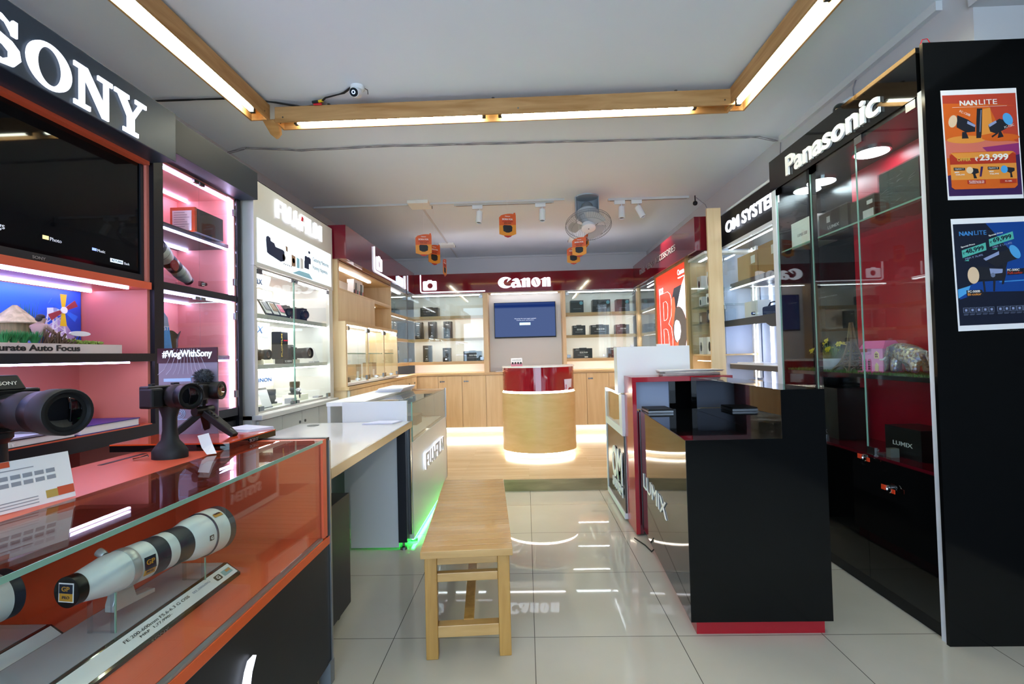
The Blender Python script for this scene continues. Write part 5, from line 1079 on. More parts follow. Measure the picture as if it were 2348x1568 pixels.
POLY = [('shape', 'poster_white', 1, [(4.609, 1.905), (4.716, 1.826), (4.894, 1.624), (4.851, 1.627), (4.769, 1.613), (4.693, 1.57), (4.639, 1.521), (4.593, 1.449), (4.597, 1.337), (4.651, 1.219), (4.502, 1.218), (4.436, 1.877)]), ('digit', 'poster_navy', 2, [(4.726, 1.827), (4.96, 1.82), (5.039, 1.724), (5.055, 1.684), (5.027, 1.62), (4.896, 1.608), (4.872, 1.632)]), ('photo', 'poster_brown', 3, [(4.895, 1.618), (4.809, 1.623), (4.721, 1.592), (4.649, 1.522), (4.594, 1.446), (4.601, 1.337), (4.661, 1.22), (4.873, 1.222), (5.014, 1.326), (5.033, 1.463), (5.011, 1.564), (4.972, 1.615)]), ('face', 'poster_skin', 4, [(5.04, 1.71), (5.004, 1.734), (4.959, 1.735), (4.94, 1.699), (4.927, 1.618), (4.956, 1.56), (4.999, 1.468), (5.037, 1.429), (5.064, 1.493), (5.048, 1.581), (5.059, 1.644)]), ('reflector', 'poster_pale', 5, [(4.897, 1.498), (4.825, 1.48), (4.784, 1.435), (4.774, 1.376), (4.811, 1.313), (4.889, 1.272), (4.961, 1.307), (4.991, 1.373), (4.974, 1.446), (4.941, 1.488)]), ('hand', 'poster_skin', 6, [(4.965, 1.274), (4.889, 1.272), (4.844, 1.301), (4.873, 1.222), (4.948, 1.223)])]
for nm, m_, dz, poly in POLY:
    poly = [(max(4.583, min(5.617, y)), z) for y, z in poly]
    MB().prism(poly, 'x', RX - .0065 - .0006 * dz, RX - .0062).build('printed_' + nm, m_, pn)
txt(pn, 'Canon', 'poster_white', (RX - .008, 4.73, 1.955), RW, .20, .055, .001, .02); txt(pn, 'Delighting You Always', 'poster_white', (RX - .008, 4.72, 1.90), RW, .20, .018, .001, .01); txt(pn, 'EOS', 'poster_white', (RX - .008, 5.42, 1.845), RW, .16, .07, .001, .04)
def outl(pts): MB().tube([(RX - .0075, y, z) for y, z in pts], .0016, 5).build('printed_outline', 'poster_white', pn)
for pts in [[(5.467, 1.218), (5.492, 1.812), (5.182, 1.814), (5.102, 1.783), (5.062, 1.727), (5.061, 1.63), (5.081, 1.549), (5.172, 1.472), (5.083, 1.432), (5.048, 1.327), (5.048, 1.224)], [(5.341, 1.518), (5.357, 1.716), (5.255, 1.72), (5.197, 1.685), (5.188, 1.614), (5.213, 1.538), (5.265, 1.52), (5.341, 1.518)], [(5.35, 1.217), (5.359, 1.425), (5.276, 1.426), (5.216, 1.41), (5.187, 1.346), (5.165, 1.219)]]: outl(pts)
GB = thing('glass_display_cabinet', 'narrow glass fronted wooden cabinet of small boxes right of the red lit poster', 'display cabinet', (1.6, 4.3, .95))
bx('back_panel', 'bay_back', GB, 1.93, 1.95, 4.10, 4.54, .95, 2.05); bx('end_post', 'beech', GB, RX + .02, 1.648, 4.085, 4.11, .1, 2.372); bx('end_post', 'beech', GB, 1.575, 1.648, 4.11, 4.19, 2.05, 2.372)
for z in (1.705, 1.57, 1.42, 1.148): bx('shelf', GLASS if z != 1.148 else 'beech_y', GB, RX + .02, 1.93, 4.11, 4.535, z - .006, z + .006)
bx('top_panel', 'white_paint', GB, RX, 1.93, 4.11, 4.535, 2.0, 2.02); bx('light_strip', 'led_warm', GB, RX + .03, RX + .05, 4.13, 4.45, 1.095, 1.10); bx('light_strip', 'led_white', GB, 1.60, 1.62, 4.14, 4.5, 1.995, 2.0)
for a, b_ in ((4.115, 4.32), (4.325, 4.53)): bx('glass_door', GLASS, GB, RX, RX + .006, a, b_, 1.16, 1.995)
for i, (y, z, h, w_, lb_) in enumerate(((4.42, 1.711, .14, .10, 'white boxed mouse on the top glass shelf right of the poster'), (4.20, 1.711, .15, .07, 'white boxed cable on the top glass shelf at the wooden end post'), (4.40, 1.576, .09, .07, 'white small box nearer the poster on the second glass shelf'), (4.22, 1.576, .10, .08, 'white small box nearer the end post on the second glass shelf'), (4.40, 1.426, .10, .09, 'dark pouch box nearer the poster on the third glass shelf'), (4.20, 1.426, .11, .12, 'dark pouch box nearer the end post on the third glass shelf'), (4.42, 1.154, .15, .10, 'white box with a dark device picture, nearer the poster on the lowest shelf'), (4.22, 1.154, .15, .12, 'white box with a dark device picture, nearer the end post on the lowest shelf'))):
    t = thing('accessory_box', lb_, 'box', (1.6, y, z), 'boxes in the narrow glass cabinet'); dk = 4 <= i < 6
    bx('box', 'box_dark' if dk else 'paper', t, 1.57, 1.66, y - w_ / 2, y + w_ / 2, z, z + h); m = MB(); m.prism(ell(y, z + h * .45, w_ * .2, h * .28, n=16), 'x', 1.5685, 1.57); m.build('printed_device', 'print_white' if dk else 'ink', t)

# ------------------------------------------------------------------ white framed cabinet with black sign (right)
OX = 1.70
OM = thing('glass_display_cabinet', 'white lined cabinet with a black sign and vertical light strips, beside the tall black cabinet', 'display cabinet', (1.85, 3.75, 0))
mat('om_blue', 'b4c0da', .5); mat('om_shelf', '3a3d42', .4); mat('frame_white', 'd5dae0', .4)
sg = bx('sign', 'black_matt', OM, OX, OX + .03, 3.262, 4.235, 2.065, 2.335)
for q_ in ((3.262, 4.231, 2.335, 2.352), (3.262, 4.231, 2.045, 2.065), (4.232, 4.252, .1, 2.352)): bx('frame_rail', 'frame_white', OM, OX - .006, OX + .03, *q_)
txt(sg, 'OM SYSTEM', 'sign_white', (OX - .012, 3.655, 2.198), RW, .845, .095, .01, .02)
bx('back_panel', 'om_blue', OM, 1.96, 1.98, 3.262, 4.235, .1, 2.05); bx('side_panel', 'om_blue', OM, OX + .01, 1.96, 4.215, 4.232, .1, 2.05); bx('side_panel', 'om_blue', OM, OX + .01, 1.96, 3.262, 3.275, .1, 2.05)
MB().prism([(3.275, 1.432), (4.215, 1.434), (4.215, 1.385), (3.50, 1.376), (3.43, 1.345), (3.275, 1.345)], 'x', OX, OX + .02).build('fascia', 'om_shelf', OM); bx('shelf', 'om_blue', OM, OX + .02, 1.96, 3.275, 4.215, 1.41, 1.428)
bx('shelf', 'om_shelf', OM, OX + .05, 1.96, 3.275, 4.19, 1.705, 1.745); bx('shelf', 'om_shelf', OM, OX + .03, 1.96, 3.275, 4.20, 1.03, 1.068); bx('desk_shelf', 'white_lam', OM, OX + .03, 1.96, 3.275, 4.20, 1.068, 1.074)
bx('base_cabinet', 'om_blue', OM, OX + .01, 1.96, 3.275, 4.215, .1, .80)
for y, x in ((4.10, 1.90), (3.93, 1.95), (3.62, 1.95), (3.40, 1.95)):
    for z0, z1 in ((1.435, 1.70), (1.75, 2.03), (1.08, 1.40), (.82, 1.02)): bx('light_strip', 'led_white', OM, x - .004, x, y - .007, y + .007, z0, z1)
for z in (2.03, 1.695): bx('light_strip', 'led_white', OM, OX + .05, OX + .06, 3.30, 4.20, z, z + .008)
for a, b_ in ((3.28, 3.645), (3.65, 4.212)):
    d = bx('glass_door', GLASS, OM, OX + .002, OX + .008, a, b_, 1.436, 2.042)
    for z in (1.55, 1.96):
        if b_ > 4: MB().box(OX - .004, OX + .012, 4.195, 4.225, z - .018, z + .018).build('hinge', 'steel', d)
m = MB(); m.cyl((OX, 3.66, 1.455), (OX - .02, 3.66, 1.455), .012, n=12); m.build('lock', 'chrome', OM)
def plain_box(x0, x1, y0, y1, z, h, m_, label, name='carton', tape=True, group=None):
    t = thing(name, label, 'box', ((x0 + x1) / 2, (y0 + y1) / 2, z), group); bx('box', m_, t, x0, x1, y0, y1, z, z + h)
    if tape: bx('label', 'paper', t, x0 - .001, x0, y0 + (y1 - y0) * .1, y0 + (y1 - y0) * .3, z + h * .55, z + h * .85)
    return t
plain_box(1.77, 1.93, 3.74, 4.08, 1.745, .20, 'cardboard', 'brown carton nearer the far bay on the top shelf of the white lined cabinet'); plain_box(1.76, 1.93, 3.42, 3.70, 1.745, .215, 'cardboard', 'brown carton beside the tall black cabinet on the top shelf of the white lined cabinet')
plain_box(1.78, 1.88, 3.78, 4.0, 1.432, .135, 'paper', 'clear wrapped white box on the middle shelf of the white lined cabinet')
t = thing('camera_bag', 'dark blue camera bag on the middle shelf behind the glass of the white lined cabinet', 'camera bag', (1.82, 3.58, 1.432)); mat('navy_bag', '1c2644', .7); bx('body', 'navy_bag', t, 1.77, 1.87, 3.48, 3.70, 1.432, 1.505, bevel=.015); MB().tube([(1.80, 3.52, 1.50), (1.80, 3.55, 1.53), (1.80, 3.62, 1.53), (1.80, 3.66, 1.50)], .006).build('handle', 'ink', t)
t = thing('magazine', 'flat white magazine on the lower shelf of the white lined cabinet', 'magazine', (1.80, 3.8, 1.074)); bx('pages', 'paper', t, 1.74, 1.90, 3.64, 4.08, 1.074, 1.084); bx('cover', 'white_gloss', t, 1.74, 1.90, 3.64, 4.08, 1.084, 1.086)
t = thing('leaflet_row', 'white and green printed leaflet strip on the low shelf behind the black counter', 'leaflets', (1.80, 3.7, .80)); bx('strip', 'paper', t, 1.76, 1.80, 3.45, 4.0, .80, .90); mat('print_green', '8aa23e', .6); bx('printed_band', 'print_green', t, 1.758, 1.76, 3.5, 3.85, .84, .88)

# ------------------------------------------------------------------ white counter with dark brushed front
OC = thing('glass_counter', 'white counter with a dark metallic front and large white letters, beyond the red frame', 'display counter', (.9, 3.8, 0))
mat('metal_front', '4a4844', .25, metal=.8)
bx('body', 'white_lam', OC, .685, 1.25, 3.48, 4.20, .05, .62); bx('front_panel', 'metal_front', OC, .672, .685, 3.48, 4.185, .06, .60)
for q_ in ((.665, .69, 3.48, 4.184, .60, .655), (.665, .69, 4.185, 4.205, .02, .895), (.665, .70, 3.48, 3.58, .656, .892), (.665, .69, 3.48, 4.184, .02, .06)): bx('frame_rail', 'frame_white', OC, *q_)
bx('front_glass', GLASS, OC, .668, .674, 3.58, 4.185, .655, .893); bx('glass_top', GLASS, OC, .672, 1.25, 3.48, 4.20, .893, .901); bx('glass_edge', GEDGE, OC, .667, .672, 3.58, 4.19, .893, .901)
bx('back_panel', 'white_lam', OC, 1.24, 1.25, 3.48, 4.20, .62, .893); bx('light_strip', 'led_white', OC, .69, .70, 3.60, 4.17, .872, .884)
txt(OC, 'OM', 'frame_white', (.666, 3.72, .355), RW, .40, .24, .006, .03, name='lettering'); txt(OC, 'SYSTEM', 'frame_white', (.666, 3.72, .19), RW, .40, .075, .006, .03, name='lettering')
t = tag(bx('dark_carton', 'box_grey', None, .95, 1.15, 3.70, 3.95, .62, .75), 'grey box lying inside the white counter beyond the red frame', 'box')
HP = thing('privacy_screen', 'upright white screen board rising behind the red topped frame', 'panel', (.9, 3.51, .901)); bx('board', 'white_lam', HP, .646, 1.160, 3.50, 3.522, .902, 1.230, bevel=.002); bx('side_return', 'white_lam', HP, .646, .664, 3.522, 3.62, .902, 1.230)
tag(bx('switch_box', 'white_gloss', None, .930, 1.025, 3.499, 3.524, 1.230, 1.245, bevel=.003), 'small white plastic box on the top edge of the white panel', 'box')
tag(bx('paper_cup', 'white_gloss', None, .745, .768, 3.50, 3.522, 1.230, 1.245), 'tiny white block on the top edge of the white panel at its left', 'box')
RF = thing('newspaper_ledge', 'red gloss frame with a flat top carrying newspapers, standing between the two counters', 'counter', (.95, 3.3, 0))
bx('post', 'red_lam', RF, .685, .711, 3.21, 3.465, .012, .995); bx('post_inner', 'red_dark', RF, .711, .736, 3.22, 3.465, .012, .80)
bx('top', 'red_lam', RF, .685, 1.335, 3.21, 3.47, .995, 1.027, bevel=.001); bx('back_panel', 'om_blue', RF, .711, .97, 3.385, 3.395, .80, .995); bx('panel', 'black_gloss', RF, .97, 1.30, 3.37, 3.395, .05, .995)
NP = thing('newspapers', 'pile of folded newspapers on the red frame top', 'newspapers', (1.1, 3.36, 1.027)); mat('newsprint', 'b9b7b2', .8, var=.25, scale=30); rr = random.Random(11)
for k in range(6):
    a, b_ = .90 + rr.uniform(-.02, .03), 1.28 + rr.uniform(-.03, .03); 
    MB().add([(a, 3.27, 1.028 + .006 * k), (b_, 3.27 + rr.uniform(-.02, .02), 1.028 + .006 * k), (b_, 3.45, 1.028 + .006 * k), (a + .02, 3.45, 1.030 + .006 * k), (a, 3.27, 1.0325 + .006 * k), ((a + b_) / 2, 3.268, 1.0350 + .006 * k), (b_, 3.27, 1.0325 + .006 * k), (b_, 3.45, 1.0325 + .006 * k), (a + .02, 3.45, 1.035 + .006 * k)], [(3, 2, 1, 0), (4, 5, 6, 7, 8), (0, 1, 6, 5, 4), (1, 2, 7, 6), (2, 3, 8, 7), (3, 0, 4, 8)]).build('sheet', 'paper' if k == 5 else 'newsprint', NP)

# ------------------------------------------------------------------ black gloss counter
LC_ = thing('black_counter', 'black gloss counter with a lower desk, red kick plinth and white lettering on its side', 'counter', (.95, 2.65, 0))
MB().prism([(.661, .062), (1.243, .062), (1.243, 1.022), (1.0625, 1.022), (1.0625, .818), (.661, .818)], 'y', 2.0835, 2.0848).build('front_panel', 'black_front', LC_) if False else None
MB().slab([(.661, 2.0848, .062), (1.243, 2.0848, .062), (1.243, 2.0848, 1.022), (1.0625, 2.0848, 1.022), (1.0625, 2.0848, .818), (.661, 2.0848, .818)], (0, -1, 0), .0015).build('front_panel', 'black_front', LC_)
fp_ = [(.660, 2.085), (1.243, 2.085), (1.243, 3.205), (.722, 3.205)]
MB().prism([(.660, 2.085), (1.062, 2.085), (1.062, 3.20), (.722, 3.20)], 'z', .062, .818).build('desk_body', 'black_gloss', LC_, bevel=.0015)
MB().prism([(1.0625, 2.085), (1.243, 2.085), (1.243, 3.20), (1.0625, 3.20)], 'z', .062, 1.022).build('raised_body', 'black_gloss', LC_, bevel=.0015)
MB().prism([(.69, 2.11), (1.222, 2.11), (1.222, 3.19), (.75, 3.19)], 'z', 0, .062).build('kick_plinth', 'red_lam', LC_)
ed_ = Vector((.722 - .660, 3.20 - 2.085, 0)).normalized()
lp = Vector((.660, 2.085, 0)) + ed_ * .70
MB().flat(TX('LUMIX', .0), (lp.x - .0015, lp.y, .392), tuple(-ed_), (0, 0, 1), .62, .085, .004).build('lettering', 'white_gloss', LC_)
LT = thing('laptop', 'closed black laptop on the low desk at the red post', 'laptop', (.79, 3.1, .818)); bx('base', 'alu', LT, .735, .885, 3.0, 3.18, .820, .832); bx('lid', 'black_matt', LT, .735, .885, 3.0, 3.18, .833, .842, bevel=.002)
t = thing('cable', 'loose black cable on the floor beside the red post', 'cable'); MB().tube([(.66, 3.16, .008), (.70, 3.05, .006), (.715, 2.95, .006), (.72, 2.92, .03)], .004).build('wire', 'rubber', t)

# ------------------------------------------------------------------ tall black cabinet
PX = 1.655
PA = thing('glass_display_cabinet', 'tall black cabinet with white lettering, glass front, round downlights and a red lining', 'display cabinet', (1.82, 2.65, 0))
mat('lining_red', 'b3122a', .35); mat('lining_black', '141416', .25)
hd = bx('header', 'black_gloss', PA, PX - .004, 1.98, 2.05, 3.275, 2.228, 2.432)
txt(hd, 'Panasonic', 'white_gloss', (PX - .006, 2.652, 2.318), RW, .80, .120, .012, .028)
bx('back_panel', 'lining_red', PA, 1.955, 1.98, 2.06, 2.93, .66, 2.225); bx('back_panel', 'lining_black', PA, 1.955, 1.98, 2.93, 3.26, .66, 2.225)
bx('side_panel', 'lining_black', PA, PX + .01, 1.98, 3.235, 3.26, .10, 2.225); bx('side_panel', 'lining_red', PA, PX + .01, 1.955, 2.045, 2.062, .66, 2.225); bx('ceiling_panel', 'lining_black', PA, PX + .01, 1.955, 2.062, 3.235, 2.21, 2.228)
bx('corner_strip', 'frame_white', PA, PX - .004, PX + .012, 3.212, 3.26, .06, 2.228); bx('corner_strip', 'frame_white', PA, PX - .004, PX + .012, 2.024, 2.052, .0, 2.24)
bx('mullion', 'black_matt', PA, PX + .008, PX + .03, 2.825, 2.865, .66, 2.225)
bx('base', 'black_gloss', PA, PX + .006, 1.98, 2.052, 3.26, .06, .655); bx('kick', 'black_matt', PA, PX + .015, 1.98, 2.052, 3.26, 0, .06)
bx('bottom_ledge', 'red_dark', PA, PX + .014, 1.955, 2.062, 3.235, .655, .668)
for a, b_ in ((2.054, 2.462), (2.464, 2.86), (2.862, 3.208)):
    d = bx('cupboard_door', 'black_gloss', PA, PX, PX + .006, a, b_, .065, .61)
for a, b_ in ((2.058, 2.446), (2.450, 2.832), (2.868, 3.205)):
    d = bx('glass_door', GLASS, PA, PX, PX + .006, a, b_, .672, 2.222)
    bx('glass_edge', GEDGE, d, PX - .0005, PX + .006, b_ - .002, b_ + .001, .672, 2.222)
    for yy_, zz_ in ((b_ - .03, 2.205), (a + .03, 2.205) if a < 2.1 else (b_ - .03, 2.205), (b_ - .03, .69)):
        MB().box(PX - .005, PX + .01, yy_ - .026, yy_ + .026, zz_ - .018, zz_ + .018).build('clamp', 'steel', d)
bx('glass_shelf', GLASS, PA, PX + .03, 1.95, 2.07, 3.22, 1.815, 1.823); bx('shelf_edge', GEDGE, PA, PX + .028, PX + .03, 2.07, 3.22, 1.815, 1.823)
bx('turf_shelf', 'lining_black', PA, PX + .03, 1.955, 2.07, 3.235, 1.035, 1.055)
emit('downlight', 'e6f4ff', 14)
for y in (2.12, 2.575, 3.01, 3.14): 
    k = MB().lathe((1.828, y if y != 3.14 else 3.32 - .16, 2.21), (1.828, y if y != 3.14 else 3.16, 2.200), [(0, .085), (1, .085)], 28).build('downlight', 'chrome', PA)
    MB().lathe((1.828, y if y != 3.14 else 3.16, 2.2005), (1.828, y if y != 3.14 else 3.16, 2.198), [(0, .076), (1, .076)], 28).build('lens', 'downlight', k)
mat('tag_orange', 'e2401a', .5)
for y, z in ((2.455, .655), (2.30, .545)):
    k = MB(); k.cyl((PX, y, z), (PX - .02, y, z), .012, n=14); kk = k.build('lock', 'chrome', PA)
    m = MB(); m.tube([(PX - .022, y - .016 + .016 * math.cos(t), z - .002 + .016 * math.sin(t)) for t in [2 * PI * i / 16 for i in range(17)]], .0016, 5); m.build('key_ring', 'chrome', kk); bx('key_tag', 'tag_orange', kk, PX - .024, PX - .020, y + .006, y + .03, z - .012, z + .010) ; bx('key_tag', 'tag_orange', kk, PX - .022, PX - .019, y - .05, y - .028, z - .016, z + .002)
# contents
tf = MB(); rr = random.Random(4)
for i in range(5200):
    x, y = rr.uniform(PX + .035, 1.945), rr.uniform(2.075, 3.225); a = rr.uniform(0, PI); s = Vector((math.cos(a), math.sin(a), 0)) * .0016; p = Vector((x, y, 1.0555)); q = p + Vector((rr.uniform(-.006, .006), rr.uniform(-.006, .006), rr.uniform(.008, .017)))
    tf.add([p - s, p + s, q], [(0, 1, 2)])
mat('turf_green', '3f6e2a', .8, var=.35, scale=60); tag(tf.build('turf', 'turf_green'), 'artificial grass strip on the middle shelf of the tall black cabinet', 'artificial grass', kind='stuff')
TZ2 = 1.056
t = thing('potted_flowers', 'white dimpled pot of yellow flowers on the turf in the tall black cabinet', 'potted plant', (1.78, 2.89, TZ2))
pm = mat('pot_white', 'd5dade', .4); MB().lathe((1.78, 2.89, TZ2), (1.78, 2.89, TZ2 + .072), [(0, .043), (.05, .047), (1, .068), (1, .058), (.85, .055), (.85, .001)], 30).build('pot', 'pot_white', t, smooth=True)
m = MB(); m2 = MB(); rr = random.Random(8); mat('daffodil', 'd8c51e', .5); mat('leaf_green', '5d7f3a', .6)
for i in range(220):
    a = rr.uniform(0, 2 * PI); r = rr.uniform(.2, 1); b0 = Vector((1.78 + .03 * math.cos(a), 2.89 + .03 * math.sin(a), TZ2 + .06)); q = Vector((1.78 + .10 * r * math.cos(a), 2.89 + .15 * r * math.sin(a), TZ2 + .07 + .10 * (1.15 - r * .75) * rr.uniform(.6, 1.05))); s = Vector((-math.sin(a), math.cos(a), 0)) * .0045
    m.slab([tuple(b0 - s), tuple(b0 + s), tuple(q)], (math.cos(a), math.sin(a), .4), .0008)
m.build('leaves', 'leaf_green', t)
for i in range(13):
    a = 2 * PI * i / 13 + rr.uniform(-.2, .2); r = rr.uniform(.75, 1) if i % 3 else rr.uniform(.2, .5); c = Vector((1.78 + .10 * r * math.cos(a), 2.89 + .15 * r * math.sin(a), TZ2 + .07 + .11 * (1.15 - r * .8))); f = MB(); n = Vector((math.cos(a) - .8, math.sin(a) * .6, .6)).normalized(); u = n.orthogonal().normalized(); v = n.cross(u)
    for k in range(6):
        g = 2 * PI * k / 6; d = u * math.cos(g) + v * math.sin(g); e = u * -math.sin(g) + v * math.cos(g); f.slab([tuple(c + d * .003), tuple(c + d * .012 + e * .006), tuple(c + d * .019), tuple(c + d * .012 - e * .006)], tuple(n), .0012)
    f.lathe(c, c + n * .011, [(0, .004), (.7, .006), (1, .0075), (.5, .001)], 10); f.build('flower', 'daffodil', t)
t = thing('tower_model', 'bronze lattice tower model between the flower pot and the pink toy house', 'tower model', (1.79, 2.735, TZ2)); mat('bronze', '6d5f4c', .35, metal=.8)
m = MB(); c = Vector((1.79, 2.735, TZ2))
lv = [(0, .075), (.03, .052), (.055, .038), (.09, .026), (.15, .014), (.24, .006), (.27, .003)]
for sx in (-1, 1):
    for sy in (-1, 1): m.tube([c + Vector((sx * r, sy * r, z)) for z, r in lv], .006, 6)
for z, r in ((.055, .042), (.095, .029), (.16, .015)): m.box(c.x - r, c.x + r, c.y - r, c.y + r, c.z + z, c.z + z + .006)
for (z0, r0), (z1, r1) in zip(lv[1:-1], lv[2:]):
    for s in (-1, 1):
        m.tube([c + Vector((-r0, s * r0, z0)), c + Vector((r1, s * r1, z1))], .0022, 4); m.tube([c + Vector((r0, s * r0, z0)), c + Vector((-r1, s * r1, z1))], .0022, 4); m.tube([c + Vector((s * r0, -r0, z0)), c + Vector((s * r1, r1, z1))], .0022, 4); m.tube([c + Vector((s * r0, r0, z0)), c + Vector((s * r1, -r1, z1))], .0022, 4)
for s in (-1, 1):
    m.tube([c + Vector((s * .066, .066 * math.cos(PI * i / 10) * .8, .004 + .03 * math.sin(PI * i / 10))) for i in range(11)], .003, 5); m.tube([c + Vector((.066 * math.cos(PI * i / 10) * .8, s * .066, .004 + .03 * math.sin(PI * i / 10))) for i in range(11)], .003, 5)
m.build('lattice', 'bronze', t)
t = thing('toy_house', 'pink toy house with arched windows on the turf beside the mosaic elephant', 'toy house', (1.80, 2.55, TZ2)); mat('house_pink', 'e39ad2', .45); mat('house_deep', 'd8509a', .45); mat('house_dark', '5a2340', .5); mat('house_cream', 'd9cf9a', .5)
bx('wall', 'house_pink', t, 1.775, 1.86, 2.475, 2.635, TZ2, TZ2 + .095); bx('gable_wall', 'house_pink', t, 1.768, 1.86, 2.475, 2.555, TZ2 + .0, TZ2 + .125); bx('base_step', 'house_deep', t, 1.755, 1.865, 2.468, 2.642, TZ2, TZ2 + .010)
MB().add([(1.765, 2.465, TZ2 + .125), (1.865, 2.465, TZ2 + .125), (1.865, 2.64, TZ2 + .125), (1.765, 2.64, TZ2 + .125), (1.79, 2.485, TZ2 + .165), (1.84, 2.485, TZ2 + .165), (1.84, 2.63, TZ2 + .165), (1.79, 2.63, TZ2 + .165)], [(3, 2, 1, 0), (4, 5, 6, 7), (0, 1, 5, 4), (1, 2, 6, 5), (2, 3, 7, 6), (3, 0, 4, 7)]).build('roof', 'house_deep', t)
bx('upper_wall', 'house_pink', t, 1.80, 1.855, 2.56, 2.63, TZ2 + .095, TZ2 + .128)
for y in (2.612, 2.578):
    k = MB().prism(rect(y - .012, y + .012, TZ2 + .012, TZ2 + .060) [:2] + [(y + .012, TZ2 + .060), (y + .006, TZ2 + .072), (y - .006, TZ2 + .072), (y - .012, TZ2 + .060)], 'x', 1.772, 1.775).build('arched_window', 'house_deep', t); m = MB()
    for a in range(2):
        for b_ in range(4): m.box(1.7705, 1.772, y - .008 + a * .009, y - .001 + a * .009, TZ2 + .017 + b_ * .012, TZ2 + .026 + b_ * .012)
    m.build('pane', 'house_dark', k)
MB().prism([(2.505, TZ2 + .01), (2.528, TZ2 + .01), (2.528, TZ2 + .042), (2.5165, TZ2 + .054), (2.505, TZ2 + .042)], 'x', 1.765, 1.768).build('door', 'house_cream', t)
k = MB().prism([(2.50, TZ2 + .075), (2.53, TZ2 + .075), (2.53, TZ2 + .10), (2.515, TZ2 + .112), (2.50, TZ2 + .10)], 'x', 1.765, 1.768).build('window', 'house_cream', t); m = MB()
for a in range(2):
    for b_ in range(2): m.box(1.7645, 1.765, 2.506 + a * .010, 2.513 + a * .010, TZ2 + .081 + b_ * .011, TZ2 + .089 + b_ * .011)
m.build('pane', 'house_dark', k); m = MB(); m.box(1.772, 1.776, 2.56, 2.635, TZ2 + .104, TZ2 + .107)
for i in range(10): m.box(1.772, 1.776, 2.562 + .0078 * i, 2.565 + .0078 * i, TZ2 + .095, TZ2 + .104)
m.build('balustrade', 'house_pink', t)
t = thing('elephant_figurine', 'mirror mosaic elephant figurine on the turf at the right end of the tall black cabinet', 'elephant figurine', (1.77, 2.32, TZ2))
def mosaic():
    m_, n, l, b = newmat('mosaic'); tc = n.new('ShaderNodeTexCoord'); vo = n.new('ShaderNodeTexVoronoi'); vo.inputs['Scale'].default_value = 95; l.new(tc.outputs['Object'], vo.inputs['Vector'])
    cr = n.new('ShaderNodeValToRGB'); e = cr.color_ramp.elements; e[0].color = lin('8c9aa0'); e[1].color = lin('c9bfa6'); x = e.new(.35); x.color = lin('8a6a48'); x = e.new(.55); x.color = lin('7f86b0'); x = e.new(.75); x.color = lin('b8b4a8')
    sp = n.new('ShaderNodeSeparateColor'); l.new(vo.outputs['Color'], sp.inputs[0]); l.new(sp.outputs[0], cr.inputs[0]); l.new(cr.outputs[0], b.inputs['Base Color']); b.inputs['Metallic'].default_value = .5; b.inputs['Roughness'].default_value = .3
    bu = n.new('ShaderNodeBump'); bu.inputs['Strength'].default_value = .5; bu.inputs['Distance'].default_value = .003; l.new(vo.outputs['Distance'], bu.inputs['Height']); l.new(bu.outputs[0], b.inputs['Normal'])
mosaic()
def ep(y, z, x=0): return (1.77 + x, 2.32 + y, TZ2 + z)
nd = [(ep(-.06, .104), .041), (ep(-.005, .110), .046), (ep(.045, .108), .039), (ep(.082, .122), .030), (ep(.108, .112), .022), (ep(.128, .085), .0145), (ep(.135, .055), .0105), (ep(.135, .028), .008), (ep(.145, .012), .007),
      (ep(.040, .055, -.028), .019), (ep(.044, .012, -.030), .0165), (ep(.030, .055, .028), .019), (ep(.026, .012, .030), .0165), (ep(-.075, .055, -.028), .021), (ep(-.080, .012, -.030), .0165), (ep(-.075, .055, .028), .021), (ep(-.070, .012, .030), .0165), (ep(-.108, .105), .010), (ep(-.122, .065), .005), (ep(-.124, .045), .005)]
ed = [(0, 1), (1, 2), (2, 3), (3, 4), (4, 5), (5, 6), (6, 7), (7, 8), (2, 9), (9, 10), (2, 11), (11, 12), (0, 13), (13, 14), (0, 15), (15, 16), (0, 17), (17, 18), (18, 19)]
el = skin_fig('body', nd, ed, 'mosaic', t)
for s in (-1, 1):
    m = MB(); pts = [ep(.07, .135, s * .036), ep(.045, .128, s * .052), ep(.038, .10, s * .058), ep(.05, .075, s * .054), ep(.068, .082, s * .044), ep(.078, .11, s * .037)]; m.slab(pts, (s, .2, 0), .006); m.build('ear', 'mosaic', t, bevel=.002)
    MB().tube([ep(.112, .085, s * .014), ep(.13, .07, s * .02), ep(.148, .07, s * .02)], .0045, 6).build('tusk', 'frame_white', t)
# boxes on the glass shelf
GS = 1.823
bg = thing('white_box', 'white printed camera box standing on the glass shelf behind the black mullion', 'box', (1.78, 3.07, GS)); bx('box', 'white_gloss', bg, 1.73, 1.86, 2.93, 3.18, GS, GS + .165); txt(bg, 'LUMIX S5II', 'grey_print', (1.7295, 3.06, GS + .075), RW, .10, .018, .001)
wr = glass('shrink_wrap', 'e9edf0', 1.6)
bg = thing('wrapped_box', 'dark camera box in shiny film, middle of the glass shelf in the tall black cabinet', 'box', (1.78, 2.75, GS)); bx('box', 'box_dark', bg, 1.74, 1.88, 2.645, 2.90, GS, GS + .14); bx('label', 'paper', bg, 1.739, 1.74, 2.80, 2.83, GS + .08, GS + .115); txt(bg, 'LUMIX', 'print_white', (1.7395, 2.77, GS + .05), RW, .10, .018, .001, .01); bx('film', wr, bg, 1.736, 1.884, 2.641, 2.904, GS - .0005, GS + .144)
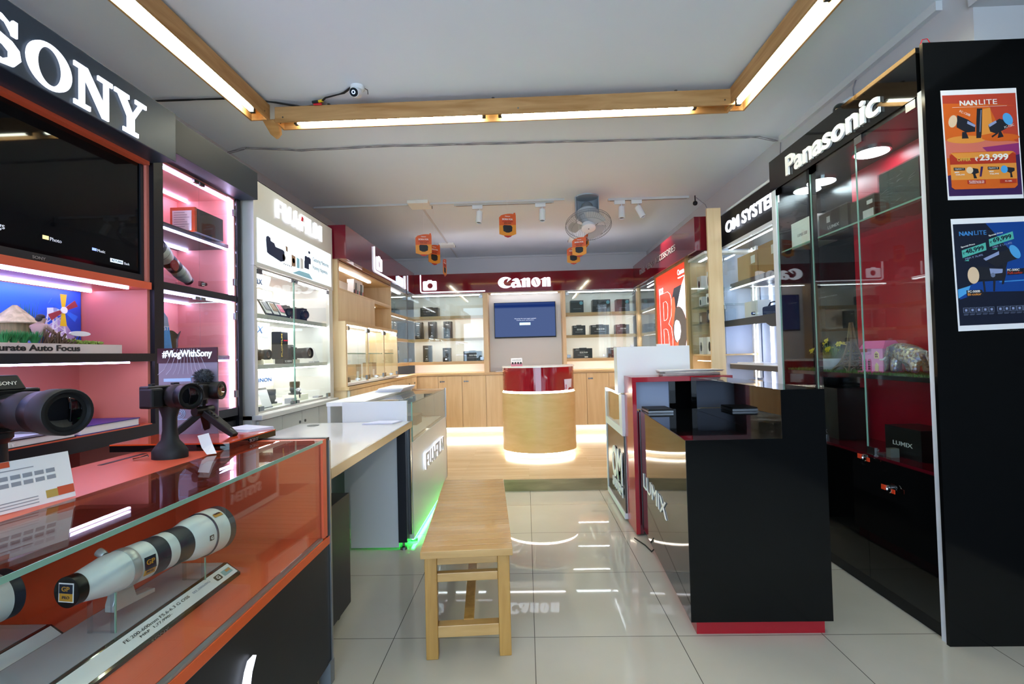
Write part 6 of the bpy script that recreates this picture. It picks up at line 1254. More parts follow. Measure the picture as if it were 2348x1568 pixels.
bg = thing('wrapped_box', 'dark lens box with white barcode labels in shiny film on the glass shelf', 'box', (1.78, 2.53, GS)); bx('box', 'box_dark', bg, 1.74, 1.88, 2.445, 2.62, GS, GS + .125); bx('label', 'paper', bg, 1.739, 1.74, 2.455, 2.53, GS + .015, GS + .06); bx('label', 'paper', bg, 1.739, 1.74, 2.46, 2.50, GS + .085, GS + .105); bx('film', wr, bg, 1.736, 1.884, 2.441, 2.624, GS - .0005, GS + .129)
bg = thing('wrapped_box', 'large grey green box in crinkled film at the right end of the glass shelf', 'box', (1.79, 2.29, GS)); mat('box_green', '3c4a48', .5); bx('box', 'box_green', bg, 1.74, 1.90, 2.17, 2.41, GS, GS + .20); rr = random.Random(6); m = MB()
for i in range(34):
    y = rr.uniform(2.18, 2.37); z = rr.uniform(GS + .03, GS + .17); dz = rr.uniform(-.02, .02); m.slab([(1.738, y, z), (1.7365, y + rr.uniform(.02, .05), z + dz), (1.737, y + .02, z + dz * .5 + .002)], (-1, 0, 0), .001)
mat('film_crease', '8d9698', .12); m.build('film_crease', 'film_crease', bg); bx('film', wr, bg, 1.735, 1.905, 2.165, 2.415, GS - .0005, GS + .204)
# lettered boxes lower down
for i, (y0, y1, lb_) in enumerate(((2.83, 3.16, 'dark lettered box on the red ledge at the left of the tall black cabinet'), (2.25, 2.47, 'dark lettered box on the red ledge at the right of the tall black cabinet'))):
    bg = thing('lettered_box', lb_, 'box', (1.85, (y0 + y1) / 2, .668)); bx('box', 'box_black', bg, 1.76, 1.92, y0, y1, .668, .668 + (.29 if i == 0 else .14)); txt(bg, 'LUMIX', 'print_white' if i else 'grey_print', (1.7595, (y0 + y1) / 2 , .70 + .03 * i), RW, .12, .02, .001, .01)
bg = thing('accessory_box', 'small grey and clear box on the red ledge near the lock', 'box', (1.75, 2.40, .668)); bx('box', 'box_grey', bg, 1.70, 1.74, 2.355, 2.385, .668, .71); bx('tray', 'alu', bg, 1.70, 1.745, 2.405, 2.445, .668, .677)

# black end wall with two posters
EW = thing('end_wall', 'black panelled end wall facing the camera, carrying two posters', 'wall panel', (1.95, 2.02, 0)); bx('panel', 'black_front', EW, 1.645, 2.5, 2.006, 2.022, 0.0, 2.425); 
def poster(name, label, TL, TR, BL, BR, y=2.006):
    t = thing(name, label, 'poster', ((TL[0] + BR[0]) / 2, y, (TL[1] + BR[1]) / 2)); TLv, TRv, BLv, BRv = [Vector((p[0], 0, p[1])) for p in (TL, TR, BL, BR)]
    def Pt(u, v): a = TLv.lerp(TRv, u); b_ = BLv.lerp(BRv, u); return a.lerp(b_, v)
    ctr = [0]
    def poly(pts, m_, lvl, nm='printed_shape', par=None):
        ctr[0] += 1; lvl = ctr[0] * .14
        return MB().slab([(Pt(u, v).x, y - .0008 - .0003 * lvl, Pt(u, v).z) for u, v in pts], (0, 1, 0), .0003 * lvl + .0002).build(nm, m_, par or sheet)
    def lett(body, m_, u, v, wu, hv, lvl, rot=0, bold=0.0, shear=0.0):
        ctr[0] += 1; lvl = ctr[0] * .14; c = Pt(u, v); R = (Pt(1, v) - Pt(0, v)).normalized(); U = (Pt(u, 0) - Pt(u, 1)).normalized(); ww = (Pt(1, v) - Pt(0, v)).length; hh = (Pt(u, 0) - Pt(u, 1)).length; g = math.radians(rot); R2 = R * math.cos(g) + U * math.sin(g); U2 = -R * math.sin(g) + U * math.cos(g)
        return MB().flat(TX(body, bold, shear), (c.x, y - .0008 - .0003 * lvl, c.z), R2, U2, wu * ww, hv * hh, .0003).build('lettering', m_, sheet)
    sheet = MB().slab([(p[0], y - .0008, p[1]) for p in (TL, TR, BR, BL)], (0, 1, 0), .0006).build('sheet', 'paper', t)
    return t, poly, lett
def E2(u, v, a, b_, n=22, rot=0, asp=.68):
    o = []
    for i in range(n):
        g = 2 * PI * i / n; x, z = a * math.cos(g), b_ * math.sin(g); r = math.radians(rot); o.append((u + (x * math.cos(r) - z * math.sin(r)), v + (x * math.sin(r) + z * math.cos(r)) * asp))
    return o
for n_, c in (('po_red', 'b8402c'), ('po_orange', 'd2601f'), ('po_amber', 'dd8f3c'), ('po_pink', 'cf6f5c'), ('po_purple', '8e2f6a'), ('po_violet', '39204f'), ('po_black', '20222a'), ('po_blue', '4fa0d8'), ('po_grey', '6d7790'), ('po_white', 'e9e6e0'), ('po_yellow', 'c9b04a'), ('po_navy', '141a2c'), ('po_navy2', '12408a'), ('po_teal', '52b0a0'), ('po_sky', '3f86c8'), ('po_cream', 'e2c3a0'), ('po_slate', '8f9bc0'), ('po_dkred', 'b03420')): mat(n_, c, .45)
t, poly, lett = poster('poster', 'orange printed offer poster taped to the black end wall, above the dark blue one', (1.707, 2.224), (2.006, 2.2235), (1.717, 1.776), (2.014, 1.774))
I = lambda u0, u1, v0, v1: [(u0, v0), (u1, v0), (u1, v1), (u0, v1)]
poly(I(.018, .985, .045, .965), 'po_orange', 1); poly([(.018, .045), (.985, .045), (.985, .16), (.5, .13), (.018, .12)], 'po_red', 2); poly([(.62, .15), (.985, .16), (.985, .50), (.80, .42), (.70, .28)], 'po_red', 2); poly([(.5, .19), (.64, .17), (.66, .40), (.50, .42)], 'po_amber', 2)
poly([(.018, .46), (.30, .42), (.60, .46), (.985, .49), (.985, .56), (.018, .62)], 'po_pink', 2); poly([(.5, .53), (.985, .50), (.985, .66), (.6, .60)], 'po_purple', 2); poly([(.018, .78), (.985, .6), (.985, .965), (.018, .965)], 'po_violet', 2)
poly(E2(.30, .455, .26, .05, asp=.7), 'po_amber', 3); poly(E2(.75, .445, .25, .05, asp=.7), 'po_orange', 3)
lett('NAN', 'po_white', .355, .122, .23, .046, 4, 0, .035); lett('LITE', 'po_white', .615, .118, .24, .045, 4, 0, .0); poly(I(.14, .86, .158, .160), 'po_white', 4)
poly([(.20, .23), (.34, .275), (.43, .325), (.42, .385), (.30, .39), (.18, .34)], 'po_black', 4); poly(E2(.135, .285, .055, .085, rot=18), 'po_cream', 5); poly([(.33, .285), (.43, .325), (.42, .345), (.32, .31)], 'po_slate', 5); poly([(.25, .385), (.30, .385), (.33, .445), (.24, .445)], 'po_black', 4)
poly([(.465, .175), (.535, .175), (.505, .40), (.49, .445), (.43, .445), (.445, .30)], 'po_black', 4); poly([(.51, .19), (.525, .19), (.49, .39), (.475, .39)], 'po_grey', 5)
poly([(.60, .335), (.75, .275), (.86, .30), (.85, .36), (.70, .41), (.62, .39)], 'po_black', 4); poly(E2(.86, .28, .06, .085, rot=-25), 'po_blue', 5); poly([(.60, .325), (.70, .29), (.71, .31), (.61, .35)], 'po_slate', 5); poly([(.73, .40), (.76, .39), (.79, .44), (.71, .45)], 'po_black', 4); poly([(.63, .43), (.72, .395), (.72, .41), (.64, .445)], 'po_black', 4)
lett('FC-120B', 'po_white', .30, .215, .15, .02, 5, -25); lett('FC-120C', 'po_white', .87, .345, .13, .02, 5, 16)
RR = [(.06, .59), (.10, .57), (.88, .57), (.93, .59), (.93, .88), (.89, .905), (.10, .905), (.06, .885)]
poly(RR, 'po_orange', 3, 'offer_panel'); poly([(.06, .60), (.10, .58), (.88, .58), (.93, .60), (.93, .68), (.06, .68)], 'po_dkred', 4); poly([(.075, .575), (.91, .575), (.80, .625), (.15, .625)], 'po_amber', 5); poly(I(.06, .93, .68, .82), 'po_amber', 4)
lett('OFFER', 'po_yellow', .245, .637, .18, .028, 6, 0, .02); lett('₹', 'po_white', .41, .635, .04, .038, 6, 0, .02); lett('23,999', 'po_white', .64, .627, .38, .066, 6, 0, .03)
poly([(.10, .707), (.25, .712), (.25, .735), (.10, .735)], 'po_black', 6); lett('Option 1', 'po_white', .17, .722, .11, .016, 7, 0, .01); poly([(.55, .707), (.70, .712), (.70, .735), (.55, .735)], 'po_black', 6); lett('Option 2', 'po_white', .62, .722, .12, .016, 7, 0, .01)
lett('MRP:', 'po_white', .14, .752, .06, .013, 6, 0, .02); lett('₹39,595', 'po_white', .18, .774, .12, .014, 6, 0, .02); lett('MRP:', 'po_white', .595, .752, .06, .013, 6, 0, .02); lett('₹26,995', 'po_white', .63, .774, .12, .014, 6, 0, .02)
poly([(.35, .715), (.42, .725), (.43, .76), (.38, .77), (.40, .81), (.36, .81), (.35, .77), (.30, .755)], 'po_black', 6); poly(E2(.31, .735, .045, .045), 'po_cream', 7); poly([(.46, .705), (.49, .705), (.46, .795), (.435, .795)], 'po_violet', 6)
poly([(.81, .715), (.90, .725), (.90, .75), (.86, .765), (.87, .81), (.84, .81), (.84, .77), (.80, .755)], 'po_black', 6); poly(E2(.765, .735, .045, .05), 'po_blue', 7)
poly(I(.27, .51, .825, .86), 'po_dkred', 6); lett('FC-120B+Pavotube 15C', 'po_white', .39, .836, .20, .011, 7, 0, .01); lett('w/Svetolon Bundle KIT', 'po_white', .39, .850, .20, .011, 7, 0, .01); poly(I(.70, .915, .825, .86), 'po_dkred', 6); lett('FC-120C', 'po_white', .81, .842, .09, .012, 7, 0, .01)
t, poly, lett = poster('poster', 'dark blue printed offer poster taped to the black end wall, below the orange one', (1.724, 1.699), (2.022, 1.702), (1.734, 1.246), (2.032, 1.252))
poly(I(.022, .985, .048, .952), 'po_navy', 1); poly([(.45, .048), (.985, .048), (.985, .62), (.62, .60), (.75, .30)], 'po_navy2', 2); poly([(.03, .64), (.30, .57), (.985, .56), (.985, .67), (.35, .66), (.05, .72)], 'po_navy2', 2); poly([(.03, .63), (.20, .60), (.16, .66), (.03, .71)], 'po_blue', 3); poly([(.58, .573), (.985, .563), (.985, .575), (.58, .582)], 'po_sky', 3)
lett('NAN', 'po_sky', .185, .135, .18, .038, 4, 0, .035); lett('LITE', 'po_sky', .375, .132, .16, .038, 4)
poly([(.115, .285), (.435, .222), (.44, .29), (.12, .352)], 'po_teal', 4); lett('48,999', 'po_navy', .285, .285, .25, .045, 5, 12, .03); lett('₹', 'po_navy', .14, .312, .025, .022, 5, 12); lett('Special Price', 'po_white', .20, .245, .19, .018, 5, 12, .02); lett('MRP: ₹ 76,495', 'po_slate', .27, .347, .24, .02, 5, 12); poly([(.14, .378), (.20, .366), (.20, .382)], 'po_teal', 4)
poly([(.48, .195), (.80, .132), (.81, .20), (.485, .262)], 'po_teal', 4); lett('69,999', 'po_navy', .655, .193, .25, .045, 5, 12, .03); lett('₹', 'po_navy', .505, .222, .025, .022, 5, 12); lett('Special Price', 'po_white', .575, .152, .19, .018, 5, 12, .02); lett('MRP: ₹ 111,495', 'po_slate', .65, .252, .26, .02, 5, 12); poly([(.51, .286), (.58, .275), (.58, .29)], 'po_teal', 4)
poly([(.39, .375), (.60, .315), (.70, .30), (.80, .27), (.88, .37), (.72, .40), (.55, .45), (.50, .42)], 'po_black', 4); poly([(.39, .365), (.60, .305), (.60, .335), (.42, .385)], 'po_slate', 5); poly(E2(.81, .315, .055, .10, rot=-32), 'po_blue', 6)
poly([(.30, .43), (.64, .46), (.66, .50), (.62, .56), (.30, .55)], 'po_black', 4); poly([(.46, .455), (.65, .465), (.62, .50), (.47, .505)], 'po_slate', 5); poly(E2(.245, .51, .075, .11, rot=0), 'po_cream', 6); poly(E2(.50, .515, .03, .03), 'po_grey', 6)
poly([(.36, .56), (.385, .56), (.39, .66), (.37, .66)], 'po_black', 5); poly([(.50, .56), (.53, .56), (.51, .66), (.49, .66)], 'po_black', 5); poly([(.64, .42), (.68, .42), (.67, .52), (.63, .60), (.61, .60)], 'po_black', 5)
poly([(.69, .468), (.93, .465), (.93, .515), (.69, .52)], 'po_black', 6); lett('FC-500C', 'po_white', .77, .476, .16, .02, 7, 0, .02); lett('Full-color', 'po_dkred', .79, .502, .20, .022, 7, 0, .02); poly([(.14, .64), (.34, .64), (.36, .69), (.14, .695)], 'po_black', 6); lett('FC-500B', 'po_white', .235, .653, .16, .02, 7, 0, .02); lett('Bi-color', 'po_amber', .24, .678, .18, .022, 7, 0, .02)
for k in range(10):
    u = .115 + .083 * k + (.03 if k > 4 else 0)
    if u > .96: break
    poly(I(u - .034, u + .034, .795, .84), 'po_grey', 3, 'icon_box'); poly(I(u - .030, u + .030, .798, .837), 'po_navy', 4); poly(I(u - .015, u + .015, .807, .828), 'po_slate', 5); poly(I(u - .03, u + .03, .85, .853), 'po_grey', 3); poly(I(u - .03, u + .02, .858, .861), 'po_grey', 3)

# ------------------------------------------------------------------ ceiling fittings
def light_beam(name, label, axis, a0, a1, c0, c1, z0, z1, tubes, endcaps=True):
    t = thing(name, label, 'ceiling light', ((a0 + a1) / 2, (c0 + c1) / 2, z1) if axis == 'x' else ((c0 + c1) / 2, (a0 + a1) / 2, z1), 'wooden light channels'); th = .012; wm = 'pine_beam' if axis == 'x' else 'pine_beam_y'
    def b_(m, u0, u1, w0, w1, q0, q1): m.box(u0, u1, w0, w1, q0, q1) if axis == 'x' else m.box(w0, w1, u0, u1, q0, q1)
    m = MB(); b_(m, a0, a1, c0, c0 + th, z0, z1); m.build('side_board', wm, t); m = MB(); b_(m, a0, a1, c1 - th, c1, z0, z1); m.build('side_board', wm, t)
    m = MB(); b_(m, a0, a1, c0 + th, c1 - th, z1 - th, z1); m.build('top_board', wm, t)
    m = MB(); b_(m, a0, a0 + th, c0 + th, c1 - th, z0, z1 - th); b_(m, a1 - th, a1, c0 + th, c1 - th, z0, z1 - th); m.build('end_board', wm, t)
    cc = (c0 + c1) / 2
    for u0, u1 in tubes:
        m = MB(); b_(m, u0 - .03, u1 + .03, cc - .02, cc + .02, z0 + .042, z1 - th); bt = m.build('batten', 'white_paint', t)
        P = (lambda u: (u, cc, z0 + .022)) if axis == 'x' else (lambda u: (cc, u, z0 + .022))
        MB().lathe(P(u0), P(u1), [(0, .010), (.004, .0155), (.996, .0155), (1, .010)], 16).build('tube_lamp', 'tube_glow', t, smooth=True)
        m = MB(); b_(m, u0 - .02, u0, cc - .014, cc + .014, z0 + .006, z0 + .042); b_(m, u1, u1 + .02, cc - .014, cc + .014, z0 + .006, z0 + .042); m.build('lamp_holder', 'black_matt', bt)
    m = MB()
    for u in ([a0 + .05, (a0 + a1) / 2 + .1, a1 - .06]): 
        for c_ in (c0, ): 
            if axis == 'x': m.cyl((u, c_ - .001, z0 + .03), (u, c_ + .004, z0 + .03), .005, n=10)
            else: m.cyl((c1 - .004 if cc < 0 else c0 - .001, u, z0 + .03), (c1 + .001 if cc < 0 else c0 + .004, u, z0 + .03), .005, n=10)
    m.build('screws', 'steel', t); return t
light_beam('light_channel', 'wooden light channel hanging across the room, with two lit tubes', 'x', -1.52, 1.30, 2.95, 3.06, 2.672, 2.768, ((-1.40, -.235), (-.115, 1.065)))
light_beam('light_channel', 'wooden light channel along the left side under the ceiling, lit tubes inside', 'y', -.60, 2.94, -1.665, -1.545, 2.680, 2.775, ((1.70 - .02, 2.84), (.48, 1.645), (-.5, .40)))
light_beam('light_channel', 'wooden light channel along the right side under the ceiling, lit tubes inside', 'y', -.60, 3.055, 1.275, 1.40, 2.680, 2.775, ((2.115, 2.98), (.86, 2.02), (-.4, .78)))
t = thing('wood_offcut', 'splintered wooden offcut at the left corner where two light channels meet', 'wood scrap', (-1.55, 3.0, 2.66)); MB().slab([(-1.60, 2.955, 2.69), (-1.535, 2.955, 2.69), (-1.52, 3.0, 2.665), (-1.545, 3.06, 2.64), (-1.575, 3.08, 2.625), (-1.60, 3.05, 2.645)], (.3, .6, .5), .02).build('offcut', 'pine_beam', t); MB().tube([(-1.50, 2.99, 2.69), (-1.53, 3.0, 2.675), (-1.555, 3.03, 2.66), (-1.57, 3.06, 2.655)], .004).build('wire', 'rubber', t)
def hook(x, y, zb, label):
    t = thing('ceiling_hook', label, 'hook', (x, y, ZC), 'ceiling hooks'); m = MB(); m.cyl((x, y, ZC), (x, y, ZC - .006), .010, n=12); m.tube([(x, y, ZC - .004), (x, y, ZC - .012)], .003); m.build('rose', 'steel', t)
    MB().tube([(x + .009 * math.sin(a), y, ZC - .020 + .009 * math.cos(a)) for a in [2 * PI * i / 14 for i in range(15)]], .0025, 6).build('eye', 'steel', t); return t
hook(-.165, 3.005, 0, 'steel eye hook above the middle of the cross channel'); hook(.965, 3.005, 0, 'steel eye hook above the right half of the cross channel'); hook(-1.60, 2.55, 0, 'steel eye hook above the left channel'); hook(1.34, 2.6, 0, 'steel eye hook above the right channel'); hook(-1.20, 3.0, 0, 'steel eye hook near the loose camera wires at the left end')
def cable(label, pts, r=.0045, m_='cable_grey', name='ceiling_cable', wob=.006, n=2):
    t = thing(name, label, 'cable'); rr = random.Random(len(pts))
    for k in range(n):
        q = []
        for i in range(len(pts) - 1):
            for s in range(5):
                p = Vector(pts[i]).lerp(Vector(pts[i + 1]), s / 5); q.append(p + Vector((0, (wob * math.sin(5 * p.x + 2.2 * k + i)), -.003)))
        q.append(Vector(pts[-1])); MB().tube(q, r, 6).build('wire', m_, t)
    return t
mat('cable_grey', '8d8b90', .6)
cable('two grey wires clipped across the ceiling beyond the cross channel', [(-2.23, 3.62, 2.79), (-2.05, 3.56, 2.794), (-1.68, 3.64, 2.794), (-1.1, 3.62, 2.794), (-.37, 3.64, 2.794), (.35, 3.66, 2.794), (1.34, 3.69, 2.794), (1.80, 3.70, 2.793), (1.97, 3.76, 2.78)], .0026, wob=.016, n=3)
cable('dark wires from the left wall to the small ceiling camera', [(-2.22, 2.86, 2.79), (-1.95, 2.87, 2.793), (-1.68, 2.875, 2.793), (-1.50, 2.93, 2.788), (-1.35, 2.965, 2.772), (-1.25, 2.96, 2.778), (-1.18, 2.90, 2.79), (-1.05, 2.86, 2.793), (-.98, 2.80, 2.793)], .0045, 'rubber', wob=.004, n=2)
t = thing('cable_connector', 'yellow and black cable plug hanging in the camera wires near the left corner', 'connector', (-1.25, 2.95, 2.775)); m = MB(); m.cyl((-1.275, 2.93, 2.777), (-1.235, 2.93, 2.781), .008, n=10); m.build('plug', 'rubber', t); MB().cyl((-1.235, 2.93, 2.781), (-1.205, 2.925, 2.784), .008, n=10).build('socket', 'sail_yellow', t); MB().cyl((-1.27, 2.94, 2.770), (-1.22, 2.94, 2.7705), .007, n=10).build('red_plug', 'fuji_red', t)
cable('loose cable hanging down the left wall above the dark grey fascia', [(-2.22, 3.70, 2.72), (-2.0, 3.35, 2.60), (-1.85, 3.1, 2.48), (-1.72, 2.85, 2.34), (-1.62, 2.7, 2.302)], .004, wob=.003, n=1)
t = thing('cable_spiral_wrap', 'dark ribbed cable wrap lying along the top of the tall white cabinet', 'cable'); m = MB()
for i in range(64): y = 2.86 + i * .0178; m.tube([(-1.63 + .012 * math.cos(a), y + .012 * a / 6.28, 2.294 + .012 * math.sin(a)) for a in [2 * PI * j / 8 for j in range(9)]], .003, 4)
m.build('coil', 'charcoal', t)
# cctv
t = thing('security_camera', 'small white bullet security camera on the ceiling by the loose wires', 'security camera', (-.965, 2.80, ZC)); m = MB(); m.lathe((-.955, 2.82, ZC), (-.955, 2.82, ZC - .022), [(0, .042), (.6, .042), (1, .034)], 24); m.build('mount', 'white_gloss', t, smooth=True)
MB().lathe((-.955, 2.83, ZC - .035), (-.958, 2.765, ZC - .062), [(0, .020), (.1, .028), (.85, .030), (1, .027)], 24).build('body', 'white_gloss', t, smooth=True); MB().lathe((-.958, 2.765, ZC - .062), (-.9583, 2.760, ZC - .064), [(0, .025), (1, .024)], 24).build('face', 'lens_glass', t)
m = MB(); m.tube([(-.94, 2.83, ZC - .008), (-.915, 2.83, ZC - .006), (-.895, 2.82, ZC - .022), (-.892, 2.815, ZC - .05)], .002); m.build('wire', 'rubber', t)
emit('ir_glow', '8fb4ff', 1.2); MB().lathe((-.9585, 2.7592, ZC - .0643), (-.9587, 2.757, ZC - .065), [(0, .011), (0, .007), (1, .007), (1, .011)], 18, caps=False).build('ring', 'ir_glow', t)
t = thing('security_camera', 'white dome security camera on the wall above the tall black cabinet', 'security camera', (1.94, 2.93, 2.60)); MB().lathe((1.985, 2.90, 2.62), (1.90, 2.90, 2.60), [(0, .05), (.5, .052), (1, .035)], 22).build('mount', 'white_gloss', t, smooth=True); m = MB(); m.ball((1.885, 2.90, 2.592), .036, 18); m.build('dome', 'lens_glass', t, smooth=True); MB().tube([(1.97, 2.90, 2.66), (1.975, 2.91, 2.72), (1.975, 2.88, 2.76)], .004).build('wire', 'cable_grey', t)
t = thing('cable_tail', 'grey cable dropping from the trunking to the black sign header', 'cable', (1.975, 3.74, 2.75)); MB().tube([(1.975, 3.73, 2.755), (1.972, 3.74, 2.66), (1.975, 3.72, 2.52)], .004).build('wire', 'cable_grey', t)
t = thing('sensor', 'small black sensor hanging at the right end of the ceiling track', 'sensor', (1.80, 5.12, 2.72)); m = MB(); m.ball((1.80, 5.10, 2.72), .025, 12); m.cyl((1.80, 5.10, 2.74), (1.80, 5.10, 2.80), .006); m.build('body', 'black_matt', t); MB().tube([(1.81, 5.10, 2.78), (1.90, 5.09, 2.70), (1.95, 5.08, 2.55)], .004).build('wire', 'cable_grey', t)
t = thing('red_wire', 'thin red wire loop on top of the black end wall', 'wire'); MB().tube([(1.655, 2.03, 2.43), (1.665, 2.03, 2.452), (1.685, 2.03, 2.455), (1.70, 2.03, 2.43)], .0018).build('loop', 'fuji_red', t)
# tracks, spots, conduits
mat('conduit', 'd4d4d2', .6)
t = thing('cable_conduit', 'thin white conduit running across the ceiling beside the light tracks', 'conduit'); m = MB(); m.box(-2.2, .44, 5.045, 5.065, ZC - .018, ZC); m.build('pipe', 'conduit', t)
def track(label, x0, x1): 
    t = thing('light_track', label, 'light track', ((x0 + x1) / 2, 5.12, ZC), 'ceiling light tracks'); bx('rail', 'conduit', t, x0, x1, 5.10, 5.135, ZC - .022, ZC); bx('slot', 'black_matt', t, x0 + .02, x1 - .02, 5.113, 5.122, ZC - .023, ZC - .022); return t
track('white ceiling track carrying two spotlights, left of the fan', -.72, .33); track('white ceiling track carrying two spotlights, right of the fan', .90, 1.74)
def spot(x, tilt, label):
    t = thing('spotlight', label, 'spotlight', (x, 5.12, ZC), 'track spotlights'); bx('adapter', 'white_gloss', t, x - .075, x + .035, 5.10, 5.135, ZC - .062, ZC - .0225, bevel=.003); a = Vector((x, 5.118, ZC - .062)); b_ = a + Vector((0, 0, -.045)); MB().cyl(a, b_, .006).build('stem', 'white_gloss', t)
    d = Vector((math.sin(tilt), -.18, -math.cos(tilt))).normalized(); h = MB(); h.lathe(b_ - d * .02, b_ + d * .11, [(0, .030), (.03, .034), (1, .034), (1, .028), (.85, .026)], 22); hb = h.build('head', 'white_gloss', t, smooth=True)
    ld = bpy.data.lights.new('spot_lamp', 'SPOT'); ld.energy = 38; ld.color = (1, .90, .76); ld.spot_size = math.radians(70); ld.spot_blend = .6; ld.shadow_soft_size = .02; lo_ = bpy.data.objects.new('spot_lamp', ld); COL.objects.link(lo_); lo_.parent = t; lo_.location = b_ + d * .115 - t.location; lo_.rotation_euler = d.to_track_quat('-Z', 'Y').to_euler(); MB().lathe(b_ - d * .021, b_ - d * .019, [(0, .027), (1, .027)], 20).build('end_cap', 'black_matt', hb); MB().lathe(b_ + d * .098, b_ + d * .1, [(0, .026), (1, .026)], 20).build('lens', 'steel', hb)
spot(-.455, -.08, 'white spotlight on the left ceiling track, beside the square junction box'); spot(.21, -.04, 'white spotlight on the left ceiling track, beside the orange hanging card'); spot(1.04, -.05, 'white spotlight on the right ceiling track, next to the fan'); spot(1.215, .42, 'tilted white spotlight on the right ceiling track, farther from the fan')
def jbox(x0, x1, y0, y1, label): t = thing('junction_box', label, 'junction box', ((x0 + x1) / 2, (y0 + y1) / 2, ZC)); bx('cover', 'cream', t, x0, x1, y0, y1, ZC - .035, ZC, bevel=.004); bx('base', 'charcoal', t, x0 - .004, x1 + .004, y1, y1 + .006, ZC - .03, ZC)
jbox(-1.18, -.965, 4.93, 5.15, 'flat square cream box on the ceiling at the left end of the spotlights'); jbox(-1.20, -.99, 6.85, 7.05, 'flat cream box on the ceiling nearer the far wall on the left'); jbox(.64, .86, 6.75, 6.95, 'flat cream box on the ceiling above the fan side hanging cards')
t = thing('cable_conduit', 'thin white conduit running along the ceiling from the square box toward the far wall', 'conduit'); MB().box(-1.085, -1.065, 5.15, 6.85, ZC - .014, ZC).build('pipe', 'conduit', t); MB().box(-1.085, -1.065, 7.06, 7.9, ZC - .014, ZC).build('pipe', 'conduit', t)
t = thing('cable_conduit', 'thin white conduit along the top of the far wall', 'conduit'); MB().box(-2.2, 1.97, 7.875, 7.90, ZC - .035, ZC - .015).build('pipe', 'conduit', t)
# fan
FA = thing('ceiling_fan', 'grey caged orbit fan hanging from the ceiling over the far bay', 'fan', (.67, 5.0, ZC)); mat('fan_grey', 'aab3ba', .45); mat('fan_dark', '7d868c', .5)
c = Vector((.665, 5.02, ZC))
m = MB(); pts = []
for i in range(25):
    a = PI * (-.10) + PI * 1.2 * i / 24; pts.append((c.x + .125 * math.cos(a), c.y + .125 * math.sin(a)))
inner = [(c.x + .117 * math.cos(PI * (-.10) + PI * 1.2 * i / 24), c.y + .117 * math.sin(PI * (-.10) + PI * 1.2 * i / 24)) for i in range(24, -1, -1)]
m.prism(pts + inner, 'z', ZC - .20, ZC); m.lathe(c, c + Vector((0, 0, -.012)), [(0, .125), (1, .122)], 28); m.build('housing', 'fan_grey', FA, smooth=True)
m = MB(); m.lathe(c + Vector((0, 0, -.06)), c + Vector((0, -.01, -.17)), [(0, .03), (.2, .055), (.7, .075), (1, .08)], 26); m.build('gearbox', 'fan_dark', FA, smooth=True)
d = Vector((.0, -.42, -.91)).normalized(); mc = c + Vector((0, -.01, -.175)); 
MB().lathe(mc, mc + d * .13, [(0, .07), (.05, .118), (.25, .11), (.6, .07), (.9, .06), (1, .045)], 36).build('motor', 'fan_grey', FA, smooth=True)
fc = mc + d * .165; u = d.orthogonal().normalized(); u = Vector((1, 0, 0)); v = d.cross(u).normalized()
m = MB(); 
for R, off in ((.232, 0), (.228, -.03), (.12, -.075)): m.tube([fc + d * off + (u * math.cos(a) + v * math.sin(a)) * R for a in [2 * PI * i / 48 for i in range(49)]], .0028, 5)
for R, off in ((.232, .0),): pass
for i in range(60):
    a = 2 * PI * i / 60; e = u * math.cos(a) + v * math.sin(a); m.tube([fc - d * .078 + e * .11, fc - d * .065 + e * .19, fc + e * .232, fc + d * .026 + e * .215, fc + d * .035 + e * .17], .0010, 4)
m.tube([fc + d * .035 + (u * math.cos(a) + v * math.sin(a)) * .17 for a in [2 * PI * i / 40 for i in range(41)]], .0016, 5)
m.build('cage', 'fan_dark', FA)
for k in range(3):
    a0 = math.radians(20 + 120 * k + 140); pts = []
    for i in range(9):
        a = a0 + math.radians(-8 + 78 * i / 8); r = .205 * (1 - .25 * abs(i / 8 - .45) ** 1.5); pts.append(fc + (u * math.cos(a) + v * math.sin(a)) * r + d * (.02 - .05 * i / 8))
    hubp_ = [fc + (u * math.cos(a0 + .9) + v * math.sin(a0 + .9)) * .045 - d * .02, fc + (u * math.cos(a0) + v * math.sin(a0)) * .045 + d * .01]
    MB().slab([tuple(p) for p in pts + hubp_], tuple(-d), .003).build('blade', 'fan_grey', FA, smooth=True)
MB().lathe(fc - d * .03, fc + d * .035, [(0, .04), (.3, .072), (.9, .072), (1, .062)], 30).build('hub', 'white_lam', FA, smooth=True); MB().lathe(fc + d * .0352, fc + d * .037, [(0, .006), (1, .006)], 12).build('badge', 'ink', FA)
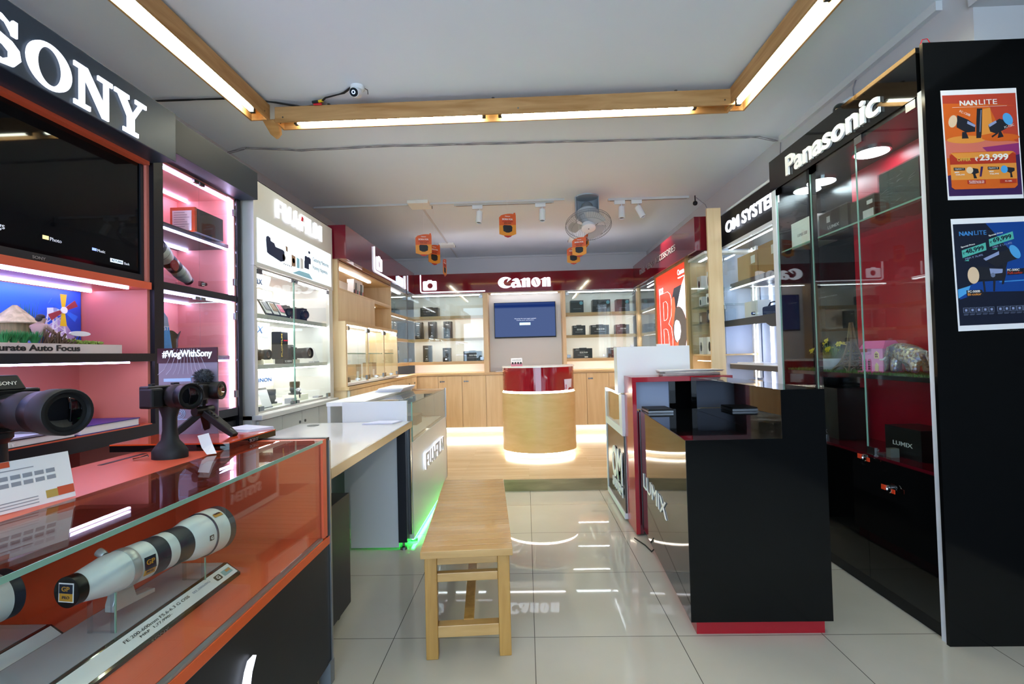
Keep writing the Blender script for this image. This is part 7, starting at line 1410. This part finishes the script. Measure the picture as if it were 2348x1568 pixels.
# hanging cards
mat('card_orange', 'd85a22', .5); mat('card_amber', 'dd8d26', .5); mat('card_red', 'b02818', .5)
def hang_card(x, y, z, h, rz, label):
    t = thing('hanging_card', label, 'hanging card', (0, 0, 0), 'orange hanging cards'); w_ = h * .70; T = .002
    arc = [(-w_ / 2, .30 * h)] + [(-w_ / 2 + w_ * i / 8, h * (.30 + .20 * math.sin(PI * (.15 + .5 * i / 8)) - .03)) for i in range(1, 8)] + [(w_ * .36, .50 * h), (w_ * .46, .52 * h), (w_ / 2, .40 * h)]
    q = arc + [(w_ / 2, -.36 * h), (w_ * .25, -.43 * h), (0, -.42 * h), (-w_ * .25, -.43 * h), (-w_ / 2, -.38 * h)]
    body = MB().slab([(a, -T, b_) for a, b_ in q], (0, 1, 0), T).build('card', 'card_orange', t)
    for sgn in (-1, 1):
        yy = -T - .0006 if sgn < 0 else .0; nn = .0006
        def sl(pts, m_, nm, lv=1): MB().slab([(a, (-T - .0006 * lv) if sgn < 0 else .0, b_) for a, b_ in pts], (0, 1, 0), .0006 * lv).build(nm, m_, body)
        sl([(-w_ / 2, -.02 * h), (w_ / 2, .02 * h), (w_ / 2, -.36 * h), (w_ * .25, -.43 * h), (-w_ * .25, -.43 * h), (-w_ / 2, -.38 * h)], 'card_amber', 'printed_base'); sl([(-w_ * .22, -.005 * h), (w_ * .20, -.01 * h), (w_ * .28, -.08 * h), (w_ * .26, -.25 * h), (w_ * .08, -.31 * h), (-w_ * .08, -.31 * h), (-w_ * .26, -.25 * h), (-w_ * .28, -.05 * h)], 'ink', 'printed_camera', 2)
        if sgn < 0:
            for bd, m_, zc, ww, hh in (('Canon', 'paper', .36, .30, .045), ('BORN FOR', 'paper', .235, .62, .07), ('CREATORS', 'card_red', .15, .64, .065), ('EOS R50', 'ink', .075, .42, .04)): MB().flat(TX(bd, .025), (0, -T - .0012, zc * h), *BW, ww * w_, hh * h, .0006).build('lettering', m_, body)
    MB().slab([(-w_ * .25, -T, -.425 * h), (w_ * .25, -T, -.425 * h), (w_ * .17, -T, -.48 * h), (0, -T, -.515 * h), (-w_ * .17, -T, -.48 * h)], (0, 1, 0), T).build('bottom_tab', 'card_red', t)
    MB().tube([(0, 0, .46 * h), (0, 0, ZC - z)], .0008, 4).build('thread', 'paper', t)
    t.location = (x, y, z); t.rotation_euler = (0, 0, rz); return t
hang_card(-.99, 4.8, 2.306, .225, math.radians(12), 'orange hanging card with a camera picture, larger one of the left cluster')
hang_card(-.96, 5.2, 2.29, .225, math.radians(48), 'orange hanging card turned partly away, behind the larger one of the left cluster')
hang_card(-.916, 5.6, 2.22, .21, math.radians(84), 'orange hanging card seen edge-on against the grey far wall')
hang_card(-.15, 4.8, 2.475, .243, math.radians(14), 'single orange hanging card with a camera picture, between the two left track spotlights')
hang_card(.550, 4.8, 2.237, .198, math.radians(-14), 'orange hanging card with a camera picture below the fan, front one of the right cluster')
hang_card(.532, 5.2, 2.236, .196, math.radians(-6), 'orange hanging card below the fan, lowest one of the right cluster')
hang_card(.672, 5.2, 2.385, .14, math.radians(-62), 'small orange hanging card turned away below the fan hub')
